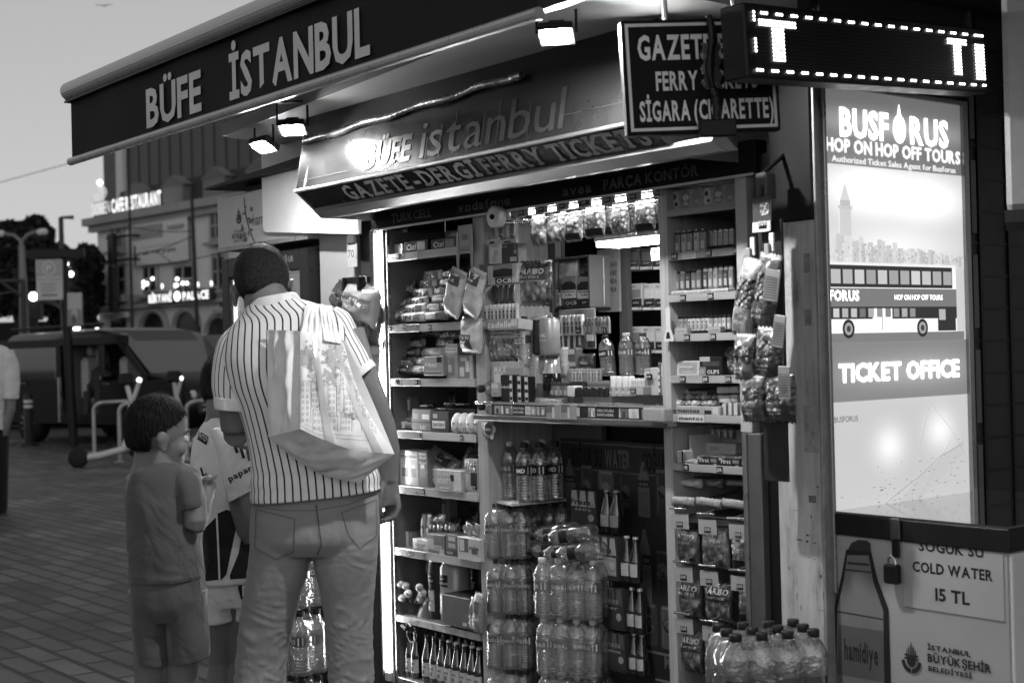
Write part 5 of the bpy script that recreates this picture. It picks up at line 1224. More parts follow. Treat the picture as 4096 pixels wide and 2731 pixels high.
for i,(x0,x1,y0,y1,ms_,t)in enumerate(((1330,1545,400,865,ms_w,'dark labelled water bottle with code sticker'),(1548,1742,375,855,ms_e,'left clear water bottle with pale mountain label'),(1742,1925,372,855,ms_h,'right clear water bottle with dark label'))):
 s_,z_,w_,h_=RX('H',x0,y0,x1,y1,.06)
 pet_bottle(t+' on the counter',s_,.06,z_,ms_,'water bottles on the counter',mw=KT(s_,.09,z_,0,0,R_(-6)if i==0 else 0)@Matrix.Diagonal((h_/.146,h_/.146,h_/.19,1)))
m=kw.mb();b_=rect('H',1040,860,1960,940,.06);m.box(.74,1.44,.03,.3,CT,b_[2]-.002,G(.12,.5));kw.part(m,'display_step')
lighter_row(('dark capped eraser vial','in the front left of the counter'),'H',845,1050,935,1092,-.01,None,4,[.12,.2],[.02],'dark capped vials','vial','vial',.35,cyl=True,base_top=.72)
lighter_row(('black topped lighter','in the back row left of the pale box'),'H',1050,1255,930,985,.02,None,8,[.03],[.03],'black lighters at the back','lighter','lighter',None)
lighter_row(('black lighter','in the long row along the counter'),'H',1115,1500,992,1105,-.015,None,14,[.02,.025],[.35,.03,.03],'black lighters along the counter','lighter','lighter',None)
carton('lighter_tray','white lighter tray edge on the counter','tray',RX('H',1050,980,1118,1100,-.02),-.02,.04,.55)
lighter_row(('white glue stick','standing right of the black lighters'),'H',1515,1785,868,1095,.0,None,4,[.4],[.62],'white glue sticks','glue_stick','glue stick',.6,cyl=True,base_top=.45,depth=.02)
lighter_row(('pale sticks cup item','in the clear cup on the counter right'),'H',1768,1922,892,1040,-.01,None,7,[.55,.5],[.62],'pale sticks in the clear cup','stick','stick',None,cyl=True)
carton('stick_cup','clear low cup with small price tag holding pale sticks','cup',RX('H',1765,985,1925,1085,-.03),-.03,.04,.22,[('35₺',.25,.3,.3,.5,.25)],[(.05,.45,.2,.7,.015),(.5,.95,.1,.9,.4)])
for i,(x0,x1,y0,v)in enumerate(((1930,2000,780,.25),(2000,2090,770,.45),(2085,2118,710,.1),(2120,2200,720,.35))):
 carton('notebook_box',ordl(i,4,'upright small carton')+' at the right end of the counter','carton',RX('H',x0,y0,x1,1088,.0),.0,.04,v,[],[(.1,.9,.6,.9,.5)]if i!=2 else[(.2,.8,.1+.2*j,.22+.2*j,.6)for j in range(4)],'small cartons at the right of the counter')
carton('price_card','small dark price tile on the right hand cartons','price card',RX('H',1955,840,2025,905,-.01),-.012,.003,.015,[('10₺',.5,.3,.4,.5,.7)])
s_,z_,w_,h_=RX('H',2105,415,2198,785,.02)
o=thing('lotion_bottle','white squeeze bottle with barcode label right of the counter','bottle',s_,.04,z_)
m=MB();R=w_/2;m.lathe([(R*.9,0),(R,.01),(R,h_*.6),(R*.7,h_*.76),(R*.4,h_*.8),(R*.35,h_*.85)],G(.6,.3),16);m.build('bottle_body',o)
m=MB();m.lathe([(R*.42,h_*.84),(R*.4,h_),(0,h_)],BLACK,12);m.build('cap',o)
m=MB();i0=0;m.flat(-R*.5,R*.7,h_*.2,h_*.36,-.0005,G(.4));[m.flat(-R*.4+R*.16*i,-R*.32+R*.16*i,h_*.22,h_*.34,-.001,BLACK)for i in range(6)];m.ball((0,-.0006,h_*.55),(R*.4,.0003,h_*.06),BLACK,12,6);wrapv(m,0,cyl_wrap(R+.0005));m.build('label',o)
q0=hit(*px('H',2200,100),-.03);q1=hit(*px('H',2215,470),-.03);L_=q0[1]-q1[1]
o=thing('bottle_opener','white bottle opener hanging on the right shelf upright','bottle opener',q0[0],-.03,q0[1])
m=MB();w_=.016
m.prism([(-.008,0),(-.008,-L_*.62),(-w_,-L_*.9),(-w_,-L_),(w_+.004,-L_),(w_+.004,-L_*.9),(.009,-L_*.62),(.009,0),(.0,.006)],-.002,.002,G(.62,.35));m.build('handle',o)
m=MB();m.prism([(-.004,-L_*.72),(-.008,-L_*.92),(.009,-L_*.92),(.005,-L_*.72)],-.0026,-.0021,BLACK);m.lathe([(0,0),(.0035,0)],BLACK,10,(0,0,0));m.build('opening',o)
for i,(x0,x1,yt,yb,v,r_,lb)in enumerate(((400,970,1040,1150,.4,-6,'thick stack of map booklets'),(585,900,1110,1165,.3,4,'thin leaflet under the booklets'),(830,1230,1100,1150,.2,8,'dark leaflet in the middle'),(1060,1550,1110,1170,.35,-3,'wide magazine in the middle'),(1540,2010,1095,1165,.5,5,'white folded newspaper'),(1780,2010,1110,1150,.25,-8,'patterned booklet on the newspaper'),(1990,2230,1095,1200,.45,12,'rolled paper at the right end'))):
 s_,z_,w_,h_=RX('H',x0,yt,x1,yb,-.0)
 o=thing('booklet',lb+' lying on the counter','booklet',s_,.005+.006*i,CT+.03+.001*i,'papers lying on the counter',R_(r_),R_(9))
 m=MB();m.box(-w_/2,w_/2,0,.13,0,.02 if i==0 else.008,G(v,.5,0,.3,60),.001);m.build('pages',o)
 m=MB();zt=(.02 if i==0 else.008)+.0006
 for j in range(14):
  x=rnd.uniform(-.46,.4)*w_;y=rnd.uniform(.005,.11);m.poly([(x,y,zt+.00005*j),(x+.06*w_,y,zt+.00005*j),(x+.06*w_,y+.012,zt+.00005*j),(x,y+.012,zt+.00005*j)],G(rnd.choice([.05,.15,.55,.6]),.4))
 m.build('printed_cover',o)
m=kw.mb();m.box(.64,1.46,-.03,.3,CT+.0005,CT+.03,G(.15,.5,0,.3,30));kw.part(m,'display_tray')
for i,y in enumerate((1010,1210)):
 q=hit(*px('H',105,y),-.03);o=bottle_into(None,ms_w,KT(q[0],-.05,q[1],0,R_(90))@Matrix.Translation((0,0,-.0))@Matrix.Rotation(R_(180),4,'X')@Matrix.Translation((0,0,-.19)),'water_bottle',True)
 o.matrix_world=KT(q[0],.14,q[1],0,R_(90))@Matrix.Identity(4)
 tag(o,['upper','lower'][i]+' lying bottle with grey cap poking out left of the counter','bottle','bottles poking out by the counter')
q=hit(*px('H',150,1470),-.012)
rk=KThing('round_sticker','round fruit badge sticker on the left cabinet upright','sticker',q[0],-.012,q[1])
m=MB();m.T=Matrix.Rotation(R_(90),4,'X');m.lathe([(.026,-.002),(.026,.0),(0,0)],G(.35),24);m.lathe([(.020,.0008),(0,.0008)],G(.1),24);m.T=None
for a in range(7):m.ball((.028*math.cos(a*.9),.001,.028*math.sin(a*.9)),(.012,.001,.012),G([.5,.2,.12][a%3]),10,6)
rk.part(m,'badge')
m=MB();m.text('Rocco',0,-.005,.012,G(.6),-.0035,.034,bold=1);rk.part(m,'lettering')
# under the counter
def poster(label,pts,n,words,cans,z0):
 s0,s1=pts
 o=KThing('drink_poster',label,'poster',(s0+s1)/2,n,z0)
 m=o.mb();m.box(s0,s1,n,n+.012,z0,1.075,G(.035,.4,0,.25,5));pb=o.part(m,'board')
 m=o.mb()
 for z in(1.06,.975):m.flat(s0,s1,z,z+.005,n-.0006,G(.1,.5))
 for(t,a,b,v)in words:m.text(t,(a+b)/2,.99,.058,G(v,.5,0,.1,30),n-.001,b-a,bold=1)
 o.part(m,'lettering',pb)
 m=o.mb()
 for(kind,s,z,w,h,v)in cans:
  y=n-.001
  if kind=='can':
   m.prism([(s-w/2*.86,z),(s+w/2*.86,z),(s+w/2,z+h*.05),(s+w/2,z+h*.9),(s+w/2*.85,z+h),(s-w/2*.85,z+h),(s-w/2,z+h*.9),(s-w/2,z+h*.05)],y,y+.0004,G(v,.4,0,.2,20))
   m.flat(s-w*.4,s+w*.4,z+h*.9,z+h*.97,y-.0003,G(v*2.2,.4));m.flat(s-w*.36,s-w*.25,z+h*.1,z+h*.85,y-.0003,G(v*1.7,.4))
   m.add([(s+w*.32*math.cos(a),y-.0005,z+h*.5+w*.4*math.sin(a))for a in[i*math.pi/9 for i in range(18)]],[tuple(range(18))],G(v*2.4,.4))
   m.poly([(s+w*.28*math.cos(a),y-.0008,z+h*.5+w*.35*math.sin(a))for a in[math.pi*.85+i*math.pi/9 for i in range(10)]],G(v*.5,.4))
  else:
   m.prism([(s-w/2,z),(s+w/2,z),(s+w/2,z+h*.62),(s+w*.16,z+h*.88),(s+w*.16,z+h),(s-w*.16,z+h),(s-w*.16,z+h*.88),(s-w/2,z+h*.62)],y,y+.0004,G(v,.4,0,.2,20))
   m.flat(s-w/2,s+w/2,z+h*.5,z+h*.62,y-.0003,G(.025));m.text('Erikli',s,z+h*.53,h*.05,G(.2),y-.0006,w*.7,bold=1);m.flat(s-w*.14,s+w*.14,z+h*.93,z+h,y-.0003,G(.02));m.flat(s-w/2,s+w/2,z+h*.40,z+h*.405,y-.0003,G(.03))
 o.part(m,'drink_pictures',pb)
 return o,pb
nP=.24
def pq(x,y,z_='I'):return hit(*px(z_,x,y),nP)
def pc(kind,x0,y0,x1,y1,v,z_='I'):
 a=rect(z_,x0,y0,x1,y1,nP);return(kind,(a[0]+a[1])/2,a[2],a[1]-a[0],a[3]-a[2],v)
s0,s1=pq(975,200)[0],pq(1800,200)[0]
o1,b1=poster('dark drinks poster with cold water heading and cans, behind the bottle stacks',(s0,s1),nP,[('SOĞUK SU',pq(1085,180)[0],pq(1445,200)[0],.008),('WATER',pq(1480,200)[0],pq(1765,225)[0],.12)],[pc('bottle',1030,340,1145,960,.11),pc('can',1205,445,1350,960,.05),pc('can',1405,510,1585,1000,.10),pc('can',1640,510,1800,1040,.035)],.1)
m=o1 .mb();a=pq(1665,920);b_=pq(1785,920);m.text('pepsi',(a[0]+b_[0])/2,a[1],.02,G(.14),nP-.0026,b_[0]-a[0]);o1 .part(m,'brand_word',b1)if 0 else o1 .part(m,'caption',b1)
s2=s1+.003;s3=1.44
nP2=nP;nP=.22
o2,b2=poster('second drinks poster beside the right shelf, partly covered',(s2,s3),nP,[('SOĞUK S',pq(1915,200)[0],pq(2260,240)[0],.008)],[pc('bottle',1860,370,1995,1045,.12),pc('can',2060,490,2215,1060,.05),pc('bottle',1875,1120,2010,2050,.11),pc('can',2060,50,2230,530,.04,'J'),pc('can',1885,650,2080,1130,.07,'J'),pc('can',2125,690,2260,1180,.1,'J')],.1)
m=o2 .mb()
for t,z_,x0,x1,y,v,hh,sh in(('Sprite','J',2075,2220,330,.14,.035,.3),('Ayran','J',1925,2050,880,.02,.03,.1),('METÖZ','J',2140,2250,800,.15,.014,0),('Vişne','J',2140,2245,910,.03,.016,.1),('ME','J',2170,2290,1390,.16,.04,0)):
 a=pq(x0,y,z_);b_=pq(x1,y,z_);m.text(t,(a[0]+b_[0])/2,a[1],hh,G(v),nP-.0028,b_[0]-a[0],bold=1,sh=sh)
for x0,y0,x1,y1,v in((1880,830,1930,990,.12),(1890,1040,1940,1200,.14),(1895,1280,2000,1460,.12)):
 a=rect('J',x0,y0,x1,y1,nP);m.flat(a[0],a[1],a[2],a[3],nP-.0022,G(v,.5,0,.2,20))
a=pq(1940,1160,'J');m.flat(a[0],s3,a[1]-.012,a[1]-.004,nP-.0024,G(.2));a=pq(2060,1460,'J');m.flat(a[0],s3,a[1]-.02,a[1]-.012,nP-.0024,G(.2))
o2 .part(m,'caption',b2)
cn=KThing('corner_shelf','small pale triangular shelf holding single water bottles','shelf',.75,.1,.9)
zs=hit(*px('I',450,880),.02)[1]
a0=hit(*px('I',100,840),.05)[0];a1=hit(*px('I',450,890),-.0)[0];a2=hit(*px('I',1040,815),.2)[0]
m=cn.mb();m.T=cn.off;vs=[(.605,.02),(a1,-.01),(a2,.2),(.605,.24)]
m.add([(x,y,zs)for x,y in vs]+[(x,y,zs-.008)for x,y in vs],[(0,1,2,3),(7,6,5,4),(0,4,5,1),(1,5,6,2),(2,6,7,3),(3,7,4,0)],G(.5,.4,0,.1,20));cn.part(m,'board')
m=cn.mb();m.box(.61,.63,.05,.2,zs-.06,zs-.009,G(.2,.4,.4));cn.part(m,'bracket')
BL=[((135,200,262,835),.07,ms_e,'left pale labelled'),((258,208,390,850),.04,ms_e,'second pale labelled'),((385,232,590,868),.012,ms_w,'front dark labelled'),((570,222,760,850),.05,ms_w,'second dark labelled'),((752,210,930,828),.11,ms_w,'right shaded dark labelled')]
for(b,n_,ms_,t)in BL:
 s_,z_,w_,h_=RX('I',*b,n_,zs+.001)
 pet_bottle(t+' water bottle standing on the corner shelf',s_,n_,zs+.001,ms_,'water bottles on the corner shelf',mw=KT(s_,n_+.028,zs+.001,rnd.uniform(-.3,.3)))
for i,(x,n_)in enumerate(((400,.13),(520,.12),(575,.17),(700,.18))):
 s_=hit(*px('I',x,400),n_)[0]
 pet_bottle(ordl(i,4,'grey capped water bottle')+' in the back row of the corner shelf',s_,n_,zs+.001,ms_e if i%2 else ms_h,'back bottles on the corner shelf',mw=KT(s_,n_+.03,zs+.001,i))
carton('price_card','small white card with 15 behind the corner shelf bottles','price card',RX('I',112,175,262,235,.12),.12,.003,.5,[('15TL',.4,.3,.45,.03,.7)])
hp=.19
def pack_at(label,z_,x0,y0,x1,y1,n_,nx,ny,ms_,rz=0.,zb=None):
 s_,zz,w_,h_=RX(z_,x0,y0,x1,y1,n_)
 if zb is not None:zz=zb
 sc=h_/hp if zb is None else 1.
 return shrink_pack(label,0,0,0,nx,ny,hp,.0285,ms_,mw=KT(s_,n_,zz,rz)@Matrix.Scale(sc,4))
pack_at('top shrink wrapped pack in the left water stack, below the corner shelf','I',135,905,562,1525,.02,3,2,ms_h,R_(32))
pack_at('second pack from the top in the left water stack','J',150,172,585,785,.02,3,2,ms_h,R_(32))
pack_at('third pack from the top in the left water stack, cut by the picture bottom','J',155,800,585,1415,.02,3,2,ms_h,R_(32))
pack_at('lowest pack of the left water stack at the bottom edge','J',160,1425,590,2040,.02,3,2,ms_h,R_(32))
pack_at('shaded pack standing behind the top of the left water stack','I',560,880,1030,1520,.16,3,2,ms_h,R_(4))
pack_at('upper large pack with mountain labels in the right water stack','J',590,165,1485,850,-.03,4,3,ms_e,R_(28))
pack_at('second large pack in the right water stack','J',605,850,1495,1510,-.03,4,3,ms_e,R_(28))
pack_at('lowest large pack of the right water stack at the picture bottom','J',620,1485,1505,2150,-.03,4,3,ms_e,R_(28))
ly=[((640,1265),(1350,1175),'upper rear'),((795,1285),(1360,1230),'upper front'),((615,1440),(1240,1380),'lower left'),((745,1470),(1330,1420),'lower middle'),((885,1470),(1430,1430),'lower front')]
for i,(a,b,t)in enumerate(ly):
 n_=(.02,-.03,.03,.0,-.04)[i]
 qa=hit(*px('I',*a),n_);qb=hit(*px('I',*b),n_+.02)
 d=Vector((qb[0]-qa[0],.05,qb[1]-qa[1])).normalized()
 z_ax=-d;x_ax=z_ax.orthogonal().normalized();y_ax=z_ax.cross(x_ax)
 base=Vector((qa[0],n_,qa[1]))+d*.19
 mw=KM@Matrix(((x_ax.x,y_ax.x,z_ax.x,base.x),(x_ax.y,y_ax.y,z_ax.y,base.y),(x_ax.z,y_ax.z,z_ax.z,base.z),(0,0,0,1)))
 pet_bottle(t+' of five bottles lying on the right water stack, caps to the left',0,0,0,ms_w,'bottles lying on the water stack',mw=mw)
def soda_pack(label,z_,x0,y0,x1,y1,n_,text,pale):
 s_,zz,w_,h_=RX(z_,x0,y0,x1,y1,n_)
 o=thing('soda_pack',label,'soda pack',s_,n_,zz,'soda bottle packs')
 m=MB();sw=w_*.58
 pts=[]
 for i in range(25):
  q=i/24;pts.append((-w_/2+sw*q,h_*(.9+.05*abs(math.cos(q*3*math.pi)))))
 m.prism([(-w_/2+.004,0),(-w_/2+sw,0)]+pts[::-1],.0,.05,G(.04,.4,0,.2,30,.2,30));m.build('carrier_wrap',o)
 m=MB()
 for i in range(3):m.prism([(-w_/2+sw*(.04+.32*i),h_*.55),(-w_/2+sw*(.32+.32*i),h_*.55),(-w_/2+sw*(.27+.32*i),h_*.93),(-w_/2+sw*(.09+.32*i),h_*.93)],-.001,-.0004,G(.42 if pale else.12,.3,.2,.2,20))
 m.flat(-w_/2+sw*.05,-w_/2+sw*.95,h_*.1,h_*.5,-.0008,G(.3 if pale==2 else.05,.4))
 m.text('Fresa',-w_/2+sw*.42,h_*.6,h_*.13,G(.04 if pale else.3),-.0022,sw*.75,bold=1,sh=.15);m.text(text,-w_/2+sw*.5,h_*.46,h_*.08,G(.35),-.0022,sw*.6,bold=1,sh=.15)
 m.ball((-w_/2+sw*.8,-.002,h_*.3),(sw*.12,.0004,h_*.09),G(.35),12,6);m.build('printed_front',o)
 for i in range(2):
  gx=-w_/2+sw+w_*.2*(i+.5)+.004
  m=MB();r=w_*.105
  m.lathe([(r*.85,0),(r,h_*.03),(r,h_*.5),(r*.7,h_*.7),(r*.42,h_*.85),(r*.42,h_*.97),(0,h_*.98)],G(.012,.08,0,0,10,0,40,.9,1.),14,(gx,r,0));b=m.build('bottle',o)
  m=MB();m.T=Matrix.Translation((gx,r,0));m.lathe([(r*1.01,h_*.14),(r*1.01,h_*.42)],G(.4,.4,0,.3,60),8,lo=.6,hi=.9);m.build('label',b)
  m=MB();m.lathe([(r*.48,h_*.94),(r*.45,h_),(0,h_)],G(.3,.3,.3),12,(gx,r,0));m.build('cap',b)
soda_pack('topmost soda pack with pale bottle necks right of the water stack','I',1085,725,1610,1205,.12,'extra',1)
soda_pack('second soda pack with pale front and fruit print','I',1345,1255,1830,1770,.1,'Plus',2)
soda_pack('third soda pack, dark, beside the lower water packs','J',1440,470,1880,970,.1,'nar',0)
soda_pack('lowest soda pack, dark, near the floor of the recess','J',1470,985,1900,1450,.1,'elma',0)
# right shelf unit
RZ_=[1.742,1.621,1.505,1.396,1.282,1.175,1.04]
rs=KThing('shelf_unit','narrow wooden shelf unit of lighters and sweets right of the window','shelf unit',1.6,.12,0)
m=rs.mb();m.box(1.422,1.455,-.012,.26,.1,1.812,WOOD(.42,'Z'),.002);rs.part(m,'upright')
m=rs.mb();m.box(1.455,1.81,.255,.27,.1,1.812,G(.16,.5));rs.part(m,'back_panel')
m=rs.mb();m.box(1.743,1.809,-.045,.0,.1,1.14,G(.13,.35,.4,.1,20),.003);m.box(1.752,1.765,-.049,-.045,.1,1.14,G(.2,.3,.5));rs.part(m,'frame_post')
m=rs.mb();m.box(1.728,1.768,-.03,.26,1.14,1.813,G(.42,.45,0,.15,8),.002);rs.part(m,'upright')
for i,z in enumerate(RZ_):
 m=rs.mb();m.box(1.455,1.745,.0,.255,z-.004,z+.006,G(.3,.5));sh=rs.part(m,'shelf')
 m=rs.mb();m.box(1.456,1.743,-.012,-.001,z-.014,z+.007,WOOD(.27 if i<2 else.36),.001);rs.part(m,'price_rail',sh)
 def_=[[],[(.1,'40₺'),(.55,'35₺'),(.9,'30₺')],[(.2,'30₺'),(.56,'30₺')],[(.24,'50₺'),(.58,'50₺')],[(.17,'50₺'),(.47,'30₺'),(.76,'50₺')],[(.97,'50₺')],[(.18,'50₺'),(.62,'50₺'),(.95,'50₺')]][i]
 for f,t in def_:m=rs.mb();price(m,1.456+.287*f,z-.003,-.0125,t,.022,.0165);rs.part(m,'price_tag',sh)
 if i in(1,5):
  m=rs.mb()
  if i==5:m.box(1.483,1.583,-.0140,-.0121,z-.0135,z+.0055,G(.55));m.text('mentos',1.533,z-.008,.011,G(.03),-.0145,.09,bold=1)
  else:m.box(1.515,1.565,-.0140,-.0121,z-.013,z+.006,G(.5));[m.flat(1.52,1.56,z-.010+.005*j,z-.008+.005*j,-.0145,G(.1))for j in range(3)]
  rs.part(m,'notice',sh)
def RH(i):return RZ_[i]+.0065
for i,(x0,x1)in enumerate(((202,505),(510,825),(828,920))):
 z0_=RH(0);r_=RX('K',x0,250-30*i,x1,480-35*i,.02,z0_)
 o=carton('egg_toy_box',['left','middle','right cut off'][i]+' pale toy egg box with egg pictures on the top right shelf','toy box',r_,.02,.05,.3,[('100',.5,.5,.14,.6,.2)]if i<2 else[],[],'toy egg boxes')
 m=MB();w_,h_=r_[2],r_[3];f=1 if i<2 else 2.6
 def el(cx,cz,rx_,rz_,v,y):m.add([(w_*(cx*f-.5)+w_*rx_*f*math.cos(a),y,h_*cz+h_*rz_*math.sin(a))for a in[j*math.pi/10 for j in range(20)]],[tuple(range(20))],G(v,.35,0,.2,50))
 el(.14,.66,.12,.3,.5,-.0006);el(.16,.3,.13,.26,.5,-.0007);el(.12,.66,.06,.13,.05,-.0009);el(.18,.28,.05,.1,.04,-.001)
 if i<2:el(.48,.5,.15,.47,.14,-.0006);el(.48,.55,.1,.16,.5,-.0008);el(.48,.25,.1,.1,.4,-.0008);el(.82,.5,.15,.44,.2,-.0006);el(.85,.3,.08,.08,.35,-.0008)
 m.build('egg_pictures',o)
lighter_row(('patterned lighter','in the upper lighter row of the right unit'),'K',228,530,650,880,.01,RH(1),5,[.2,.3,.16,.4,.22],[.03],'patterned lighters, upper row','lighter','lighter',.5,base_top=.85)
lighter_row(('pale plain lighter','in the upper row of the right unit'),'K',535,805,640,800,.03,RH(1)+.012,5,[.3,.34],[.4],'pale lighters, upper row','lighter','lighter',None)
lighter_row(('chrome lighter','at the right end of the upper lighter row'),'K',815,925,625,800,.03,RH(1)+.012,3,[.12,.45,.4],[.5],'chrome lighters, upper row','lighter','lighter',None)
lighter_row(('dark crescent lighter','in the middle lighter row of the right unit'),'K',225,495,1035,1230,.02,RH(2)+.012,5,[.12,.1,.05],[.03,.45,.03],'dark lighters, middle row','lighter','lighter',.35,base_top=.85)
lighter_row(('chrome topped lighter','in the middle lighter row of the right unit'),'K',500,800,1000,1225,.02,RH(2)+.012,6,[.06,.2,.3,.1],[.62],'chrome topped lighters, middle row','lighter','lighter',.45)
carton('lighter_tray','left white lighter tray strip with slanted letters in the middle row','tray',RX('K',222,1235,492,1280,.0,RH(2)),-.008,.03,.55,[('X-LITE',.28,.25,.5,.15,.4,.2)],[(.6,.95,.3,.8,.4)],'white lighter trays')
carton('lighter_tray','right white lighter tray strip with slanted letters in the middle row','tray',RX('K',495,1225,770,1270,.0,RH(2)),-.008,.03,.55,[('X-LITE',.22,.25,.5,.15,.4,.2)],[(.6,.95,.3,.8,.4)],'white lighter trays')
lighter_row(('dark capped lighter','in the lower lighter row of the right unit'),'L',228,330,30,195,.02,RH(3)+.008,3,[.22,.3],[.03],'dark capped lighters, lower row','lighter','lighter',.3,base_top=.8)
lighter_row(('white printed lighter','in the lower lighter row of the right unit'),'L',330,520,25,195,.02,RH(3)+.008,5,[.55,.5],[.03],'white lighters, lower row','lighter','lighter',.2,base_top=.8)
lighter_row(('framed print lighter','at the right of the lower lighter row'),'L',522,720,20,190,.02,RH(3)+.008,5,[.3,.45],[.03],'framed lighters, lower row','lighter','lighter',.55,base_top=.8)
carton('lighter_tray','left clear lighter tray with framed name in the lower row','tray',RX('L',228,135,340,205,-.005,RH(3)),-.009,.02,.32,[('CLIPPER',.5,.3,.35,.2,.8)],[(.05,.95,.15,.8,.45)],'clear lighter trays')
carton('lighter_tray','right clear lighter tray with framed name in the lower row','tray',RX('L',525,125,640,195,-.005,RH(3)),-.009,.02,.32,[('CLIPPER',.5,.3,.35,.2,.8)],[(.05,.95,.15,.8,.45)],'clear lighter trays')
carton('mint_tin','pale rounded mint tin tilted back on the fifth right shelf','tin',RX('L',235,430,437,568,.01,RH(4)),.01,.03,.5,[('mentos',.45,.42,.16,.06,.55),('mints',.5,.2,.1,.5,.5)],[(.1,.9,.12,.9,.3),(.14,.75,.36,.68,.2),(.14,.72,.4,.64,.5)],rx=R_(-8))
carton('candy_box','open black candy box with white round name on the fifth right shelf','candy box',RX('L',440,395,645,568,.01,RH(4)),.01,.04,.015,[('OLIPS',.63,.1,.2,.6,.52),('O',.13,.1,.22,.4,.2)],[(.0,.3,.0,.45,.2),(.05,.5,.75,1.,.4),(.18,.9,.5,.75,.06)])
pouch('candy_bag','clear bag of sweets behind the hanging seed bags on the fifth right shelf','candy bag',RX('L',645,310,760,568,.03,RH(4)),.03,.04,.3,mat=NUTS(.2,.7,70))
carton('candy_box','candy roll box with pale fruit print and name on the sixth right shelf','candy box',RX('L',240,838,635,918,.0,RH(5)),-.004,.05,.33,[('mentos',.3,.25,.5,.03,.5)],[(.66,.82,.1,.55,.02),(.85,.97,.1,.9,.5)])
for i in range(8):
 for j in range(2):
  x=240+47*i;y=735+55*j
  s_,z_,w_,h_=RX('L',x,y,x+46,y+50,.02)
  o=thing('candy_roll',ordl(i,8,['upper row ','lower row '][j]+'shiny candy roll end')+' in the fruit print box','candy roll',s_,.015+.02*(1-j),z_,'candy rolls in the fruit print box')
  m=MB();m.T=Matrix.Translation((0,0,h_/2))@Matrix.Rotation(R_(90),4,'X');m.lathe([(0,.008),(w_*.3,.006),(w_*.48,0),(w_*.48,-.08),(0,-.08)],FOIL([.2,.45,.12][(i+j)%3],.2,.8,110),12);m.build('roll_body',o)
  m=MB();m.T=Matrix.Translation((0,0,h_/2));m.flat(-w_*.2,w_*.2,-h_*.1,h_*.1,-.0085,G(.5));m.build('label',o)
carton('candy_box','black candy box with script name stacked on the roll box','candy box',RX('L',320,685,600,735,.04),.04,.05,.02,[('mentos',.4,.15,.65,.35,.58)],[(0,.1,.1,.9,.4)])
for i,b in enumerate(((595,665,710,722),(715,662,785,720),(622,742,722,808),(725,735,785,802))):
 carton('tissue_pack',['upper left','upper right','lower left','lower right'][i]+' white paper pack in the small stack on the sixth right shelf','tissues',RX('L',*b,.02),.02-.003*(i//2),.05,.6,[],[(.05,.95,.25,.3,.35),(.05,.95,.6,.65,.35)],'white paper packs')
for i,(x0,x1)in enumerate(((642,690),(697,740),(745,790))):
 carton('candy_box',ordl(i,3,'upright white candy carton')+' under the paper packs','candy box',RX('L',x0,812,x1,918,.01,RH(5)),.01,.04,.5,[],[(.86,1,0,1,.05)],'upright white candy cartons')
bx=KThing('low_carton','wide shallow white carton of gum packs on the seventh right shelf','carton',1.6,.05,RH(6))
a=rect('L',310,1180,915,1360,.03)
m=bx.mb();m.box(a[0]+.02,1.74,.16,.165,RH(6),RH(6)+.085,G(.5));m.box(a[0]+.02,a[0]+.025,.03,.16,RH(6),RH(6)+.075,G(.5));m.box(a[0]+.02,1.74,.03,.16,RH(6),RH(6)+.004,G(.4));bx.part(m,'carton_wall')
for i,(x0,x1)in enumerate(((440,628),(632,825),(828,922))):
 carton('gum_box',['left','middle','right cut off'][i]+' black gum box with bold white name in the white carton','gum box',RX('L',x0,1290+12*i,x1,1375+10*i,.0,RH(6)),-.006,.14,.02,[('First',.34 if i<2 else.55,.35,.5,.6,.44 if i<2 else.8),('60',.85,.05,.2,.5,.14)],[(.64,.92,.4,.8,.2),(0,.12,.7,1,.4)]if i<2 else[],'black gum boxes',top=NUTS(.1,.6,60))
carton('gum_box','white flip open gum carton flap behind the black gum boxes','gum box',RX('L',312,1175,420,1330,.06),.06,.004,.5,rx=R_(-6))
carton('gum_box','white gum carton with dotted name behind the black gum boxes','gum box',RX('L',412,1165,760,1300,.09),.09,.05,.5,[('SAKIZ',.48,.55,.13,.3,.2,.1)],[(.36,.6,.5,.75,.35),(.05,.25,.1,.5,.4)],rx=R_(-4))
carton('candy_box','small white carton at the left end of the seventh right shelf','candy box',RX('L',248,1238,310,1358,.0,RH(6)),-.004,.04,.5,[],[(.75,1,0,1,.03)])
carton('candy_box','low candy roll carton with dark name beside the gum boxes','candy box',RX('L',312,1325,440,1365,.0,RH(6)),-.008,.04,.35,[('mentos',.45,.25,.5,.05,.7)])
for i in range(5):
 s_,z_,w_,h_=RX('L',[400,505,570,625,690][i],1115,[500,568,622,685,735][i],1210,.14)
 o=thing('gum_jar',ordl(i,5,'translucent gum jar')+' at the back of the seventh right shelf','jar',s_,.14,RH(6)+.06,'gum jars')
 m=MB();R=w_/2;m.lathe([(R,0),(R,h_*.6),(R*.9,h_*.9),(R*.7,h_),(0,h_)],G(.25,.15,0,.1,20,0,40,.6,.5),14,(0,R,0));m.build('jar_body',o)
 m=MB();m.lathe([(R*1.02,h_*.62),(R*1.02,h_*.82)],G(.4,.3),14,(0,R,0));m.build('band',o)
for i,b in enumerate(((160,1480,440,1568),(350,1470,640,1568),(640,1490,870,1560))):
 pouch('snack_bag',['left flattened','middle shiny','right ribbed'][i]+' snack bag lying on the low shelf under the gum boxes','snack bag',RX('L',*b,.03+.03*i),.02+.03*i,.05,.3,crimp='x',group='snack bags on the low shelf',mat=FOIL([.5,.12,.4][i],.2,1.,40))
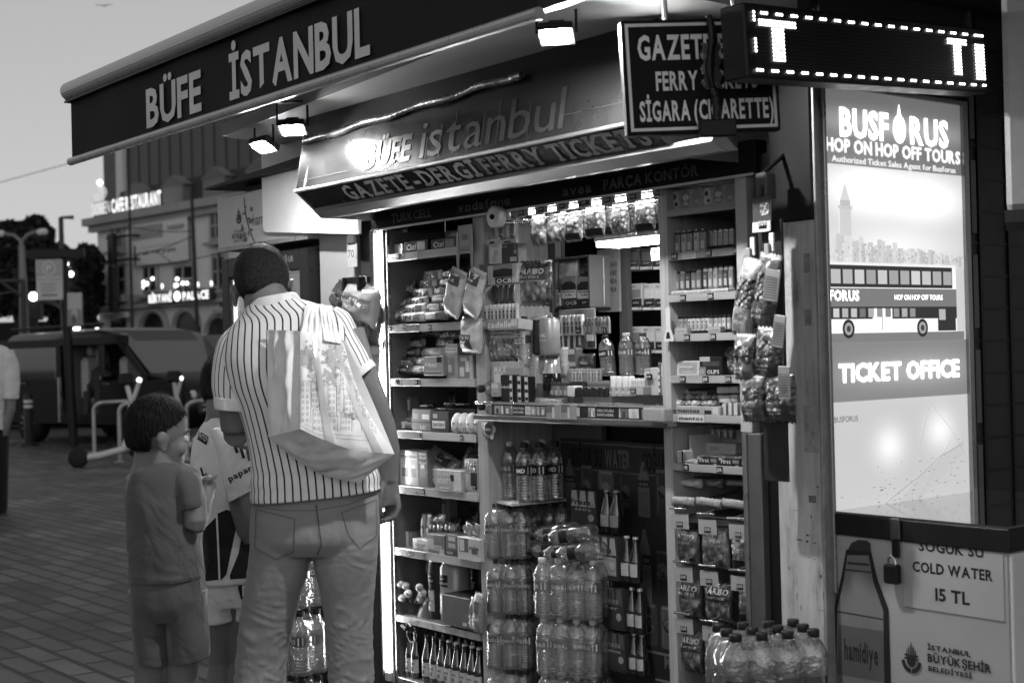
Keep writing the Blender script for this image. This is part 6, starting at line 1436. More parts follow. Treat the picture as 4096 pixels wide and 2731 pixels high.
for i,(x0,x1,y)in enumerate(((370,562,75),(566,775,85),(776,985,98))):
 pouch('snack_bag',ordl(i,3,'folded over striped bag top')+' clipped on the low right shelf','snack bag',RX('M',x0,y,x1,y+68,-.01),-.02,.02,.5,[],[(.03+.06*q,.05+.06*q,.05,.95,.2)for q in range(16)],'striped bag tops',mat=FOIL(.5),ry=R_(rnd.uniform(-3,3)))
m=rs.mb();m.box(1.456,1.743,-.0,.25,.885,.9,G(.06,.5));rs.part(m,'low_shelf')
GBG=[[(382,325,585,620,.12,('HARIBO','Altın Ayıcık')),(602,290,826,655,.24,('HARIBO','Happy Cola')),(842,300,1050,700,.4,None)],[(405,735,610,1045,.05,('HARIBO','Mix EKŞİ')),(625,760,862,1080,.02,('HARIBO','Starmix')),(905,735,1060,1130,.35,None)],[(435,1150,620,1480,.04,('HARIBO','Berries')),(630,1190,830,1500,.42,('HARIBO','Soluc')),(830,1210,1000,1500,.3,None)]]
rows=['top','middle','bottom'];cols=['left','middle','right']
for j in range(3):
 for i in range(3):
  x0,y0,x1,y1,v,tx=GBG[j][i]
  pal=v>.2
  pouch('gummy_bag' if tx else 'nut_bag','%s row %s '%(rows[j],cols[i])+(('pale' if pal else 'dark')+' gummy sweet bag on the lower right peg rack' if tx else 'nut bag on the lower right peg rack'),'sweet bag',RX('M',x0,y0,x1,y1,.01),.0,.04,v,[(tx[0],.5,.72,.14,.1 if pal else.4,.8),(tx[1],.5,.6,.08,.6,.62,.15)]if tx else[('tadım',.5,.5,.08,.55,.5)],[]if tx else[(.28,.74,.44,.64,.2),(.2,1,.06,.3,.02)],'bags on the lower right peg rack',mat=FOIL(v)if tx else NUTS(.15,.65,55),win=[(.06,.94,.08,.52,NUTS(.05,.65,36+5*i))]if tx else[(0,1,.9,1,FOIL(.5))],wr=.2)
  if j==2 and i==2:continue
  cx,cy=[(448,270),(672,315),(918,355),(478,695),(685,730),(932,770),(482,1110),(705,1175)][j*3+i]
  o=carton('price_card','%s row %s grey price card with wire clip on the peg rack'%(rows[j],cols[i]),'price card',RX('M',cx-73,cy-62,cx+73,cy+60,-.03),-.035,.003,.35,[('50₺',.52,.25,.2,.5,.3)],[(.34,.7,.12,.5,.02)],'price cards on the peg rack',ry=R_(-2))
  m=MB();m.tube([(-.03,-.004,.056),(.034,-.004,.056)],.0035,G(.5,.25,.9),6);m.tube([(0,-.004,.058),(.01,.06,.07),(.04,.2,.09)],.0028,G(.5,.25,.9),6);m.build('clip',o)
pouch('snack_bag','pale packet with red style lettering below the bottom row of the peg rack','snack bag',RX('M',635,1500,830,1560,-.02),-.02,.03,.5,[('Wers',.6,.3,.5,.15,.4)])
hk=KThing('bag_hanger','dark hanger card with white price label and clips above the seed bags','hanger',1.79,-.13,1.5)
a=rect('K',990,330,1170,590,-.13);m=hk.mb();m.box(a[0],a[1],-.131,-.127,a[2]+.0,a[3],G(.06,.4),.001);hk.part(m,'card_panel')
m=hk.mb();b_=rect('K',993,570,1165,670,-.133);m.box(b_[0],b_[1],-.135,-.1315,b_[2],b_[3],G(.5,.5));c_=rect('K',1048,578,1125,640,-.136);m.flat(c_[0],c_[1],c_[2],c_[3],-.1356,BLACK);m.text('50₺',(c_[0]+c_[1])/2,c_[2]+.008,.012,G(.5),-.1362,.024,bold=1);hk.part(m,'price_label')
m=hk.mb();d_=rect('K',1060,390,1145,510,-.133);m.box(d_[0],d_[1],-.1325,-.1312,d_[2],d_[3],NUTS(.2,.6,90));hk.part(m,'picture')
m=hk.mb();t0=hit(*px('K',1110,180),-.1);m.tube([(t0[0],.02,t0[1]+.1),(t0[0]-.005,-.10,t0[1]+.02),((a[0]+a[1])/2,-.129,a[3])],.006,BLACK);m.box(t0[0]-.016,t0[0]+.02,-.12,-.08,t0[1]-.045,t0[1]+.02,G(.06,.3),.004);hk.part(m,'hook')
m=hk.mb()
for(x0,y0,x1,y1)in((968,720,1012,900),(1150,680,1196,860)):
 e=rect('K',x0,y0,x1,y1,-.14);m.box(e[0],e[1],-.142,-.136,e[2],e[3],G(.6,.4),.001)
 m.box(e[0]-.01,e[0]+.006,-.150,-.140,e[2]-.012,e[2]+.02,G(.3,.4),.002)
hk.part(m,'clip')
m=hk.mb();m.box((a[0]+a[1])/2-.03,(a[0]+a[1])/2+.045,-.112,-.104,1.03,a[2]+.01,G(.03,.4));hk.part(m,'back_strip')
SB=[('K',720,905,1045,1568+110,.3,-14,-.18,'upper left pale'),('K',885,860,1240,1620,.09,-13,-.17,'upper right dark'),('L',700,190,880,610,.16,-4,-.19,'middle left'),('L',880,130,1120,600,.04,-5,-.185,'middle right black'),('L',775,560,985,985,.1,0,-.19,'lower left'),('L',985,540,1250,990,.04,0,-.185,'lower right black')]
for i,(z_,x0,y0,x1,y1,v,ry,n_,t)in enumerate(SB):
 s_,zz,w_,h_=RX(z_,x0,y0,x1,y1,n_)
 w_*=.62 if i<2 else 1
 k_=math.sin(R_(ry))*h_*.5
 pouch('seed_bag',t+' of six sunflower seed bags clipped before the pillar','seed bag',(s_+(k_ if i<2 else 0),zz,w_,h_),n_,.045,v,[('tadım',.45,.24,.07,.6,.45,.1),('siyah',.45,.17,.05,.5,.4)],[],'hanging sunflower seed bags',ry=R_(-ry),mat=NUTS(.03,.4,70),win=[(0,1,.0,.36,FOIL(v)),(0,1,.74,.92,FOIL(v*1.1)),(0,1,.92,1,FOIL(.5))],wr=.2)
for i,(z_,x0,y0,x1,y1)in enumerate((('K',1075,1030,1225,1340),('L',1075,20,1185,315),('L',1145,480,1255,780))):
 carton('info_sticker',['upper','middle','lower'][i]+' grey ingredients label on the side of the seed bags','label',RX(z_,x0,y0,x1,y1,-.2),-.2,.004,.25,[],[(.1,.9,.08*q+.1,.08*q+.13,.08)for q in range(9)],'ingredient labels on the seed bags',ry=R_(10 if i<2 else 0))
s_,zz,w_,h_=RX('M',825,1180,1600,1900,-.34)
q=P(3090,2560,3.3);
pm_=Matrix.Translation(P(3080,2950,3.32))@Matrix.Rotation(AF+R_(24),4,'Z')
zt=P(3000,2530,3.3).z;zb_=zt-.19*1.1
ms_b=bottle_meshes(.19,.0285,.02,.02,'HMD',.55,(.3,.5))
base=P(3095,2600,3.36);
for i in range(2):
 shrink_pack(['dark capped water pack before the pillar at the bottom edge','second water pack under the one before the pillar'][i],0,0,0,4,3,.19,.0285,ms_b,group='water packs before the pillar',mw=Matrix.Translation((base.x,base.y-.08,zb_-i*.212))@Matrix.Rotation(AF+R_(62),4,'Z')@Matrix.Scale(1.1,4))
cr=thing('milk_crate','dark crate carrying the water packs before the pillar','crate',mw=Matrix.Translation((base.x,base.y-.08,0))@Matrix.Rotation(AF+R_(62),4,'Z'))
m=MB();m.box(-.14,.14,-.01,.21,0,zb_-.212-.002,G(.03,.5),.005);m.build('crate_body',cr)
m=MB();[m.box(-.12,.12,-.014,-.0101,.03+.05*i,.055+.05*i,G(.015))for i in range(3)];m.build('slot',cr)
# fridge left of the column
fz=KThing('drinks_fridge','tall dark glass door drinks fridge with printed header panel','fridge',-.8,.0,0)
m=fz.mb();m.box(-1.17,-.45,.05,.62,0,1.80,G(.02,.35,.1,.15,6),.006)
fz.part(m,'cabinet')
m=fz.mb();m.box(-1.165,-.455,.02,.049,.50,1.795,BLACK,.003);fz.part(m,'inner_back')
m=fz.mb();m.box(-1.165,-.455,-.03,.02,.0,.44,G(.015,.35),.004)
for i in range(7):m.box(-1.12,-.50,-.034,-.03,.05+.05*i,.07+.05*i,G(.008,.4))
fz.part(m,'base_grille')
m=fz.mb()
for a_ in((-1.165,-1.105,.45,1.78),(-.515,-.455,.45,1.78)):m.box(a_[0],a_[1],-.05,.02,a_[2],a_[3],G(.018,.3,.1),.004)
m.box(-1.105,-.515,-.05,.02,1.70,1.78,G(.018,.3,.1),.003);m.box(-1.105,-.515,-.05,.02,.45,.475,G(.018,.3,.1),.003);dr=fz.part(m,'door')
m=fz.mb();m.box(-1.105,-.515,-.036,-.032,.475,1.70,CLEAR(.9,.25,.02,.03,0));fz.part(m,'glass',dr)
m=fz.mb();m.box(-1.14,-1.12,-.09,-.05,.8,1.3,G(.1,.3,.5),.005);fz.part(m,'handle',dr)
m=fz.mb();m.box(-1.104,-1.09,-.028,-.018,.48,1.69,EM(5.));m.box(-.53,-.516,-.028,-.018,.48,1.69,EM(5.));m.box(-1.08,-.54,-.03,-.02,.476,.49,EM(5.));fz.part(m,'light_strip')
m=fz.mb();m.box(-1.085,-.535,-.020,-.016,1.56,1.69,G(.4,.4));hp_=fz.part(m,'inner_panel')
m=fz.mb()
for i in range(3):
 x=-1.0+.17*i;m.flat(x,x+.12,1.575,1.675,-.0206,G(.3));m.flat(x+.05,x+.056,1.59,1.655,-.021,G(.08));m.ball((x+.053,-.021,1.595),(.012,.0004,.012),G(.08),10,6)
m.text('UĞUR',-.6,1.735,.022,G(.25),-.0505,.09,bold=1);fz.part(m,'instructions',hp_)
for i in range(5):
 z=.50+.215*i
 m=fz.mb();m.box(-1.09,-.53,-.016,.018,z-.008,z,G(.4,.3,.5));fz.part(m,'shelf')
 for j in range(9 if i<4 else 8):
  s_=-1.06+.062*j
  pet_bottle('water bottle number %s on the %s fridge shelf'%(ORD[j],ORD[i])if 0 else ordl(j,9 if i<4 else 8,'water bottle')+' on the '+['lowest','second lowest','middle','second highest','top'][i]+' fridge shelf',s_,.0,z+.001,ms_e if(i+j//4)%2 else ms_w,'bottles in the fridge',mw=KT(s_,.001,z+.001,j)@Matrix.Scale(.9 if i<4 else.3,4)if i<4 else KT(s_,.001,z+.001,j)@Matrix.Scale(.9,4))
hb_=KThing('fridge_header','printed header panel with city emblem above the fridge','sign',-.82,-.04,1.72)
a=[hit(920,795,-.05),hit(923,970,-.05)]
m=hb_.mb();m.box(-1.19,-.44,-.05,.3,1.815,2.04,G(.42,.35,0,.15,5),.004);m.box(-1.19,-.44,-.053,-.0505,1.812,1.83,G(.25,.3,.3));hbp=hb_.part(m,'panel')
m=hb_.mb();TX2=G(.035,.5)
c_=hit(*px('B',2243,150),-.052);emblem(m,c_[0],c_[1]-.005,.026,-.0512,TX2)
m.text('İSTANBUL',c_[0],c_[1]-.068,.012,TX2,-.0512,.09);m.text('BÜYÜKŞEHİR',c_[0],c_[1]-.090,.018,TX2,-.0512,.125,bold=1);m.text('BELEDİYESİ',c_[0],c_[1]-.107,.011,TX2,-.0512,.09)
m.text('hamidiye',c_[0]+.22,c_[1]-.05,.05,TX2,-.0512,.2);hb_.part(m,'lettering',hbp)
m=hb_.mb()
for i in range(12):
 x=c_[0]+.06+.05*math.sin(i*1.7);z=c_[1]+.03-.012*i;m.ball((x,-.0508,z),(.008+.006*(i%3),.0004,.006+.005*(i%2)),G(.1),8,5)
m.tube([(c_[0]+.05+.09*q*q,-.0505,c_[1]+.07-.2*q)for q in[j/8 for j in range(9)]],.003,G(.07),5);hb_.part(m,'branch_print',hbp)
fcn=KThing('fridge_canopy','small dark sloping canopy board above the fridge header','canopy',-.8,-.2,2.06)
zl_,zr_=hit(818,761,-.1)[1],hit(1062,690,-.1)[1]
sl_=hit(818,761,-.1)[0]
m=fcn.mb();m.add([(sl_,-.1,zl_),(-.40,-.1,zl_+.01),(-.40,.4,zl_+.02),(-1.1,.4,zl_),(sl_,-.1,zl_+.008),(-.40,-.1,zr_+.03),(-.40,.4,zr_+.04),(-1.1,.4,zl_+.02)],[(0,1,2,3),(7,6,5,4),(0,4,5,1),(1,5,6,2),(2,6,7,3),(3,7,4,0)],G(.02,.5));fcn.part(m,'board')
m=fcn.mb();m.box(-1.02,-.46,.0,.2,2.041,2.075,G(.03));fcn.part(m,'support')
for i in range(4):
 shrink_pack(['lowest','second','third','topmost'][i]+' water pack of the stack before the column, seen behind the man',-.22,-.36,.02+.235*i,5,2,.225,.033,bottle_meshes(.225,.033,.03,.02,'HMD'),group='water packs before the column',rz=R_(2))
# people
from mathutils.bvhtree import BVHTree
def W2(x,y):return x*1.7415,y*1.7415
SKIN=lambda v:G(v,.5,0,.12,30,.08,160,.4)
def skinlike(v,hair=False):return SKIN(v)
class Person:
 def __init__(s,label,depth,bx,by=None,group=None):
  s.d=depth
  q=P(*W2(bx,900),depth)
  s.base=Vector((q.x,depth,0))
  s.o=thing('person',label,'person',mw=Matrix.Translation(s.base),group=group)
 def w(s,x,y,dy=0.):return P(*W2(x,y),s.d+dy)
 def mb(s):
  m=MB();m.T=Matrix.Translation(-s.base);return m
 def loft(s,m,rings,mat,seg=36,mod=None,sub=6,cap=True,e=2.3,arc=None,fwd=Vector((0,1,0))):
  R=[(s.w(*r[0],r[2]),s.w(*r[1],r[2]),r[3])for r in rings]
  n=len(R)
  def cat(a,b,c,d,t):return.5*((2*b)+(c-a)*t+(2*a-5*b+4*c-d)*t*t+(3*b-a-3*c+d)*t**3)
  vs,uv=[],[]
  L=(n-1)*sub+1
  for i in range(L):
   k=min(i//sub,n-2);t=i/sub-k
   g=[R[max(0,min(n-1,k+j))]for j in(-1,0,1,2)]
   A,B,ry=[cat(g[0][j],g[1][j],g[2][j],g[3][j],t)for j in(0,1,2)]
   C=(A+B)/2;X=(B-A)/2
   for q in range(seg):
    th=2*math.pi*q/seg
    c,sn=math.cos(th),math.sin(th)
    c2=math.copysign(abs(c)**(2/e),c);s2=math.copysign(abs(sn)**(2/e),sn)
    k_=1+(mod(i/(L-1),th,C+X*c2+fwd*ry*s2)if mod else 0)
    vs.append(C+X*c2*k_+fwd*ry*s2*k_)
    uv.append((q/seg,i/(L-1)))
   if arc:
    ring=vs[-seg:];m0=seg*3//4;acc=0.
    U=[0.]*seg
    for q in range(1,seg//2+1):
     acc+=(ring[(m0+q)%seg]-ring[(m0+q-1)%seg]).length;U[(m0+q)%seg]=acc
    acc=0.
    for q in range(1,seg//2):
     acc+=(ring[(m0-q)%seg]-ring[(m0-q+1)%seg]).length;U[(m0-q)%seg]=-acc
    uv[-seg:]=[(U[q]/arc,0)for q in range(seg)]
  fs=[(i*seg+q,i*seg+(q+1)%seg,(i+1)*seg+(q+1)%seg,(i+1)*seg+q)for i in range(L-1)for q in range(seg)]
  b0=len(m.v)
  m.add(vs,fs,mat,True)
  if cap:m.add(vs[:seg],[tuple(range(seg))],mat);m.add(vs[-seg:],[tuple(reversed(range(seg)))],mat)
  return uv
 def part(s,m,name,parent=None,remesh=None,smooth=0,label=None):
  o=m.build(name,parent or s.o)
  if remesh:
   r=o.modifiers.new('remesh','REMESH');r.mode='VOXEL';r.voxel_size=remesh;r.use_smooth_shade=True
  if smooth:
   q=o.modifiers.new('smooth','SMOOTH');q.iterations=smooth;q.factor=.5
  if label:o['label']=label
  return o
 def bvh(s,o):
  bpy.context.view_layer.update()
  return BVHTree.FromObject(o,bpy.context.evaluated_depsgraph_get())
 def proj(s,bv,x,y,off=.0015):
  d=ray(*W2(x,y)).normalized();o=CAM-s.base
  h=bv.ray_cast(o,d)
  if h[0]is None:return None
  return h[0]-d*off
 def strip(s,m,bv,pts,w,mat,off=.0015,step=6.):
  q=[]
  for(x0,y0),(x1,y1)in zip(pts,pts[1:]):
   k=max(1,int(math.hypot(x1-x0,y1-y0)/step))
   q+=[(x0+(x1-x0)*i/k,y0+(y1-y0)*i/k)for i in range(k)]
  q.append(pts[-1]);vs=[]
  T=m.T;m.T=None
  for i,(x,y)in enumerate(q):
   a,b=q[max(0,i-1)],q[min(len(q)-1,i+1)]
   dx,dy=b[0]-a[0],b[1]-a[1];l=math.hypot(dx,dy)or 1
   p1,p2=s.proj(bv,x-dy/l*w,y+dx/l*w,off),s.proj(bv,x+dy/l*w,y-dx/l*w,off)
   vs.append((p1,p2))
  for(a,b),(c,d)in zip(vs,vs[1:]):
   if None not in(a,b,c,d)and(a-c).length<.06:m.add([a,b,d,c],[(0,1,2,3)],mat,True)
  m.T=T
 def area(s,m,bv,polys,mat,off=.002,cuts=3):
  bm=bmesh.new()
  for vs,fs in polys:
   v_=[bm.verts.new((x,y,0))for x,y in vs]
   for f in fs:
    try:bm.faces.new([v_[i]for i in f])
    except Exception:pass
  bmesh.ops.triangulate(bm,faces=bm.faces)
  for _ in range(cuts):
   es=[e for e in bm.edges if(e.verts[0].co-e.verts[1].co).length>9]
   if not es:break
   bmesh.ops.subdivide_edges(bm,edges=es,cuts=1);bmesh.ops.triangulate(bm,faces=bm.faces)
  bm.verts.ensure_lookup_table()
  pp=[s.proj(bv,v.co.x,v.co.y,off)for v in bm.verts]
  T=m.T;m.T=None
  for f in bm.faces:
   q=[pp[v.index]for v in f.verts]
   if None not in q and max((q[0]-q[1]).length,(q[1]-q[2]).length)<.08:m.add(q,[(0,1,2)],mat,True)
  m.T=T;bm.free()
 def label_text(s,m,bv,t,x0,y0,x1,y1,h,mat,off=.003,gap=.08):
  cur=0;L=[]
  for c in t:
   g=_gl.get((c,1));L.append((g,cur));cur+=g[2]+gap
  cur-=gap
  ux,uy=(x1-x0)/cur,(y1-y0)/cur;l=math.hypot(ux,uy)
  nx,ny=uy/l,-ux/l
  if ny>0:nx,ny=-nx,-ny
  k=h/.727
  s.area(m,bv,[([(x0+(p+a)*ux+nx*b*k,y0+(p+a)*uy+ny*b*k)for a,b in g[0]],g[1])for g,p in L],mat,off,2)
def head_parts(m,M,mat,sc=1.,child=False):
 T0=m.T or Matrix.Identity(4)
 m.T=T0@M@Matrix.Scale(sc,4)
 b=lambda c,r:m.ball(c,r,mat,20,14)
 k=1.06 if child else 1.
 b((-.012,0,.135),(.095*k,.076*k,.092*k));b((-.045,0,.115),(.062,.068,.07));b((.03,0,.075),(.060,.060,.085));b((.034,0,.032),(.050,.048,.034))
 b((.070,0,.016),(.018,.021,.017));b((.088,0,.086),(.013,.012,.028));b((.100,0,.070),(.0125,.0125,.0105));b((.092,.011,.067),(.009,.007,.007));b((.092,-.011,.067),(.009,.007,.007))
 b((.074,0,.116),(.016,.048,.012));b((.083,0,.045),(.010,.021,.0065));b((.081,0,.034),(.010,.019,.0065));b((.05,0,.05),(.036,.046,.05))
 for sg in(-1,1):
  b((.058,sg*.036,.064),(.026,.022,.028));b((-.008,sg*.080,.088),(.020,.009,.030));b((-.012,sg*.086,.098),(.019,.007,.021));b((-.003,sg*.081,.064),(.010,.007,.012))
 m.tube([(-.028,0,.06),(-.036,0,.0),(-.05,0,-.09)],[.056,.053,.06]if not child else[.047,.042,.05],mat,20)
 m.T=T0
def eyes(pers,M,sc,body):
 for sg in(-1,1):
  m=pers.mb();m.T=m.T@M@Matrix.Scale(sc,4);m.ball((.0765,sg*.032,.0945),.0115,G(.5,.15,0,0),12,8);m.ball((.0805,sg*.032,.0945),.0082,G(.015,.1,0,0),10,6);pers.part(m,'eye',body)
  m=pers.mb();m.T=m.T@M@Matrix.Scale(sc,4);m.tube([(.090,sg*.014,.118),(.088,sg*.032,.122),(.074,sg*.052,.117)],[.003,.004,.002],G(.02,.8),6);pers.part(m,'eyebrow',body)
HAIR=None
def hairmat(v=.018,v2=.05,sc=260.):
 k=('H',v,v2,sc)
 if k in _mats:return _mats[k]
 m,t,b=_new('hair_%d'%len(_mats))
 tc=nd(t,'ShaderNodeTexCoord');mp=nd(t,'ShaderNodeMapping');mp.inputs['Scale'].default_value=(1,1,.25)
 nz=nd(t,'ShaderNodeTexNoise');nz.inputs['Scale'].default_value=sc;nz.inputs['Detail'].default_value=3
 mr=nd(t,'ShaderNodeMapRange');mr.inputs[1].default_value=.35;mr.inputs[2].default_value=.7;mr.inputs[3].default_value=v;mr.inputs[4].default_value=v2
 bp=nd(t,'ShaderNodeBump');bp.inputs['Strength'].default_value=.9;bp.inputs['Distance'].default_value=.006
 L=t.links.new
 L(tc.outputs['Object'],mp.inputs[0]);L(mp.outputs[0],nz.inputs['Vector']);L(nz.outputs[0],mr.inputs[0]);L(mr.outputs[0],b.inputs['Base Color']);L(nz.outputs[0],bp.inputs['Height']);L(bp.outputs[0],b.inputs['Normal'])
 b.inputs['Roughness'].default_value=.65;b.inputs['Specular IOR Level'].default_value=.06
 _mats[k]=m
 return m
def hair_shell(pers,M,sc,keep,body,mat,k=1.05,child=False,tuft=.0,name='hair',strands=0,slen=.02,seed=1,flat=.55):
 kk=(1.06 if child else 1.)*k
 m=pers.mb();T=m.T@M@Matrix.Scale(sc,4);m.T=None
 NU,NV=96,64
 def pt(a,b):
  th,ph=2*math.pi*a,math.pi*b
  x,y,z=math.sin(ph)*math.cos(th),math.sin(ph)*math.sin(th),math.cos(ph)
  n1=noise.noise((x*7,y*7,z*3+seed));n2=noise.noise((x*22,y*22,z*7))
  f=kk+tuft*(n1*.6+n2*.4)
  p1=Vector((-.012+.095*f*x,.076*f*y,.135+.092*f*z))
  p2=Vector((-.045+.062*f*x*1.08,.068*f*y*1.08,.115+.07*f*z*1.08))
  if x<0 and p1 .z<.125:p1=p1 .lerp(p2,min(1,(.125-p1 .z)/.05)*min(1,-x*1.6))
  return p1
 vs=[pt(i/NU,j/NV)for j in range(NV+1)for i in range(NU)]
 fs=[]
 for j in range(NV):
  for i in range(NU):
   q=(j*NU+i,j*NU+(i+1)%NU,(j+1)*NU+(i+1)%NU,(j+1)*NU+i)
   c=(vs[q[0]]+vs[q[2]])/2
   if keep(c,noise.noise((c.x*60,c.y*60,c.z*60))):fs.append(q)
 used=sorted({i for f in fs for i in f});ix={v:i for i,v in enumerate(used)}
 m.add([T@vs[i]for i in used],[tuple(ix[i]for i in f)for f in fs],mat,True)
 if strands:
  r=random.Random(seed)
  cen=Vector((-.012,0,.12))
  for _ in range(strands):
   f=fs[r.randrange(len(fs))];p=vs[f[0]].lerp(vs[f[2]],r.random())
   n=(p-cen).normalized();d=(n*flat+(Vector((.6,0,-.5))-n*n.dot(Vector((.6,0,-.5))))*.8+Vector((.0,r.uniform(-.2,.2),-.0))+Vector((r.uniform(-.2,.2),r.uniform(-.2,.2),r.uniform(-.15,.2)))).normalized()
   sd=d.cross(n).normalized()*.0006
   L_=slen*r.uniform(.5,1.1)
   m.add([T@(p-sd-n*.002),T@(p+sd-n*.002),T@(p+d*L_)],[(0,1,2)],mat,True)
 o=pers.part(m,name,body)
 sd=o.modifiers.new('thick','SOLIDIFY');sd.thickness=.006 if not strands else.0;sd.offset=-1
 if strands:o.modifiers.remove(sd)
 return o
def cloth(v,bump=.25,scale=500.,rough=.85,mott=.1,fold=.45):
 k=('cl',v,bump,scale,rough,mott,fold)
 if k in _mats:return _mats[k]
 m,t,b=_new('cloth_%d'%len(_mats))
 tc=nd(t,'ShaderNodeTexCoord');nz=nd(t,'ShaderNodeTexNoise');nz.inputs['Scale'].default_value=9;nz.inputs['Detail'].default_value=6
 mr=nd(t,'ShaderNodeMapRange');mr.inputs[1].default_value=.3;mr.inputs[2].default_value=.7;mr.inputs[3].default_value=v*(1-mott);mr.inputs[4].default_value=v*(1+mott)
 n2=nd(t,'ShaderNodeTexNoise');n2 .inputs['Scale'].default_value=scale;n2 .inputs['Detail'].default_value=2
 bp=nd(t,'ShaderNodeBump');bp.inputs['Strength'].default_value=bump;bp.inputs['Distance'].default_value=.002
 L=t.links.new
 L(tc.outputs['Object'],nz.inputs['Vector']);L(nz.outputs[0],mr.inputs[0]);L(mr.outputs[0],b.inputs['Base Color']);L(tc.outputs['Object'],n2 .inputs['Vector']);L(n2 .outputs[0],bp.inputs['Height']);L(bp.outputs[0],b.inputs['Normal'])
 n3=nd(t,'ShaderNodeTexNoise');n3 .inputs['Scale'].default_value=7;n3 .inputs['Detail'].default_value=2;n3 .inputs['Distortion'].default_value=1.4
 b3=nd(t,'ShaderNodeBump');b3 .inputs['Strength'].default_value=fold;b3 .inputs['Distance'].default_value=.05
 L(tc.outputs['Object'],n3 .inputs['Vector']);L(n3 .outputs[0],b3 .inputs['Height']);L(b3 .outputs[0],bp.inputs['Normal'])
 b.inputs['Roughness'].default_value=rough;b.inputs['Sheen Weight'].default_value=.15;b.inputs['Specular IOR Level'].default_value=.2
 _mats[k]=m
 return m
def striped(n,width,light=.78,dark=.02,warp=.12):
 m,t,b=_new('striped_knit_%d'%len(_mats));_mats[('st',n,len(_mats))]=m
 uv=nd(t,'ShaderNodeUVMap');uv.uv_map='uv';sp=nd(t,'ShaderNodeSeparateXYZ')
 tc=nd(t,'ShaderNodeTexCoord');nz=nd(t,'ShaderNodeTexNoise');nz.inputs['Scale'].default_value=14;nz.inputs['Detail'].default_value=1
 a=nd(t,'ShaderNodeMath',operation='MULTIPLY');a.inputs[1].default_value=n
 w=nd(t,'ShaderNodeMath',operation='MULTIPLY_ADD');w.inputs[1].default_value=warp*2
 f=nd(t,'ShaderNodeMath',operation='FRACT')
 cr=nd(t,'ShaderNodeValToRGB');e=cr.color_ramp.elements
 e[0].position=0;e[0].color=(dark,)*3+(1,);e[1].position=width;e[1].color=(dark,)*3+(1,)
 q=e.new(width+.05);q.color=(light,)*3+(1,);q=e.new(.95);q.color=(light,)*3+(1,);q=e.new(1.);q.color=(dark,)*3+(1,)
 wv=nd(t,'ShaderNodeTexWave');wv.bands_direction='Z';wv.inputs['Scale'].default_value=130;wv.inputs['Distortion'].default_value=.6
 bp=nd(t,'ShaderNodeBump');bp.inputs['Strength'].default_value=.3;bp.inputs['Distance'].default_value=.002
 L=t.links.new
 L(uv.outputs[0],sp.inputs[0]);L(sp.outputs['X'],a.inputs[0]);L(tc.outputs['Object'],nz.inputs['Vector']);L(nz.outputs[0],w.inputs[0]);L(a.outputs[0],w.inputs[2]);L(w.outputs[0],f.inputs[0]);L(f.outputs[0],cr.inputs[0]);L(cr.outputs[0],b.inputs['Base Color'])
 L(tc.outputs['Object'],wv.inputs['Vector']);L(wv.outputs['Fac'],bp.inputs['Height']);L(bp.outputs[0],b.inputs['Normal'])
 b.inputs['Roughness'].default_value=.85;b.inputs['Specular IOR Level'].default_value=.2
 return m
def finger(m,pts,r,mat):
 n=len(pts)
 m.tube(pts,[r*(1.02-.28*i/(n-1))for i in range(n)],mat,10)
 m.ball(pts[-1],r*.74,mat,10,6)
 for p in pts[1:-1]:m.ball(p,r*.96,mat,10,6)
man=Person('man in striped polo shirt and pale trousers seen from behind, bag on his shoulder',4.05,720)
sk=SKIN(.15)
w=man.w
m=man.mb()
HM=Matrix.Translation(w(612,739,.02))@Matrix.Rotation(R_(98),4,'Z')@Matrix.Rotation(R_(-5),4,'X')@Matrix.Rotation(R_(22),4,'Y')
head_parts(m,HM,sk,1.02)
m.tube([w(606,680,.0),w(622,705,-.01),w(640,770,-.005)],[.062,.066,.09],sk,20)
man.loft(m,[((600,720),(700,715),0,.06),((540,780),(795,770),0,.085),((545,900),(800,900),0,.10),((590,1050),(845,1040),0,.095),((592,1150),(862,1140),0,.1),((592,1240),(860,1240),0,.1)],sk,28,sub=4)
def limb(m,pers,pts,rad,mat,seg=16):m.tube([pers.w(*p[:2],p[2])for p in pts],rad,mat,seg)
limb(m,man,[(795,765,.0),(825,850,-.01),(858,930,.0),(880,990,.015),(890,1040,.02),(893,1080,.02),(895,1105,.02)],[.055,.048,.043,.040,.037,.030,.029],sk)
limb(m,man,[(535,790,0),(535,870,-.01),(538,940,-.01),(541,990,.0)],[.05,.048,.045,.041],sk)
limb(m,man,[(541,992,.0),(575,1005,.10),(605,1000,.20),(612,985,.26)],[.042,.038,.030,.028],sk)
PR=lambda x,y,d=0.:w(x,y,.02+d)
m.add([PR(*q)for q in((872,1100,-.02),(915,1098,-.02),(922,1160,-.025),(872,1165,-.02),(874,1100,.02),(913,1098,.02),(918,1160,.012),(873,1160,.015))],[(0,1,2,3),(7,6,5,4),(0,4,5,1),(1,5,6,2),(2,6,7,3),(3,7,4,0)],sk)
for i,(x,y,d)in enumerate(((914,1156,-.018),(906,1160,-.004),(897,1162,.008),(887,1160,.018))):
 l=[1.,1.05,.98,.8][i]
 finger(m,[PR(x-2,y-14,d),PR(x+2,y+10*l,d-.004),PR(x-7,y+30*l,d-.008),PR(x-30*l,y+40*l-i*2,d-.006)],.0098-.0006*i,sk)
finger(m,[PR(880,1110,-.02),PR(874,1135,-.03),PR(872,1160,-.03),PR(876,1180,-.025)],.0112,sk)
L0=(612,985)
PL=lambda x,y,d=0.:w(x,y,.27+d)
m.ball(PL(616,980,.04),(.04,.045,.02),sk)
for i in range(4):finger(m,[PL(606+7*i,978,.07),PL(606+8*i,976,.105),PL(606+8*i,984,.125),PL(607+8*i,996,.12)],.0085,sk)
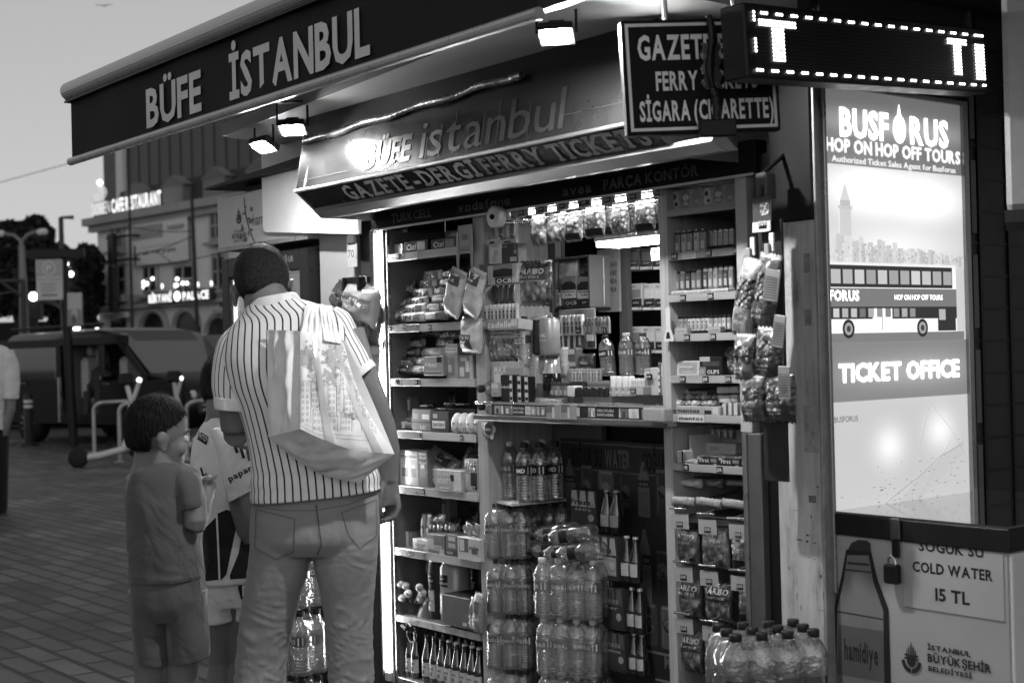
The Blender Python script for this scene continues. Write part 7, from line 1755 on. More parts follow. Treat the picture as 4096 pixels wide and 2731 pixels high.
finger(m,[PL(598,980,.03),PL(592,978,.06),PL(594,982,.085)],.0105,sk)
for(xa,xb,xk,xf)in((650,612,605,600),(800,802,806,812)):
 limb(m,man,[(xa,1200,0),(xb,1400,.0),(xk,1560,.01),(xf,1900,.0)],[.075,.06,.052,.04],sk)
mb_=man.part(m,'body',remesh=.0052,smooth=3)
def keepm(c,n):
 if c.x>.062:return c.z>.17+n*.01
 if c.x>-.02:return c.z>.135+(c.x>.02)*.02+n*.012
 return c.z>.040+n*.016
hm=hair_shell(man,HM,1.02,keepm,mb_,hairmat(.008,.055,480),1.03,strands=4200,slen=.007,seed=3)
def folds(t,th,p):
 b=max(0,math.cos(th-4.3))if 0 else 1
 f=.010*noise.noise((p.x*7,p.z*5,3))+.006*noise.noise((p.x*16+p.z*9,p.z*14,8))
 u=(p.x+p.z*.55)*34
 k=math.exp(-((p.x-AX.x)**2+(p.z-AX.z)**2)/.02)
 f+=.020*k*math.sin(u)
 kb=math.exp(-((p.z-HEM)/.06)**2)
 f+=.012*kb*math.sin(p.z*120+p.x*20+3*noise.noise((p.x*6,p.z*8,0)))
 return f
AX=w(570,945);HEM=w(600,1100).z
m=man.mb()
uvA=man.loft(m,[((571,704),(688,688),.0,.075),((560,722),(722,698),0,.085),((540,744),(780,716),0,.095),((518,778),(812,752),-.005,.108),((508,830),(822,812),-.01,.118),((524,885),(818,870),-.01,.124),((552,940),(822,925),-.005,.124),((572,1000),(832,990),.0,.122),((581,1060),(850,1048),.0,.124),((580,1105),(866,1082),.0,.130),((579,1152),(874,1122),.0,.136)],striped(1,.17),88,folds,8,False,2.35,.0218)
m.uv=uvA
sh=man.part(m,'polo_shirt')
sd=sh.modifiers.new('thick','SOLIDIFY');sd.thickness=.003
m=man.mb()
uvB=man.loft(m,[((545,742),(590,752),0,.045),((508,778),(588,790),-.005,.06),((493,830),(584,835),-.01,.066),((490,880),(580,882),-.01,.067),((495,912),(577,918),-.01,.066)],striped(22,.15,warp=.25),44,lambda t,th,p:.03*noise.noise((p.x*18,p.z*16,1))*t,8,False,2.1)
m.uv=uvB;s1_=man.part(m,'sleeve');s1_.modifiers.new('thick','SOLIDIFY').thickness=.003
m=man.mb()
uvC=man.loft(m,[((752,752),(772,706),0,.05),((748,792),(800,722),-.005,.062),((768,828),(822,765),-.01,.066),((786,856),(841,802),-.01,.066),((799,874),(852,826),-.01,.065)],striped(22,.14,warp=.2),44,lambda t,th,p:.03*noise.noise((p.x*18,p.z*16,5))*t,8,False,2.1)
m.uv=uvC;s2_=man.part(m,'sleeve');s2_.modifiers.new('thick','SOLIDIFY').thickness=.003
PALEK=cloth(.74,.3,420)
m=man.mb();man.loft(m,[((495,910),(578,917),-.01,.0672),((496,924),(577,931),-.01,.067),((498,938),(575,945),-.01,.066)],PALEK,40,None,3,False,2.1);man.part(m,'cuff',s1_).modifiers.new('thick','SOLIDIFY').thickness=.004
m=man.mb();man.loft(m,[((798,873),(852,825),-.01,.066),((803,880),(856,832),-.01,.0662),((808,888),(861,841),-.01,.0655)],PALEK,40,None,3,False,2.1);man.part(m,'cuff',s2_).modifiers.new('thick','SOLIDIFY').thickness=.004
m=man.mb();man.loft(m,[((566,716),(694,692),-.0,.083),((569,704),(687,682),-.002,.079),((576,692),(680,673),-.004,.072),((581,690),(676,671),-.004,.067)],PALEK,48,lambda t,th,p:.01*noise.noise((p.x*12,p.z*12,0)),4,False,2.1);man.part(m,'collar').modifiers.new('thick','SOLIDIFY').thickness=.004
DEN=cloth(.26,.45,900,.8,.12,.2)
def wrk(side):
 def f(t,th,p):
  z=p.z
  zk=KZ-z
  a=.010 if zk<0 else min(.05,.014+zk*.16)
  s_=math.sin(2*math.pi*(z/.047+.35*math.sin(th+side)+2.2*noise.noise((p.x*9,z*8,side))))
  g=(1-abs(s_))**2.4*2.2-.6
  return a*g*(.6+.8*(noise.noise((p.x*5+th,z*7,side*3))+.5))+.012*noise.noise((p.x*9,z*9,4))
 return f
KZ=w(700,1370).z
m=man.mb()
man.loft(m,[((585,1120),(868,1098),.005,.115),((580,1150),(872,1122),.005,.124),((576,1195),(873,1180),.0,.132),((575,1240),(871,1230),.0,.130),((590,1270),(860,1266),.0,.105)],DEN,56,lambda t,th,p:.006*noise.noise((p.x*8,p.z*8,2)),5)
man.loft(m,[((582,1190),(722,1195),0,.105),((577,1240),(719,1245),0,.108),((571,1295),(710,1305),.0,.100),((563,1350),(692,1362),.005,.092),((553,1410),(676,1424),.015,.085),((546,1470),(664,1482),.02,.080),((541,1530),(657,1540),.02,.077),((538,1610),(655,1612),.01,.074),((543,1700),(648,1702),.0,.070),((552,1800),(640,1800),.0,.065),((556,1880),(638,1880),.0,.065)],DEN,44,wrk(1.),10)
man.loft(m,[((728,1185),(872,1170),0,.105),((720,1240),(870,1225),0,.108),((722,1295),(866,1290),.0,.100),((734,1350),(862,1345),.005,.090),((744,1410),(857,1410),.015,.083),((749,1470),(856,1470),.02,.078),((753,1530),(859,1530),.02,.075),((757,1610),(858,1610),.01,.072),((764,1700),(852,1700),.0,.069),((770,1800),(850,1800),.0,.064),((772,1880),(850,1880),.0,.064)],DEN,44,wrk(2.4),10)
tr=man.part(m,'trousers',remesh=.005,smooth=1)
bv=man.bvh(tr)
ST=cloth(.10,.2,500);ST2=cloth(.25,.2,500)
m=man.mb()
for pts in([(588,1169),(585,1258),(633,1285),(674,1267),(677,1191),(588,1169)],[(784,1177),(801,1229),(827,1261),(865,1229),(866,1147),(784,1177)]):
 man.strip(m,bv,pts,.8,ST,.0012,4);
 cxp=sum(p[0]for p in pts)/len(pts);cyp=sum(p[1]for p in pts)/len(pts)
 man.strip(m,bv,[(x+(cxp-x)*.06,y+(cyp-y)*.06)for x,y in pts],.7,ST2,.0012,4)
man.strip(m,bv,[(726,1158),(732,1205),(738,1250),(728,1275)],1.6,ST,.0012,4)
man.strip(m,bv,[(722,1158),(728,1205),(734,1250)],.7,ST2,.0012,4)
man.strip(m,bv,[(582,1162),(650,1172),(724,1172),(800,1158),(868,1132)],.7,ST,.0012,4)
man.part(m,'seams',tr)
for xf in(600,812):
 m=man.mb();q=w(xf,1900,0);q.z=0
 m.T=Matrix.Translation(q-man.base);m.grid(lambda a,b:((.048-.012*max(0,math.cos(math.pi*b)))*math.cos(2*math.pi*a)*math.sin(math.pi*(.08+.84*b))**.5,-.09+.27*b,max(0,.045*(1+math.sin(2*math.pi*a))*(1.2-.6*b))),20,12,cloth(.35),True,True);man.part(m,'shoe')
bag=thing('tote_bag','large pale cloth tote bag with line drawing of a hillside city','bag',mw=Matrix.Translation(w(720,1000,-.15)))
bo=w(720,1000,-.15)
CAN=cloth(.74,.3,700,.8,.05,.12)
A_,B_,C_,D_,E_,G_,H_=w(613,757,-.135),w(690,760,-.185),w(790,788,-.165),w(690,985,-.265),w(906,1042,-.17),w(616,1003,-.15),w(826,1108,-.16)
A2,C2=w(640,752,-.12),w(792,782,-.125)
def bil(p00,p10,p11,p01,bul=0.,sd=0,amp=.004,edge=None):
 nrm=((p10-p00).cross(p01-p00)).normalized()
 if nrm.y>0:nrm=-nrm
 def f(a,b):
  p=p00 .lerp(p10,a).lerp(p01 .lerp(p11,a),b)
  k=max(0,math.sin(math.pi*a))**.7*max(0,math.sin(math.pi*b))**.7
  f_=noise.noise((a*4+sd,b*2.2,sd))+.5*noise.noise((a*9+b*3,b*5,sd+4))
  if edge:p=p+edge(a,b)
  return p+nrm*(bul*k+amp*2*f_*min(1,k*2))-bo
 return f,nrm
fr_edge=lambda a,b:Vector((.012*math.sin(math.pi*b)*a*0-.02*a*math.sin(math.pi*b),0,-.018*b*math.sin(math.pi*a)))
fF,nF=bil(B_,C_,E_,D_,.022,3,.005,fr_edge)
m=MB();m.grid(fF,40,40,CAN);bf=m.build('front_panel',bag)
fG,_=bil(A_,B_,D_,G_,-.004,7,.012)
m=MB();m.grid(fG,24,36,CAN);m.build('side_gusset',bag)
fB,_=bil(D_,E_,H_,G_,.02,11,.006,lambda a,b:fr_edge(a,1)*(1-b)+Vector((0,0,-.03*math.sin(math.pi*a)*b)))
m=MB();m.grid(fB,36,16,CAN);m.build('bottom_panel',bag)
fK,_=bil(A_,C2,E_,G_,0,13,.0)
m=MB();m.grid(lambda a,b:fK(a,b)+Vector((0,.03*math.sin(math.pi*b),0)),12,12,CAN);m.grid(lambda a,b:(E_.lerp(H_,a).lerp(G_,b)-bo),8,8,CAN);m.build('back_panel',bag)
def band(pts,wd,mat,name,parent):
 m=MB();pts=[p-bo for p in pts];vs=[]
 for i,p in enumerate(pts):
  d=(pts[min(i+1,len(pts)-1)]-pts[max(0,i-1)]).normalized();sdv=Vector((1,0,0));sdv=(sdv-d*sdv.dot(d)).normalized()*wd/2
  vs+=[p-sdv,p-sdv*.3+Vector((0,-.004,0)),p+sdv*.3+Vector((0,-.003,0)),p+sdv]
 m.add(vs,[(4*i+j,4*i+j+1,4*i+5+j,4*i+4+j)for i in range(len(pts)-1)for j in range(3)],mat,True)
 o=m.build(name,parent);o.modifiers.new('thick','SOLIDIFY').thickness=.003
 return o
STR=cloth(.8,.3,500,.8,.06,.2)
bvs=man.bvh(sh)
def lay(xs0,xs1,yt0,yt1,yb0,yb1,name,sd,sk_=0):
 def f(a,b):
  x=(xs0[0]+(xs1[0]-xs0[0])*a)*(1-b)+(xs0[1]+(xs1[1]-xs0[1])*a)*b
  y=(yt0+(yt1-yt0)*a)*(1-b)+(yb0+(yb1-yb0)*a)*b
  p=None;k=0
  while p is None and k<12:p=man.proj(bvs,x,y+3*k,.007);k+=1
  p=(p if p is not None else w(x,y,-.1)-man.base)+man.base
  t=max(0,(b-.45)/.55);t=t*t*(3-2*t)
  p=p.lerp(w(x,y,-.188+.02*a),t)
  return p+Vector((0,-1,.2))*(.006*noise.noise((a*6+sd,b*2.5,sd))+.004*math.sin(a*22+sd+b*5)*math.sin(math.pi*b))-bo
 m=MB()
 m.grid(f,14,22,STR);m.grid(lambda a,b:f(a,0)+Vector((.005*b,.16*b,.012*math.sin(math.pi*b)-.05*b*b)),14,6,STR)
 m.build(name,bag).modifiers.new('thick','SOLIDIFY').thickness=.003
lay((700,690),(735,742),703,701,778,784,'strap',2)
lay((733,744),(760,786),703,706,784,792,'strap',6)
def onF(x,y):
 tx,ty=px('R',x,y);tx/=1.7415;ty/=1.7415
 a,b=.5,.5
 TP=lambda p:((p+bo-CAM).dot(RT)/(p+bo-CAM).dot(FW),(p+bo-CAM).dot(UP)/(p+bo-CAM).dot(FW))
 gx,gy=(tx*1.7415-2048)/F_,(1365.5-ty*1.7415)/F_
 for _ in range(7):
  p0=TP(fF(a,b));pa=TP(fF(a+.02,b));pb=TP(fF(a,b+.02))
  ax,ay,bx,by=(pa[0]-p0[0])/.02,(pa[1]-p0[1])/.02,(pb[0]-p0[0])/.02,(pb[1]-p0[1])/.02
  ex,ey=gx-p0[0],gy-p0[1];det=ax*by-bx*ay
  a+=(ex*by-bx*ey)/det;b+=(ax*ey-ex*ay)/det
  a=min(1.1,max(-.1,a));b=min(1.1,max(-.1,b))
 return a,b
INK=cloth(.2,.1,300);INKP=cloth(.42,.1,300)
m=MB();mp_=MB()
def ink(pts,wd=.0008,mat=INK,mm=None,step=14):
 mm=mm or m;q=[]
 for(x0,y0),(x1,y1)in zip(pts,pts[1:]):
  k=max(1,int(math.hypot(x1-x0,y1-y0)/step));q+=[(x0+(x1-x0)*i/k,y0+(y1-y0)*i/k)for i in range(k)]
 q.append(pts[-1]);P3=[]
 for x,y in q:
  a,b=onF(x,y)
  if not(0<=a<=1 and 0<=b<=1):P3 .append(None);continue
  P3 .append(fF(a,b)+nF*.0012)
 for p,r in zip(P3,P3[1:]):
  if p is None or r is None:continue
  d=(r-p)
  if d.length<1e-5:continue
  sv=d.cross(nF).normalized()*wd/2
  mm.add([p-sv,p+sv,r+sv,r-sv],[(0,1,2,3)],mat)
rnd.seed(21)
def house(x,y,w_,h_,roof=True,lean=0):
 ink([(x,y),(x,y-h_),(x+w_,y-h_+lean),(x+w_,y+lean)])
 if roof:ink([(x-8,y-h_),(x+w_*.5,y-h_-34),(x+w_+8,y-h_+lean),(x-8,y-h_)])
 nx_,ny_=max(1,int(w_/26)),max(1,int(h_/40))
 for i in range(nx_):
  for j in range(ny_):
   wx,wy=x+8+i*(w_-8)/nx_,y-10-j*h_/ny_
   ink([(wx,wy),(wx,wy-20),(wx+11,wy-20),(wx+11,wy),(wx,wy)],.0008,step=30)
for a in((1455,1430,70,300,0),(1530,1330,60,200,1),(1540,1490,90,150,1),(1650,1390,60,230,0),(1712,1360,50,170,1),(1650,1490,70,110,1),(1740,1490,80,130,1),(1855,1330,60,130,1),(1770,1390,80,160,0),(1900,1400,70,120,1),(1560,1200,60,60,1),(1850,1215,50,60,1),(1925,1510,70,90,1)):
 house(a[0],a[1],a[2],a[3],bool(a[4]),rnd.uniform(-6,6))
ink([(1735,1215),(1742,1060),(1830,1060),(1840,1215)]);ink([(1730,1120),(1842,1125)]);ink([(1732,1085),(1842,1088)]);ink([(1738,1060),(1832,1062)])
ink([(1745,1040),(1826,1042),(1775,955),(1745,1040)]);ink([(1745,1060),(1745,1040)]);ink([(1826,1062),(1826,1042)])
for i in range(6):ink([(1750+14*i,1118),(1750+14*i,1096),(1758+14*i,1096),(1758+14*i,1118)],.0008)
for i in range(3):ink([(1752+26*i,1160),(1752+26*i,1140),(1762+26*i,1140),(1762+26*i,1160)],.0008)
ink([(1440,1440),(1540,1500),(1640,1530),(1760,1545),(1960,1560)]);ink([(1480,1440),(1600,1490),(1700,1510),(1900,1530)])
for c in((1830,1390),(1890,1400)):
 for k in range(9):
  a_=-math.pi/2+(k-4)*.3;ink([(c[0],c[1]+100),(c[0],c[1]+20),(c[0]+55*math.cos(a_),c[1]+20+70*math.sin(a_))],.0008)
for c in((1665,1522),(1705,1526)):ink([(c[0]+14*math.cos(q*.7),c[1]+12*math.sin(q*.7))for q in range(10)],.0009)
def blob(pts_c,rx_,ry_,n):
 for _ in range(n):
  x,y=pts_c[0]+rnd.gauss(0,rx_*.5),pts_c[1]+rnd.gauss(0,ry_*.5)
  a,b=onF(x,y)
  if not(.02<a<.98 and.02<b<.98):continue
  c=fF(a,b)+nF*(.0010+rnd.random()*.0004);X=(fF(min(1,a+.01),b)-fF(a,b)).normalized();Y=X.cross(nF)
  r=rnd.uniform(.002,.006);mp_.add([c+X*r*math.cos(q*1.047)+Y*r*math.sin(q*1.047)for q in range(6)],[(0,1,2,3,4,5)],INKP)
blob((1505,960),62,75,150);blob((1700,960),70,110,190);blob((1560,1090),40,26,26);blob((1660,1110),60,60,60)
for x,y in((1482,912),(1690,890),(1732,985),(1505,1032)):
 ink([(x-22,y-4),(x,y+4),(x+24,y-2)],.0016);ink([(x-2,y+3),(x+2,y-18)],.0016)
m.build('line_drawing',bf)
if mp_.v:mp_.build('leaf_print',bf)
m=MB()
for a0 in(.26,.78):
 m.grid(lambda a,b:fF(a0+.10*a,b)+nF*.003,3,30,CLEAR(.75,.1,.55,.3,0,60,.75))
m.build('sewn_band',bf)
b1=Person('boy in plain grey T-shirt and shorts seen from behind, face turned right',3.9,385)
w=b1 .w
sk1=SKIN(.16)
m=b1 .mb()
HB=Matrix.Translation(w(361,1070,.0))@Matrix.Rotation(R_(28),4,'Z')@Matrix.Rotation(R_(4),4,'X')@Matrix.Rotation(R_(4),4,'Y')
head_parts(m,HB,sk1,.85,True)
m.tube([w(362,1035,0),w(366,1060,-.005),w(368,1085,.0)],[.045,.042,.055],sk1,18)
b1 .loft(m,[((335,1070),(405,1065),0,.045),((312,1095),(440,1085),0,.06),((310,1180),(450,1175),0,.075),((315,1300),(455,1300),0,.075),((320,1360),(460,1360),0,.075)],sk1,24,sub=4)
limb(m,b1,[(430,1095,-.02),(446,1150,-.04),(450,1195,-.05),(446,1210,-.045)],[.036,.033,.031,.030],sk1)
limb(m,b1,[(446,1208,-.045),(462,1170,.0),(472,1135,.04),(477,1122,.05)],[.031,.028,.022,.020],sk1)
QH=lambda x,y,d=0.:w(x,y,.055+d)
m.ball(QH(480,1112),(.024,.02,.026),sk1)
finger(m,[QH(478,1116,-.012),QH(484,1104,-.02),QH(492,1096,-.02),QH(498,1091,-.018)],.0072,sk1)
for i in range(4):finger(m,[QH(487,1106+5*i,.0),QH(492,1107+5*i,.018),QH(488,1108+5*i,.034),QH(479,1108+5*i,.036)],.0066-.0003*i,sk1)
limb(m,b1,[(318,1100,.04),(312,1160,.10),(330,1200,.15),(400,1170,.20),(440,1135,.2)],[.036,.033,.03,.026,.02],sk1)
m.ball(QH(462,1118,.12),(.03,.03,.025),sk1)
for i in range(4):finger(m,[QH(466,1110+6*i,.12),QH(474,1108+6*i,.13),QH(480,1110+6*i,.115)],.0064,sk1)
finger(m,[QH(462,1104,.12),QH(468,1092,.12),QH(474,1088,.11)],.007,sk1)
for(a,b,c,f)in((345,348,345,340),(425,420,418,415)):
 limb(m,b1,[(a,1350,0),(b,1480,0),(c,1580,.015),(c-2,1650,.0),(f,1760,.0),(f,1930,.0)],[.062,.05,.041,.043,.04,.028],sk1)
bb=b1 .part(m,'body',remesh=.0042,smooth=3)
eyes(b1,HB,.85,bb)
def keepb(c,n):
 if c.x>.052:return c.z>.168+n*.008
 if c.x>.0:return c.z>.125+max(0,c.x)*.55+n*.008
 if c.x>-.04:return c.z>.105+n*.008
 return c.z>.052+n*.008
hair_shell(b1,HB,.85,keepb,bb,hairmat(.006,.02,160),1.03,True,.012,strands=4000,slen=.022,seed=9,flat=.05)
GT=cloth(.085,.3,700)
def tf(t,th,p):return.05*noise.noise((p.x*7,p.z*5,2))+.03*noise.noise((p.x*12-p.z*8,p.z*9,7))+.02*noise.noise((p.x*18+p.z*8,p.z*20,5))+.018*t*math.sin(p.x*40+p.z*9)*.5
m=b1 .mb()
b1 .loft(m,[((338,1066),(402,1060),0,.05),((322,1072),(425,1064),0,.06),((304,1084),(444,1076),0,.075),((293,1115),(450,1110),0,.088),((291,1165),(450,1160),0,.095),((294,1220),(456,1215),0,.098),((297,1280),(463,1275),0,.1),((300,1335),(470,1325),0,.103)],GT,48,tf,7,True,2.2)
b1 .loft(m,[((385,1085),(428,1066),.0,.05),((398,1100),(450,1078),-.012,.056),((406,1125),(461,1102),-.026,.056),((412,1148),(467,1132),-.035,.054),((417,1172),(471,1160),-.04,.053)],GT,32,lambda t,th,p:.03*noise.noise((p.x*14,p.z*14,3)),6,True,2.1)
b1 .loft(m,[((305,1086),(345,1080),.02,.05),((290,1112),(335,1110),.05,.052),((290,1150),(335,1150),.085,.05)],GT,28,None,5,True,2.1)
ts=b1 .part(m,'t_shirt',remesh=.0048,smooth=5)
bv=b1 .bvh(ts);m=b1 .mb();b1 .strip(m,bv,[(300,1326),(350,1334),(400,1334),(465,1322)],.8,cloth(.05),.001,4);b1 .strip(m,bv,[(418,1164),(445,1160),(470,1152)],.8,cloth(.05),.001,4);b1 .strip(m,bv,[(420,1072),(405,1100),(402,1130),(408,1160)],.7,cloth(.055),.001,4);b1 .part(m,'seam_stitch',ts)
m=b1 .mb();b1 .loft(m,[((340,1070),(402,1063),0,.051),((344,1064),(398,1057),0,.047)],GT,32,None,3,False);b1 .part(m,'neckline').modifiers.new('thick','SOLIDIFY').thickness=.004
GS=cloth(.08,.3,700)
m=b1 .mb()
b1 .loft(m,[((304,1315),(464,1308),0,.09),((303,1340),(468,1335),0,.098),((306,1390),(472,1385),0,.1),((318,1420),(462,1420),0,.08)],GS,44,None,5)
b1 .loft(m,[((306,1370),(392,1372),0,.085),((308,1420),(390,1422),0,.085),((314,1470),(391,1476),0,.08),((318,1515),(394,1524),0,.078)],GS,36,lambda t,th,p:.02*noise.noise((p.x*14,p.z*10,3)),7)
b1 .loft(m,[((392,1370),(472,1365),0,.085),((393,1420),(474,1415),0,.085),((396,1470),(479,1462),0,.08),((398,1520),(481,1508),0,.078)],GS,36,lambda t,th,p:.02*noise.noise((p.x*14,p.z*10,6)),7)
so=b1 .part(m,'shorts',remesh=.005,smooth=3)
bv=b1 .bvh(so);m=b1 .mb();b1 .strip(m,bv,[(318,1505),(355,1514),(392,1514)],1.,cloth(.07),.001,4);b1 .strip(m,bv,[(398,1510),(440,1506),(480,1496)],1.,cloth(.07),.001,4);b1 .part(m,'hem_stitch',so)
for f in(340,415):
 m=b1 .mb();q=w(f,1930,0);q.z=0;m.T=Matrix.Translation(q-b1 .base);m.grid(lambda a,b:(.036*math.cos(2*math.pi*a)*math.sin(math.pi*(.08+.84*b))**.5,-.06+.2*b,max(0,.035*(1+math.sin(2*math.pi*a))*(1.2-.6*b))),18,10,cloth(.3),True,True);b1 .part(m,'shoe')
cup=thing('paper_cup','small white carton held in the hands of the boy in grey','cup',mw=Matrix.Translation(w(472,1122,.11)))
m=MB();m.box(-.02,.02,-.02,.02,-.03,.035,G(.6,.5),.004);m.build('carton_body',cup);m=MB();m.tube([(-.005,0,.035),(-.012,.0,.06)],.003,BLACK);m.build('straw',cup)
b2=Person('boy in white football shirt with black stripes half hidden by the man',4.42,520)
w=b2 .w
sk2=SKIN(.15)
m=b2 .mb()
HC=Matrix.Translation(w(515,962,.02))@Matrix.Rotation(R_(70),4,'Z')@Matrix.Rotation(R_(14),4,'Y')
head_parts(m,HC,sk2,.9,True)
m.tube([w(508,920,0),w(508,950,-.01),w(510,985,.0)],[.046,.046,.06],sk2,18)
b2 .loft(m,[((480,965),(545,962),0,.05),((458,1000),(580,995),0,.07),((452,1100),(585,1095),0,.08),((468,1330),(585,1330),0,.08)],sk2,24,sub=4)
limb(m,b2,[(525,1010,-.07),(545,1080,-.10),(552,1150,-.10),(566,1215,-.08),(576,1235,-.06)],[.042,.04,.037,.033,.032],sk2)
limb(m,b2,[(576,1236,-.06),(590,1190,-.02),(592,1130,.03),(588,1110,.04)],[.032,.029,.023,.021],sk2)
QC=lambda x,y,d=0.:w(x,y,.04+d)
m.ball(QC(590,1092),(.025,.022,.03),sk2)
for i in range(4):finger(m,[QC(584,1078+12*i,-.02),QC(574,1077+12*i,-.03),QC(568,1081+12*i,-.025)],.0075,sk2)
finger(m,[QC(592,1080,-.01),QC(586,1066,-.015),QC(578,1058,-.01)],.008,sk2)
limb(m,b2,[(468,1010,.06),(470,1090,.12),(500,1120,.2),(560,1090,.24)],[.04,.036,.03,.022],sk2)
for(a,b,c,f)in((505,512,508,500),(545,552,556,560)):
 limb(m,b2,[(a,1330,.0),(b,1430,.0),(c,1520,.01),(c-4,1580,0),(f,1680,-.01),(f,1820,0)],[.062,.05,.04,.042,.038,.027],sk2)
bb2=b2 .part(m,'body',remesh=.0046,smooth=3)
eyes(b2,HC,.9,bb2)
hair_shell(b2,HC,.9,keepb,bb2,hairmat(.009,.025,240),1.03,True,.01,strands=3000,slen=.009,seed=4)
JW=cloth(.75,.25,600,.7)
JB=cloth(.014,.25,600,.7)
def jf(t,th,p):return.04*noise.noise((p.x*7,p.z*6,9))+.012*noise.noise((p.x*15+p.z*10,p.z*9,1))
m=b2 .mb()
b2 .loft(m,[((478,962),(545,955),0,.055),((462,985),(572,978),0,.075),((448,1020),(590,1010),0,.095),((442,1080),(592,1075),0,.105),((446,1160),(592,1155),0,.105),((456,1240),(590,1235),0,.105),((466,1338),(596,1328),0,.11)],JW,48,jf,8,False,2.2)
je=b2 .part(m,'football_shirt');je.modifiers.new('thick','SOLIDIFY').thickness=.003
m=b2 .mb();b2 .loft(m,[((478,966),(542,960),0,.056),((482,955),(538,950),0,.052),((484,948),(536,944),0,.05)],JW,32,None,3,False);b2 .part(m,'collar').modifiers.new('thick','SOLIDIFY').thickness=.004
m=b2 .mb();b2 .loft(m,[((482,985),(540,975),-.05,.06),((500,1030),(572,1010),-.085,.07),((512,1080),(588,1060),-.10,.07),((522,1120),(590,1098),-.105,.068),((530,1152),(584,1120),-.105,.064)],JW,40,lambda t,th,p:.05*noise.noise((p.x*10,p.z*10,2))*t,8,False,2.1)
sl=b2 .part(m,'sleeve');sl.modifiers.new('thick','SOLIDIFY').thickness=.003
bv=b2 .bvh(je);m=b2 .mb()
def poly(*pts):return[(list(pts),[tuple(range(len(pts)))])]
b2 .area(m,bv,poly((467,1216),(495,1188),(497,1180),(520,1170),(545,1178),(545,1200),(520,1318),(510,1330),(472,1334),(468,1300),(465,1240)),JB,.002,4)
b2 .area(m,bv,poly((528,1320),(548,1270),(560,1200),(590,1190),(590,1326),(528,1330)),JB,.002,4)
b2 .strip(m,bv,[(497,1172),(500,1230),(503,1300),(504,1330)],2.2,JW,.004,4)
b2 .part(m,'black_panels',je)
bv=b2 .bvh(sl);m=b2 .mb()
b2 .label_text(m,bv,'papara',527,1106,592,1072,14,JB,.003)
for x0,y0,x1,y1 in((530,998,545,1040),(545,1000,560,1052),(562,1002,574,1058),(576,1010,586,1070)):
 b2 .strip(m,bv,[(x0,y0),((x0+x1)/2,(y0+y1)/2),(x1,y1)],3.4,JB,.0025,4)
b2 .part(m,'sleeve_print',sl)
m=b2 .mb()
b2 .area(m,bv,poly((454,985),(480,1003),(476,1022),(450,1004)),JB,.0022,2);bv2=b2 .bvh(je)
b2 .area(m,bv2,poly((450,984),(479,1003),(474,1022),(446,1004)),JB,.0022,2);b2 .label_text(m,bv2,'ENTO',450,999,472,1014,11,cloth(.6),.0045);b2 .part(m,'shoulder_patch',je)
WS=cloth(.7,.25,600,.75)
m=b2 .mb()
b2 .loft(m,[((468,1315),(592,1308),0,.095),((468,1345),(594,1340),0,.1),((472,1390),(594,1385),0,.09)],WS,40,None,5)
b2 .loft(m,[((468,1340),(538,1340),0,.09),((470,1385),(540,1385),0,.088),((474,1428),(545,1420),0,.088)],WS,36,lambda t,th,p:.03*noise.noise((p.x*14,p.z*5,3)),7)
b2 .loft(m,[((530,1340),(594,1335),.03,.09),((534,1385),(596,1380),.03,.088),((538,1420),(596,1410),.03,.088)],WS,36,lambda t,th,p:.03*noise.noise((p.x*14,p.z*5,7)),7)
ws=b2 .part(m,'shorts',remesh=.005,smooth=3)
bv=b2 .bvh(ws);m=b2 .mb()
b2 .area(m,bv,poly((548,1330),(578,1325),(580,1360),(574,1380),(562,1386),(552,1372),(547,1350)),JB,.002,2)
b2 .area(m,bv,poly((556,1344),(577,1340),(575,1372),(563,1380),(557,1368)),JW,.0035,2)
b2 .label_text(m,bv,'BJK',552,1340,577,1336,7,cloth(.55),.0045);b2 .area(m,bv,poly((560,1352),(574,1350),(572,1364),(566,1370),(561,1364)),cloth(.1),.005,1);b2 .label_text(m,bv,'19',560,1380,570,1377,6,JB,.005)
for x in(544,556,567,577):b2 .area(m,bv,poly(*[(x+(3.6 if i%2==0 else 1.5)*math.sin(i*math.pi/5),1322-(3.6 if i%2==0 else 1.5)*math.cos(i*math.pi/5))for i in range(10)]),JB,.003,0)
b2 .part(m,'club_crest',ws)
for f in(500,560):
 m=b2 .mb();q=w(f,1800,0);q.z=0;m.T=Matrix.Translation(q-b2 .base);m.grid(lambda a,b:(.038*math.cos(2*math.pi*a)*math.sin(math.pi*(.08+.84*b))**.5,-.06+.21*b,max(0,.035*(1+math.sin(2*math.pi*a))*(1.2-.6*b))),18,10,cloth(.3),True,True);b2 .part(m,'shoe')
# far side of the square
class Wall:
 def __init__(s,o,ang):s.o=Vector((o.x,o.y,0));s.x=Vector((math.cos(ang),math.sin(ang),0));s.n=Vector((-math.sin(ang),math.cos(ang),0));s.m=Matrix.Translation(s.o)@Matrix.Rotation(ang,4,'Z')
 def hit(s,u,v,n=0.):
  d=ray(u,v);t=(s.o+s.n*n-CAM).dot(s.n)/d.dot(s.n);q=CAM+d*t-s.o
  return q.dot(s.x),q.z
 def r(s,z_,x0,y0,x1,y1,n=0.):
  xm,ym=(x0+x1)/2,(y0+y1)/2
  return s.hit(*px(z_,x0,ym),n)[0],s.hit(*px(z_,x1,ym),n)[0],s.hit(*px(z_,xm,y1),n)[1],s.hit(*px(z_,xm,y0),n)[1]
WB=Wall(P(400,1400,68),math.atan2(-.722,.692))
STN=G(.62,.8,0,.25,.5,.1,3);STD=G(.3,.8,0,.25,.5);DGL=G(.02,.15,0,.3,.3);RFD=G(.05,.7)
bd=thing('restaurant_building','old pale stone corner building with cornice, tall windows and ground floor arches','building',mw=WB.m)
zc=WB.hit(*px('B',1500,150))[1];SE=26.
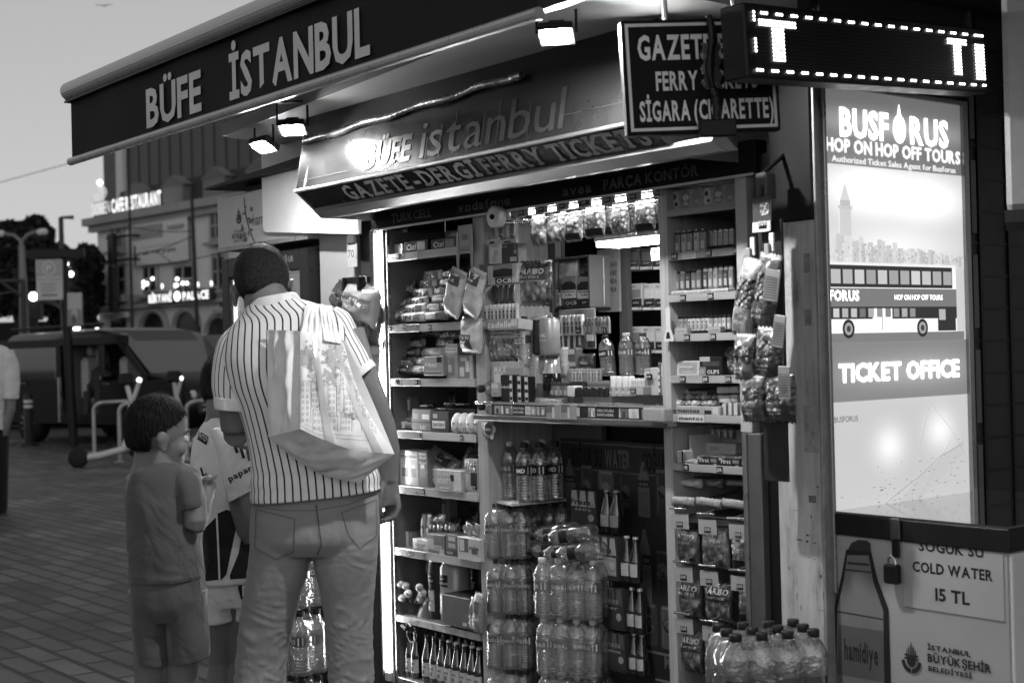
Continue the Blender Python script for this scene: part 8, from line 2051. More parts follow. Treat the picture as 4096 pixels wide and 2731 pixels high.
m=MB();m.box(0,SE,0,14,0,zc,STN);wl_=m.build('facade_wall',bd)
m=MB();m.box(-.5,SE,-.55,.5,zc,zc+.35,STD);m.box(-.35,SE,-.3,-.02,zc-.3,zc-.003,STD);m.build('cornice',bd)
m=MB();m.box(.8,SE,.8,13,zc+.36,zc+1.6,RFD)
for i in range(6):m.box(2.2+3.4*i,3.9+3.4*i,.3,.79,zc+.4,zc+1.3,G(.16,.7));m.prism([(2.+3.4*i,zc+1.3),(4.1+3.4*i,zc+1.3),(3.05+3.4*i,zc+1.8)],.28,.8,G(.12,.7))
m.build('attic_roof',bd)
rnd.seed(4)
for i,b in enumerate(((1070,215,1160,440),(1675,160,1750,190),(2010,130,2100,350),(1085,610,1190,890),(1380,635,1480,850),(1670,630,1830,860),(2030,540,2130,800))):
 a=WB.r('B',*b)
 m=MB();m.box(a[0]-.18,a[1]+.18,-.12,-.003,a[2]-.2,a[3]+.2,STD);w_=m.build('window',bd)
 m=MB();m.box(a[0],a[1],-.14,-.121,a[2],a[3],DGL);m.build('pane',w_)
 m=MB();c_=(a[0]+a[1])/2;m.box(c_-.05,c_+.05,-.17,-.141,a[2],a[3],STD);m.box(a[0],a[1],-.165,-.142,(a[2]+a[3])/2-.04,(a[2]+a[3])/2+.04,STD);m.build('frame',w_)
 m=MB();m.box(a[0]-.3,a[1]+.3,-.4,-.122,a[2]-.35,a[2]-.21,STD);m.build('sill',w_)
 if i in(4,5):
  m=MB()
  for k in range(4):m.ball((a[0]+(a[1]-a[0])*rnd.random(),-.2,a[2]+(.25+.3*rnd.random())*(a[3]-a[2])),.08,EM(4),8,6)
  m.build('lit_lamp',w_)
m=MB()
for b in((1080,895,1200,960),(1255,890,1375,960),(2010,850,2180,910)):a=WB.r('B',*b);m.box(a[0],a[1],-.3,-.003,a[2],a[3],STD)
a=WB.r('B',960,960,2200,1000);m.box(0,SE,-.35,-.004,a[2],a[3],STD);m.build('string_course',bd)
for b in((1345,1035,1585,1400),(1655,1030,1890,1400),(1960,1080,2200,1400)):
 a=WB.r('B',*b);r_=(a[1]-a[0])/2;c_=(a[0]+a[1])/2;sp_=a[3]-r_*.75
 o_=[(a[0],.0),(a[1],.0),(a[1],sp_)]+[(c_+r_*math.cos(q*math.pi/10),sp_+r_*.75*math.sin(q*math.pi/10))for q in range(1,10)]+[(a[0],sp_)]
 m=MB();m.prism(o_,-.06,-.002,DGL);ar=m.build('arch',bd)
 m=MB();m.tube([(x,-.08,z)for x,z in o_[2:]],.16,STD,6);m.build('arch_moulding',ar)
 m=MB();m.box(c_-.5,c_+.3,-.09,-.061,.2,1.0,EM(.5));m.box(c_-.9,c_-.6,-.09,-.061,.4,.9,EM(1.5));m.build('lit_interior',ar)
a=WB.r('B',1050,1110,1190,1400);m=MB();m.box(a[0],a[1],-.05,-.002,0,a[3],DGL);m.build('door',bd)
def sign(label,txt,b,back,let,n=-.4,h=.8,w=None,strength=4.,z_='B',halo=True):
 a=WB.r(z_,*b,n)
 o=thing('building_sign',label,'sign',mw=WB.m@Matrix.Translation((a[0],n,a[2])))
 L,H=a[1]-a[0],a[3]-a[2]
 m=MB();m.box(0,L,.0,.15,0,H,back,.02);m.build('board',o)
 m=MB()
 for(t,f0,f1,em,bz,bh)in txt:m.text(t,L*(f0+f1)/2,H*bz,H*bh,em,-.02,L*(f1-f0),bold=1)
 m.build('lettering',o)
 return o,L,H
sign('lit rooftop restaurant sign with outlined and bright letters on the cornice',[('DÖRBEN',.0,.28,EM(.9),.15,.75),('CAFE RESTAURANT',.3,1.,EM(3.),.12,.8)],(862,95,1520,105),G(.05),None)if 0 else None
a=WB.r('B',865,60,1520,140,-.5)
so_=thing('rooftop_sign','lit rooftop restaurant sign with outlined and bright letters on the cornice','sign',mw=WB.m@Matrix.Translation((a[0],-.5,zc+.42)))
L_=a[1]-a[0];m=MB();m.text('DÖRBEN',L_*.135,0,.62,EM(.6),0,L_*.27);m.text('CAFE RESTAURANT',L_*.645,0,.62,EM(1.3),0,L_*.7,bold=1);m.build('lettering',so_)
m=MB();m.box(0,L_,.06,.12,-.06,.02,BLACK);m.box(0,L_,.06,.12,.58,.61,BLACK);m.build('rail',so_)
m=MB();cx_=L_*.13
for i in range(3):m.tube([(cx_+(.2+.2*i)*math.cos(q*.45),0,1.0+(.12+.1*i)*math.sin(q*.45))for q in range(15)],.03,EM(.35),5)
m.ball((cx_,0,1.5),.14,EM(3),10,8);m.build('emblem',so_)
a=WB.r('B',1380,850,2000,960,-.5)
so_=thing('restaurant_sign','dark board with glowing restaurant name over the arches','sign',mw=WB.m@Matrix.Translation((a[0],-.5,a[2])))
L_,H_2=a[1]-a[0],a[3]-a[2];m=MB();m.box(0,L_,0,.2,0,H_2,G(.03),.02);m.build('board',so_)
m=MB();m.text('BİRYANİ',L_*.22,H_2*.14,H_2*.7,EM(1.5),-.03,L_*.36,bold=1);m.text('PALACE',L_*.76,H_2*.14,H_2*.7,EM(1.5),-.03,L_*.38,bold=1);m.build('lettering',so_)
m=MB();m.ball((L_*.49,-.05,H_2*.52),(L_*.048,.04,H_2*.42),EM(2.5),14,10);m.build('emblem',so_)
a=WB.r('B',1240,185,1760,600,-.3)
so_=thing('facade_banner','large pale advertising banner with dark pattern block hung on the facade','banner',mw=WB.m@Matrix.Translation((a[0],-.3,a[2])))
L_,H_2=a[1]-a[0],a[3]-a[2];m=MB();m.box(0,L_,0,.06,0,H_2,G(.62,.6,0,.05,1),.01);bo_=m.build('sheet',so_)
m=MB()
for i in range(13):
 for j in range(7):m.ball((L_*(.03+.044*i),-.01,H_2*(.62+.046*j)),(L_*.019,.01,H_2*.02),G(.12),6,4)
m.build('pattern_block',bo_)
m=MB();m.text('İstanbul Büyükşehir',L_*.53,H_2*.4,H_2*.05,G(.35),-.01,L_*.7);m.text('akvaryum',L_*.5,H_2*.25,H_2*.1,G(.06),-.01,L_*.6,bold=1);m.box(L_*.04,L_*.07,-.02,-.001,H_2*.04,H_2*.48,BLACK);m.poly([(L_*.07,-.012,H_2*.22),(L_*.16,-.012,H_2*.34),(L_*.16,-.012,H_2*.3),(L_*.07,-.012,H_2*.18)],BLACK);m.build('lettering',bo_)
a=WB.r('B',1012,318,1062,1050,-.9)
so_=thing('vertical_sign','tall narrow dark vertical sign bracketed to the facade','sign',mw=WB.m@Matrix.Translation((a[0],-.9,a[2])))
m=MB();m.box(0,a[1]-a[0],0,.25,0,a[3]-a[2],G(.03),.02);m.build('board',so_)
m=MB();[m.tube([(-.2,.1,z),(1.9,.1,z),(1.9,.9,z)],.06,BLACK,6)for z in((a[3]-a[2])*.95,(a[3]-a[2])*.65)];m.build('bracket',so_)
for t_,b in(('small pale shop sign above the left door',(970,1058,1185,1112)),('pale lit shop sign right of the arches',(1980,1012,2200,1060))):
 a=WB.r('B',*b,-.5);so_=thing('shop_sign',t_,'sign',mw=WB.m@Matrix.Translation((a[0],-.5,a[2])));m=MB();m.box(0,a[1]-a[0],0,.2,0,a[3]-a[2],G(.5,.5),.02);m.build('board',so_)
 m=MB();[m.flat((a[1]-a[0])*(.1+.12*i),(a[1]-a[0])*(.18+.12*i),(a[3]-a[2])*.3,(a[3]-a[2])*.7,-.01,G(.2))for i in range(7)];m.build('lettering',so_)
for i,(x,y)in enumerate(((1345,815),(1525,810),(1645,805),(1862,795),(1988,785),(2115,740))):
 q=WB.hit(*px('B',x,y),-.5);o=thing('wall_lamp',ordl(i,6,'glowing wall lamp')+' on the stone facade','lamp',mw=WB.m@Matrix.Translation((q[0],-.5,q[1])),group='wall lamps on the facade')
 m=MB();m.ball((0,0,0),(.05,.05,.12),EM(2.),10,8);m.build('bulb',o);m=MB();m.tube([(0,0,-.25),(0,.45,-.3)],.03,BLACK,6);m.build('bracket',o)
WT=Wall(P(430,1400,96),math.atan2(-.722,.692))
tw=thing('glass_tower','dark glass office block with vertical mullions behind the stone building','building',mw=WT.m)
m=MB();m.box(0,34,0,18,0,18.5,G(.07,.3,0,.2,.2));m.build('curtain_wall',tw)
m=MB();x0=WT.r('A',805,1050,850,1240);m.box(x0[0],x0[1],-.3,-.01,0,18.6,G(.6,.5));m.build('pale_pier',tw)
m=MB();[m.box(x0[1]+.3+1.3*i,x0[1]+.36+1.3*i,-.06,-.01,9,18.5,G(.05,.4))for i in range(22)];[m.box(x0[1],34,-.05,-.012,9+3.4*i,9.15+3.4*i,G(.05,.4))for i in range(3)];m.build('mullion_grid',tw)
m=MB();a=WT.r('A',880,1225,1790,1260);m.box(x0[1],34,-.6,-.02,a[2],a[3],G(.4,.6));m.build('ledge',tw)
for i,(x,y)in enumerate(((898,1322),(1100,1305),(1345,1282))):
 q=P(*px('A',x,y),74);o=thing('roof_lamp',ordl(i,3,'bright round bulb')+' on the roof terrace','lamp',mw=Matrix.Translation(q),group='bulbs on the roof terrace')
 m=MB();m.ball((0,0,0),.12,EM(6),10,8);m.build('bulb',o);m=MB();m.tube([(0,0,-.15),(0,0,-1.3)],.04,BLACK,6);m.build('post',o)
def tree(label,spots,y,seed,n=2600):
 r=random.Random(seed);b0=P(*px('B',spots[0][0],1230),y);b0 .z=0
 o=thing('broadleaf_tree',label,'tree',mw=Matrix.Translation(b0),group='dark trees on the left')
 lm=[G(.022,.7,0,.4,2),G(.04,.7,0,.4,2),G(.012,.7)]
 m=MB()
 C=[]
 for(x,yy,rad)in spots:
  c=P(*px('B',x,yy),y+r.uniform(-1.5,1.5))-b0;R=rad/2.351/F_*y;C.append((c,R))
  k=int(n/len(spots))
  for _ in range(k):
   d=Vector((r.gauss(0,1),r.gauss(0,1),r.gauss(0,1))).normalized()*R*(r.random()**.45)*(1+.25*noise.noise((x*.01,r.random()*3,yy*.01)))
   p=c+d;s_=r.uniform(.10,.24);u_=Vector((r.gauss(0,1),r.gauss(0,1),r.gauss(0,1))).normalized();v_=u_.orthogonal().normalized()
   m.add([p-u_*s_,p+v_*s_*.6,p+u_*s_,p-v_*s_*.6],[(0,1,2,3)],lm[r.randrange(3)])
 m.build('crown',o)
 m=MB();top=C[0][0];m.tube([(0,0,0),(.1,0,top.z*.4),(top.x*.5,0,top.z*.8)],[.4,.3,.15],G(.03,.8));[m.tube([(.05,0,top.z*.35),(c.x*.6,c.y*.6,(top.z*.35+c.z)/2),c],[.18,.1,.04],G(.03,.8),6)for c,R in C[1:]];m.build('trunk',o)
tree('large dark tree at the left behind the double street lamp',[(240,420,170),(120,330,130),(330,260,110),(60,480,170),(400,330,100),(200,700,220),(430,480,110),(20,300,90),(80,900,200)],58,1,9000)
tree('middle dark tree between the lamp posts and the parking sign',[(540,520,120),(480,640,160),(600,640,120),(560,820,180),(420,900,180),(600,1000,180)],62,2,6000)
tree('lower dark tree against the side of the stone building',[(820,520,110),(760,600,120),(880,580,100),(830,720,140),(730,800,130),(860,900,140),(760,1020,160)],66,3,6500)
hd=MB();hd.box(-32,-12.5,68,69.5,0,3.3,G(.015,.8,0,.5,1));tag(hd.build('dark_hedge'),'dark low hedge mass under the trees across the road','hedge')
def post(m,z_,pts,y,r,mat=None,seg=8):m.tube([P(*px(z_,*p),y)for p in pts],r,mat or G(.05,.5,.3),seg)
o=thing('street_lamp','double armed curved street lamp in front of the dark trees','street lamp',mw=Matrix.Translation(Vector((P(*px('B',235,1200),40).x,40,0))));B0=o.matrix_world.translation.copy()
def pm2():m=MB();m.T=Matrix.Translation(-B0);return m
PG=G(.16,.4,.4)
m=pm2();q=P(*px('B',240,1250),40);m.tube([(q.x,40,0),P(*px('B',205,430),40)],[.2,.09],PG);m.build('pole',o)
for pts,hd_ in(([(205,440),(215,380),(260,330),(350,298)],[(345,308),(445,296)]),([(205,440),(190,380),(130,335),(40,322)],[(45,320),(-40,316)])):
 m=pm2();post(m,'B',pts,40,.06,PG);ar=m.build('arm',o)
 m=pm2();a,b_=P(*px('B',*hd_[0]),40),P(*px('B',*hd_[1]),40);m.tube([a,a.lerp(b_,.2),a.lerp(b_,.8),b_],[.05,.1,.1,.06],G(.6,.4));m.build('lamp_head',ar)
o=thing('street_lamp','slim angular street lamp standing above the trees','street lamp',mw=Matrix.Translation(Vector((P(*px('B',590,900),34).x,34,0))));B0=o.matrix_world.translation.copy()
m=pm2();q=P(*px('B',600,900),34);m.tube([(q.x,34,0),P(*px('B',572,165),34)],[.09,.06],G(.06,.4));m.build('pole',o)
m=pm2();a,b_=P(*px('B',568,165),34),P(*px('B',690,163),34);m.tube([a,b_],[.03,.05],G(.12,.4));m.build('lamp_head',o)
o=thing('sign_pole','dark pole carrying the parking sign and a picture banner','pole',mw=Matrix.Translation(Vector((P(*px('Q',630,1040),22.75).x,22.75,0))));B0=o.matrix_world.translation.copy()
m=pm2();q=P(*px('Q',630,1040),22.75);m.tube([(q.x,22.75,0),P(*px('B',592,540),22.75)],.075,G(.02,.35,.3));m.build('pole',o)
m=pm2();post(m,'B',[(600,1030),(520,975),(430,955),(350,952)],22.75,.04,G(.08,.4));m.build('arm',o)
def panel(label,name,cat,z_,b,y,v,extra):
 a,c=P(*px(z_,b[0],b[3]),y),P(*px(z_,b[2],b[1]),y)
 o=thing(name,label,cat,mw=Matrix.Translation(a));L,H=c.x-a.x,c.z-a.z
 m=MB();m.box(0,L,0,.05,0,H,G(v,.5,0,.15,3),.01);m.build('board',o);extra(o,L,H);return o
def parkx(o,L,H):
 m=MB();m.flat(0,L,H*.59,H,-.004,G(.36));m.lathe([(0,0)],G(.5),4)if 0 else None
 for r_,v,y in((.26,.6,-.006),(.22,.36,-.008)):m.add([(L*.5+L*r_*math.cos(q*.314),y,H*.79+L*r_*math.sin(q*.314))for q in range(20)],[tuple(range(20))],G(v))
 m.text('P',L*.5,H*.72,H*.14,G(.62),-.012,L*.2,bold=1);m.build('parking_symbol',o)
 m=MB();m.text('Fiyat Tarifesi',L*.5,H*.49,H*.05,G(.15),-.006,L*.85);[m.flat(L*.18,L*(.8-.1*(i%2)),H*(.4-.06*i),H*(.42-.06*i),-.006,G(.25))for i in range(4)];m.flat(L*.22,L*.8,H*.1,H*.15,-.006,G(.2));m.build('lettering',o)
 m=MB();m.box(-.15,L+.35,-.02,.08,H+.02,H+.16,BLACK,.01);m.build('top_rail',o)
panel('parking tariff sign with ringed P on the dark pole','parking_sign','sign','B',(342,555,582,945),22.6,.5,parkx)
def picx(o,L,H):
 m=MB();m.flat(0,L,0,H*.5,-.004,G(.22,.5,0,.5,3));m.ball((L*.5,-.006,H*.35),(L*.22,.002,H*.2),G(.4),10,6);m.ball((L*.45,-.008,H*.2),(L*.15,.002,H*.15),G(.1),10,6);m.build('picture',o)
panel('pale picture banner hung on the right of the pole','picture_banner','banner','B',(635,870,765,1185),22.6,.42,picx)
def light(label,z_,x,y,d,r,s,box=None,grp='traffic signals'):
 q=P(*px(z_,x,y),d);o=thing('traffic_light',label,'traffic light',mw=Matrix.Translation(q),group=grp)
 m=MB();m.ball((0,0,0),r,EM(s),10,8);m.build('lens',o)
 m=MB();w_=r*1.3;m.box(-w_,w_,.02,.3,-r*(5.5 if box else 1.4),r*1.6,BLACK,.02);m.tube([(0,.15,-r*1.4),(0,.15,-q.z)],.05,BLACK,6);m.build('housing',o)
light('upper lit traffic signal right of the parking sign','B',622,602,40,.07,8)
light('second lit traffic signal on the gantry right of the sign','B',666,696,41,.08,8)
light('third lit traffic signal behind the sign pole','B',628,787,42,.07,7)
light('large lit traffic signal left under the parking sign','B',313,908,30,.09,10,1)
light('small low lit signal left of the pole','B',320,1093,44,.06,6)
light('bright lamp below the picture banner','B',720,1203,30,.07,8)
light('bright square signal above the van roof','B',914,1230,48,.10,6)
for i,(lab,z_,x0,y0,x1,y1,d,r)in enumerate((('tall dark catenary pole before the stone building','B',1212,-150,1245,1260,50,.05),('thick dark tram pole right of the banner','B',1800,-100,1870,1260,46,.065),('thin far pole near the fridge','B',2055,400,2095,1000,60,.05))):
 b0=P(*px(z_,x1,y1),d);o=thing('tram_pole',lab,'pole',mw=Matrix.Translation(Vector((b0 .x,d,0))));B0=o.matrix_world.translation.copy()
 m=pm2();m.tube([(b0 .x,d,0),P(*px(z_,x0,y0),d)],[r*1.3,r*.8],G(.03,.5));m.build('shaft',o)
 m=pm2();m.tube([(b0 .x,d,0),(b0 .x,d,.5)],r*1.8,G(.03,.5));m.build('base',o)
WR=G(.05,.6)
for i,pts in enumerate((((-200,1275),(60,1210),(460,1100)),)):
 m=MB();m.tube([P(*px('A',x,y),45)for x,y in pts],.012,WR,5);tag(m.build('overhead_wire'),'thin overhead wire crossing the sky left of the awning','wire')
for i,(a,b_)in enumerate((((1240,520),(1830,330)),((1240,250),(1840,290)),((1500,500),(1740,620)),((1250,620),(2150,480)),((950,590),(1240,600)))):
 m=MB();p0,p1=P(*px('B',*a),50),P(*px('B',*b_),47);m.tube([p0 .lerp(p1,q/6)-Vector((0,0,.1*math.sin(math.pi*q/6)))for q in range(7)],.016,WR,5);tag(m.build('tram_wire'),ordl(i,5,'sagging tram wire')+' between the dark poles','wire','tram wires')
m=MB();q0=P(*px('B',20,768),36)
og=thing('signal_gantry','thin triangular metal gantry arm at the left edge','gantry',mw=Matrix.Translation(Vector((P(*px('B',210,900),36).x,36,0))));B0=og.matrix_world.translation.copy()
m=pm2();post(m,'B',[(-30,768),(215,760)],36,.05);post(m,'B',[(20,775),(215,915)],36,.05);post(m,'B',[(-30,885),(120,868)],36,.03);m.build('arm',og);m=pm2();m.tube([P(*px('B',215,750),36),(P(*px('B',225,1200),36).x,36,0)],.07,G(.05));m.build('mast',og)
gl_=thing('bird','tiny grey gull far up in the sky','bird',mw=Matrix.Translation(P(*px('A',700,40),60)))
m=MB();m.ball((0,0,0),(.13,.04,.03),G(.6),10,6);m.grid(lambda a,b:((a-.5)*.7,(b-.5)*.1,.12*abs(a-.5)*2-.4*(a-.5)**2),8,2,G(.6));m.build('body',gl_)
fdir=Vector((.79,-.613,0));ang=math.atan2(fdir.y,fdir.x)
g0=ground(*px('Q',250,1000));VM=Matrix.Translation(g0)@Matrix.Rotation(ang,4,'Z')
vn=thing('van','black minibus van with its side door slid open','van',mw=VM)
PT_=G(.005,.3,0,0,5,0,40,.2,.1);GLS=G(.03,.05,0,0,5,0,40,.9,1.)
low=[(-.95,.32),(-1.0,.9),(-.97,1.05)];up_=[(-.85,1.62),(-.62,1.86),(1.9,1.90),(2.35,1.84),(3.2,1.16),(3.95,1.04),(4.12,.82),(4.15,.42),(4.02,.28)]
def vanring(y):
 k=min(abs(y),abs(1.88-y));t=max(0,1-k/.16)
 return[(x,z-(.14*t if z>1.5 else 0.03*t))for x,z in low+up_]
m=MB()
def side(y0,y1):
 a=[(x,y0,z)for x,z in vanring(y0)];b=[(x,y1,z)for x,z in vanring(y1)];n=len(a)
 m.add(a+b,[(i,(i+1)%n,n+(i+1)%n,n+i)for i in range(n)],PT_,True)
ys=[.0,.05,.12,.3,.94,1.58,1.76,1.83,1.88]
for a,b in zip(ys,ys[1:]):side(a,b)
def sp(x0,x1,z0,z1):m.box(x0,x1,-.02,.03,z0,z1,PT_,.01)
sp(-.98,.95,.32,1.74);sp(.95,2.0,.32,.5);sp(.95,2.75,1.62,1.76);sp(2.0,4.1,.32,1.04);sp(2.0,2.16,1.04,1.62);m.prism([(2.75,1.62),(2.75,1.76),(2.35,1.80),(2.1,1.78),(2.1,1.7)],-.018,.028,PT_);m.prism([(2.6,1.70),(3.3,1.04),(3.2,1.04),(2.45,1.68)],-.022,.03,PT_)
m.box(-.95,4.1,1.86,1.88,.32,1.0,PT_)
m.build('body',vn)
m=MB();m.add([(2.38,.12,1.81),(2.38,1.76,1.81),(3.24,1.82,1.15),(3.24,.06,1.15)],[(0,1,2,3)],G(.10,.08,0,0,5,0,40,.6,.5));m.T=Matrix.Translation((.03,0,.02));m.build('windscreen',vn)
m=MB();m.box(-.8,.85,-.03,-.021,1.06,1.6,GLS,.01);m.build('side_window',vn)
m=MB();m.box(.98,2.9,.3,1.8,.36,.40,G(.05));m.box(.98,1.0,.1,1.8,.4,1.7,G(.12));m.box(.98,3.0,1.78,1.82,.4,1.75,G(.2));m.build('cabin',vn)
for x in(1.15,2.2):
 m=MB();m.box(x,x+.5,.3,.85,.62,.78,G(.42),.05);m.box(x-.12,x+.06,.3,.85,.7,1.42,G(.42),.06);m.box(x-.1,x+.02,.42,.72,1.44,1.62,G(.4),.04);m.build('seat',vn)
m=MB();m.box(.93,.96,-.05,.0,.36,1.1,G(.7,.2,.8));m.box(1.98,2.06,-.0,.04,.4,1.65,G(.1));m.build('door_edge',vn)
m=MB();m.ball((2.55,-.22,1.12),(.09,.14,.09),PT_,12,8);m.box(2.48,2.5,-.34,-.12,1.07,1.12,G(.6,.2,.8));m.build('mirror',vn)
m=MB();m.box(-.2,.0,-.05,-.021,.98,1.02,G(.08,.2,.5),.01);m.box(2.14,2.32,-.05,-.021,.96,1.0,G(.08,.2,.5),.01);m.build('handle',vn)
m=MB();m.box(4.1,4.17,.25,1.63,.5,.85,G(.05,.3),.02);[m.box(4.13,4.185,.3,1.58,.55+.08*i,.58+.08*i,G(.5,.2,.9))for i in range(4)];m.build('grille',vn)
for y in(.2,1.68):m=MB();m.ball((3.98,y,.78),(.16,.17,.12),G(.6,.1,.3),12,8);m.build('headlight',vn)
for x in(0,3.05):
 for y in(.02,1.68):
  m=MB();m.T=Matrix.Translation((x,y,.33))@Matrix.Rotation(R_(90),4,'X');m.lathe([(.2,-.2),(.33,-.19),(.33,.02),(.2,.05)],G(.015,.7),20);wh=m.build('wheel',vn)
  m=MB();m.T=Matrix.Translation((x,y,.33))@Matrix.Rotation(R_(90),4,'X');m.lathe([(.21,.035),(.19,.03),(.05,.03),(0,.04)],G(.02),18)
  for q in range(10):c,s_=math.cos(q*.628),math.sin(q*.628);m.tube([(.04*c,.04*s_,.05),(.2*c,.2*s_,.045)],.012,G(.35,.3,.8),5)
  m.build('rim',wh)
m=MB();m.tube([(-.6,.1,1.93),(2.0,.1,1.96)],.025,BLACK,6);m.build('roof_rail',vn)
def simplebody(m,M,cv,h=.0):
 T=m.T;m.T=M
 m.tube([(0,0,.0),(.0,0,.2),(.0,0,.42),(.01,0,.5)],[.17,.17,.16,.06],cv,20)
 for sg in(-1,1):m.tube([(0,sg*.17,.42),(.05,sg*.2,.2),(.22,sg*.14,.1)],[.06,.05,.035],cv,12);m.tube([(.0,sg*.09,.02),(.38,sg*.1,.04),(.42,sg*.1,-.36)],[.09,.075,.05],cv,12)
 m.T=T
ps=thing('person','elderly passenger with pale hair seated inside the open van','person',mw=VM@Matrix.Translation((1.32,.55,.78))@Matrix.Rotation(R_(-60),4,'Z'))
m=MB();simplebody(m,Matrix.Identity(4),SKIN(.05));m.T=Matrix.Identity(4);head_parts(m,Matrix.Translation((.02,0,.55)),SKIN(.05),1.)
pb_=m.build('body',ps);r_=pb_.modifiers.new('remesh','REMESH');r_.mode='VOXEL';r_.voxel_size=.02;r_.use_smooth_shade=True
m=MB();head_parts(m,Matrix.Translation((.025,0,.55)),SKIN(.3),1.02);fh_=m.build('face',ps)
m=MB();m.ball((-.02,0,.70),(.11,.1,.11),cloth(.5),16,10);m.ball((-.06,0,.62),(.09,.1,.12),cloth(.5),14,8);m.build('hair',ps)
def car(label,q,ang,v,L=4.2):
 o=thing('parked_car',label,'car',mw=Matrix.Translation(q)@Matrix.Rotation(ang,4,'Z'));C=G(v,.15,0,0,5,0,40,.7,1.)
 pr=[(-2.1,.3),(-2.1,.85),(-1.9,1.0),(-1.3,1.42),(.4,1.46),(1.2,1.0),(2.0,.85),(2.15,.5),(2.1,.3)]
 m=MB();a=[(x,-.85 if z<1.1 else-.68,z)for x,z in pr];b=[(x,.85 if z<1.1 else.68,z)for x,z in pr];n=len(a);m.add(a+b,[tuple(range(n)),tuple(range(2*n-1,n-1,-1))]+[(i,(i+1)%n,n+(i+1)%n,n+i)for i in range(n)],C);m.build('body',o)
 m=MB();m.add([(.46,-.66,1.45),(.46,.66,1.45),(1.18,.8,1.04),(1.18,-.8,1.04)],[(0,1,2,3)],GLS);m.T=None;m.v=[(x+.01,y,z+.012)for x,y,z in m.v];m.add([(-1.2,-.86,1.05),(1.0,-.87,1.05),(.4,-.715,1.4),(-1.1,-.715,1.4)],[(0,1,2,3)],GLS);m.build('window',o)
 for x in(-1.3,1.35):
  for y in(-.8,.62):m=MB();m.T=Matrix.Translation((x,y,.32))@Matrix.Rotation(R_(-90),4,'X');m.lathe([(.0,-.06),(.2,-.06),(.32,-.04),(.32,.18),(0,.18)],G(.015,.7),18);m.build('wheel',o)
q=ground(*px('Q',1500,880));car('second dark car parked behind the van at the right',Vector((P(*px('Q',1530,300),31).x,31,0)),ang,.06)
car('pale car roof at the far left behind the van',Vector((P(*px('Q',0,100),30).x,30,0)),ang+.3,.45)
for i,(x,yb)in enumerate(((250,1030),(1008,1000))):
 q=ground(*px('Q',x,yb));o=thing('bollard',['left','right'][i]+' dark bollard with reflective bands beside the van','bollard',mw=Matrix.Translation(q),group='bollards by the van')
 m=MB();m.lathe([(.16,0),(.16,.03),(.075,.05),(.07,.8),(.05,.86),(0,.87)],G(.025,.4,.2),14);m.build('post',o)
 m=MB();[m.lathe([(.0745,z),(.0745,z+.05)],G(.6,.3),14)for z in(.62,.70)];m.build('reflective_band',o)
GV=G(.42,.35,.6,.1,4)
for i,(x0,yb,x1,yt)in enumerate(((808,1090,1060,665),(1028,1170,1330,670),(1600,1150,1830,655))):
 g_=ground(*px('Q',x0,yb));y=g_.y;zt=P(*px('Q',x0,yt),y).z;xr=P(*px('Q',x1,yt),y).x-g_.x
 o=thing('cycle_hoop',['left','middle','right'][i]+' galvanised cycle parking hoop on the paving','cycle stand',mw=Matrix.Translation(g_),group='cycle parking hoops')
 pts=[(0,0,0),(0,0,zt*.75)]+[(.13-.13*math.cos(a*.26),0,zt-.13+.13*math.sin(a*.26))for a in range(1,7)]+[(xr-.13,.5,zt)]+[(xr-.13+.13*math.sin(a*.26),.5,zt-.13+.13*math.cos(a*.26))for a in range(1,7)]+[(xr,.5,0)]
 m=MB();m.tube(pts,.03,GV,8);m.build('tube',o);m=MB();[m.box(x-.07,x+.07,y_-.07,y_+.07,0,.012,GV)for x,y_ in((0,0),(xr,.5))];m.build('base_plate',o)
def scooter(label,y,wh0,wh1,stem,bars,v):
 B=ground(*px('Q',*wh0));d=B.y;o=thing('electric_scooter',label,'scooter',mw=Matrix.Translation(B),group='parked electric scooters')
 pq_=lambda x,yy,dy=0.:P(*px('Q',x,yy),d+dy)-B
 W_=G(v,.35,0,.1,8)
 c0,c1=pq_(wh0[0],wh0[1]-80),pq_(*wh1,.35)
 for c,r in((c0,.13),(c1,.12)):
  m=MB();m.T=Matrix.Translation(c)@Matrix.Rotation(R_(90),4,'X');m.lathe([(.0,-.03),(r*.7,-.03),(r,-.02),(r,.02),(r*.7,.03),(0,.03)],G(.02,.6),20);m.build('wheel',o)
 m=MB();m.tube([c0+Vector((.1,0,.0)),c0 .lerp(c1,.35)+Vector((0,0,-.01)),c1+Vector((-.12,0,.02))],.045,W_,8);m.build('deck',o)
 m=MB();m.tube([pq_(*p,.3)for p in stem],[.05,.04,.035,.03][:len(stem)],W_,8);st_=m.build('stem',o)
 m=MB();[m.tube([pq_(*a,.3),pq_(*b,.3)],.03,W_,8)for a,b in bars];m.build('handlebar',st_)
 m=MB();t_=pq_(*stem[-1],.3);m.box(t_.x-.1,t_.x+.1,t_.y-.05,t_.y+.05,t_.z,t_.z+.16,BLACK,.03);m.build('display',st_)
 m=MB();m.ball(pq_(bars[0][0][0],bars[0][0][1]-15,.3),.035,EM(3.),8,6);m.build('glowing_reflector',o)  # glint put in as emission, the part itself is no lamp
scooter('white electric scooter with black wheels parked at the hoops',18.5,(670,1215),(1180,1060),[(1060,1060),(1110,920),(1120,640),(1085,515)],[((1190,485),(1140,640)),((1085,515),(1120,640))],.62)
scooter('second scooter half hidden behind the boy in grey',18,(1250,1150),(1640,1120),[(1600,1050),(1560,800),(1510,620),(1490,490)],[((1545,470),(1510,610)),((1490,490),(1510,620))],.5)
pd=Person('passer by in white rolled sleeve shirt and dark trousers cut by the left edge',13.,-22)
m=pd.mb();sk3=SKIN(.2)
HD=Matrix.Translation(pd.w(-30,770))@Matrix.Rotation(R_(170),4,'Z');head_parts(m,HD,sk3,1.)
m.tube([pd.w(-30,760),pd.w(-28,800)],[.06,.09],sk3,16)
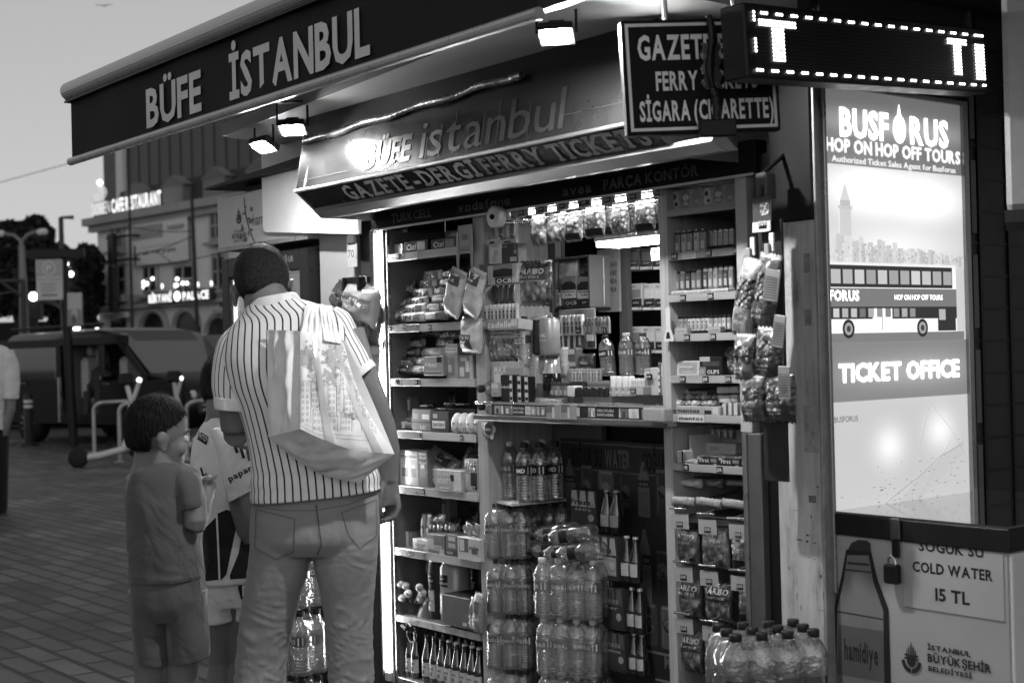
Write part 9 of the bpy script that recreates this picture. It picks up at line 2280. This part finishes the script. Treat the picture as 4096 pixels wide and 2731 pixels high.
m.tube([pd.w(-28,800),pd.w(-30,900),pd.w(-30,960)],[.14,.15,.14],sk3,20)
for sg,xx in((1,24),(-1,-84)):m.tube([pd.w(xx-8*sg,812),pd.w(xx+2,880),pd.w(xx,940),pd.w(xx-12*sg,985),pd.w(xx-18*sg,1000)],[.06,.052,.045,.035,.04],sk3,14)
for xx in(-45,-8):m.tube([pd.w(xx,960),pd.w(xx+2,1070),pd.w(xx+6,1180)],[.09,.07,.05],sk3,14)
pd.part(m,'body',remesh=.012,smooth=2)
m=pd.mb();m.ball(pd.w(-31,722),(.1,.11,.1),hairmat(),16,10);pd.part(m,'hair')
m=pd.mb();pd.loft(m,[((-50,792),(-8,790),0,.08),((-78,805),(20,803),0,.12),((-80,850),(22,850),0,.14),((-74,920),(14,920),0,.14),((-72,985),(12,985),0,.14)],cloth(.7),32,lambda t,th,p:.05*noise.noise((p.x*5,p.z*4,1)),6,False)
for sg,xx in((1,22),(-1,-82)):m.tube([pd.w(xx-10*sg,808),pd.w(xx,840),pd.w(xx+3*sg,880),pd.w(xx+3*sg,915)],[.075,.085,.08,.07],cloth(.7),16)
pd.part(m,'shirt')
m=pd.mb();pd.loft(m,[((-72,960),(12,960),0,.14),((-70,1000),(12,1000),0,.14),((-60,1030),(8,1030),0,.1)],cloth(.012),28,None,5)
for xx in(-48,-9):m.tube([pd.w(xx,1000),pd.w(xx+2,1080),pd.w(xx+4,1170),pd.w(xx+4,1182)],[.115,.1,.085,.07],cloth(.012),16)
pd.part(m,'trousers')
for xx in(-44,-5):m=pd.mb();q=pd.w(xx,1185);m.ball((q.x,q.y+.04,.04),(.05,.14,.045),BLACK,12,8);pd.part(m,'shoe')
m=MB();r_=random.Random(8)
for _ in range(2600):
 x=r_.uniform(-6.5,-2.);y=33+r_.uniform(-.6,.6);z=r_.random()**1.2*1.5*(1+.4*noise.noise((x*.8,0,0)));p=Vector((x,y,z));u_=Vector((r_.gauss(0,1),r_.gauss(0,1),r_.gauss(0,1))).normalized();v_=u_.orthogonal().normalized();s_=r_.uniform(.05,.12)
 m.add([p-u_*s_,p+v_*s_*.5,p+u_*s_,p-v_*s_*.5],[(0,1,2,3)],G(.025,.7,0,.4,2))
tag(m.build('dark_shrubbery'),'dark shrub planting behind the parked cars','shrubs',kind='stuff')
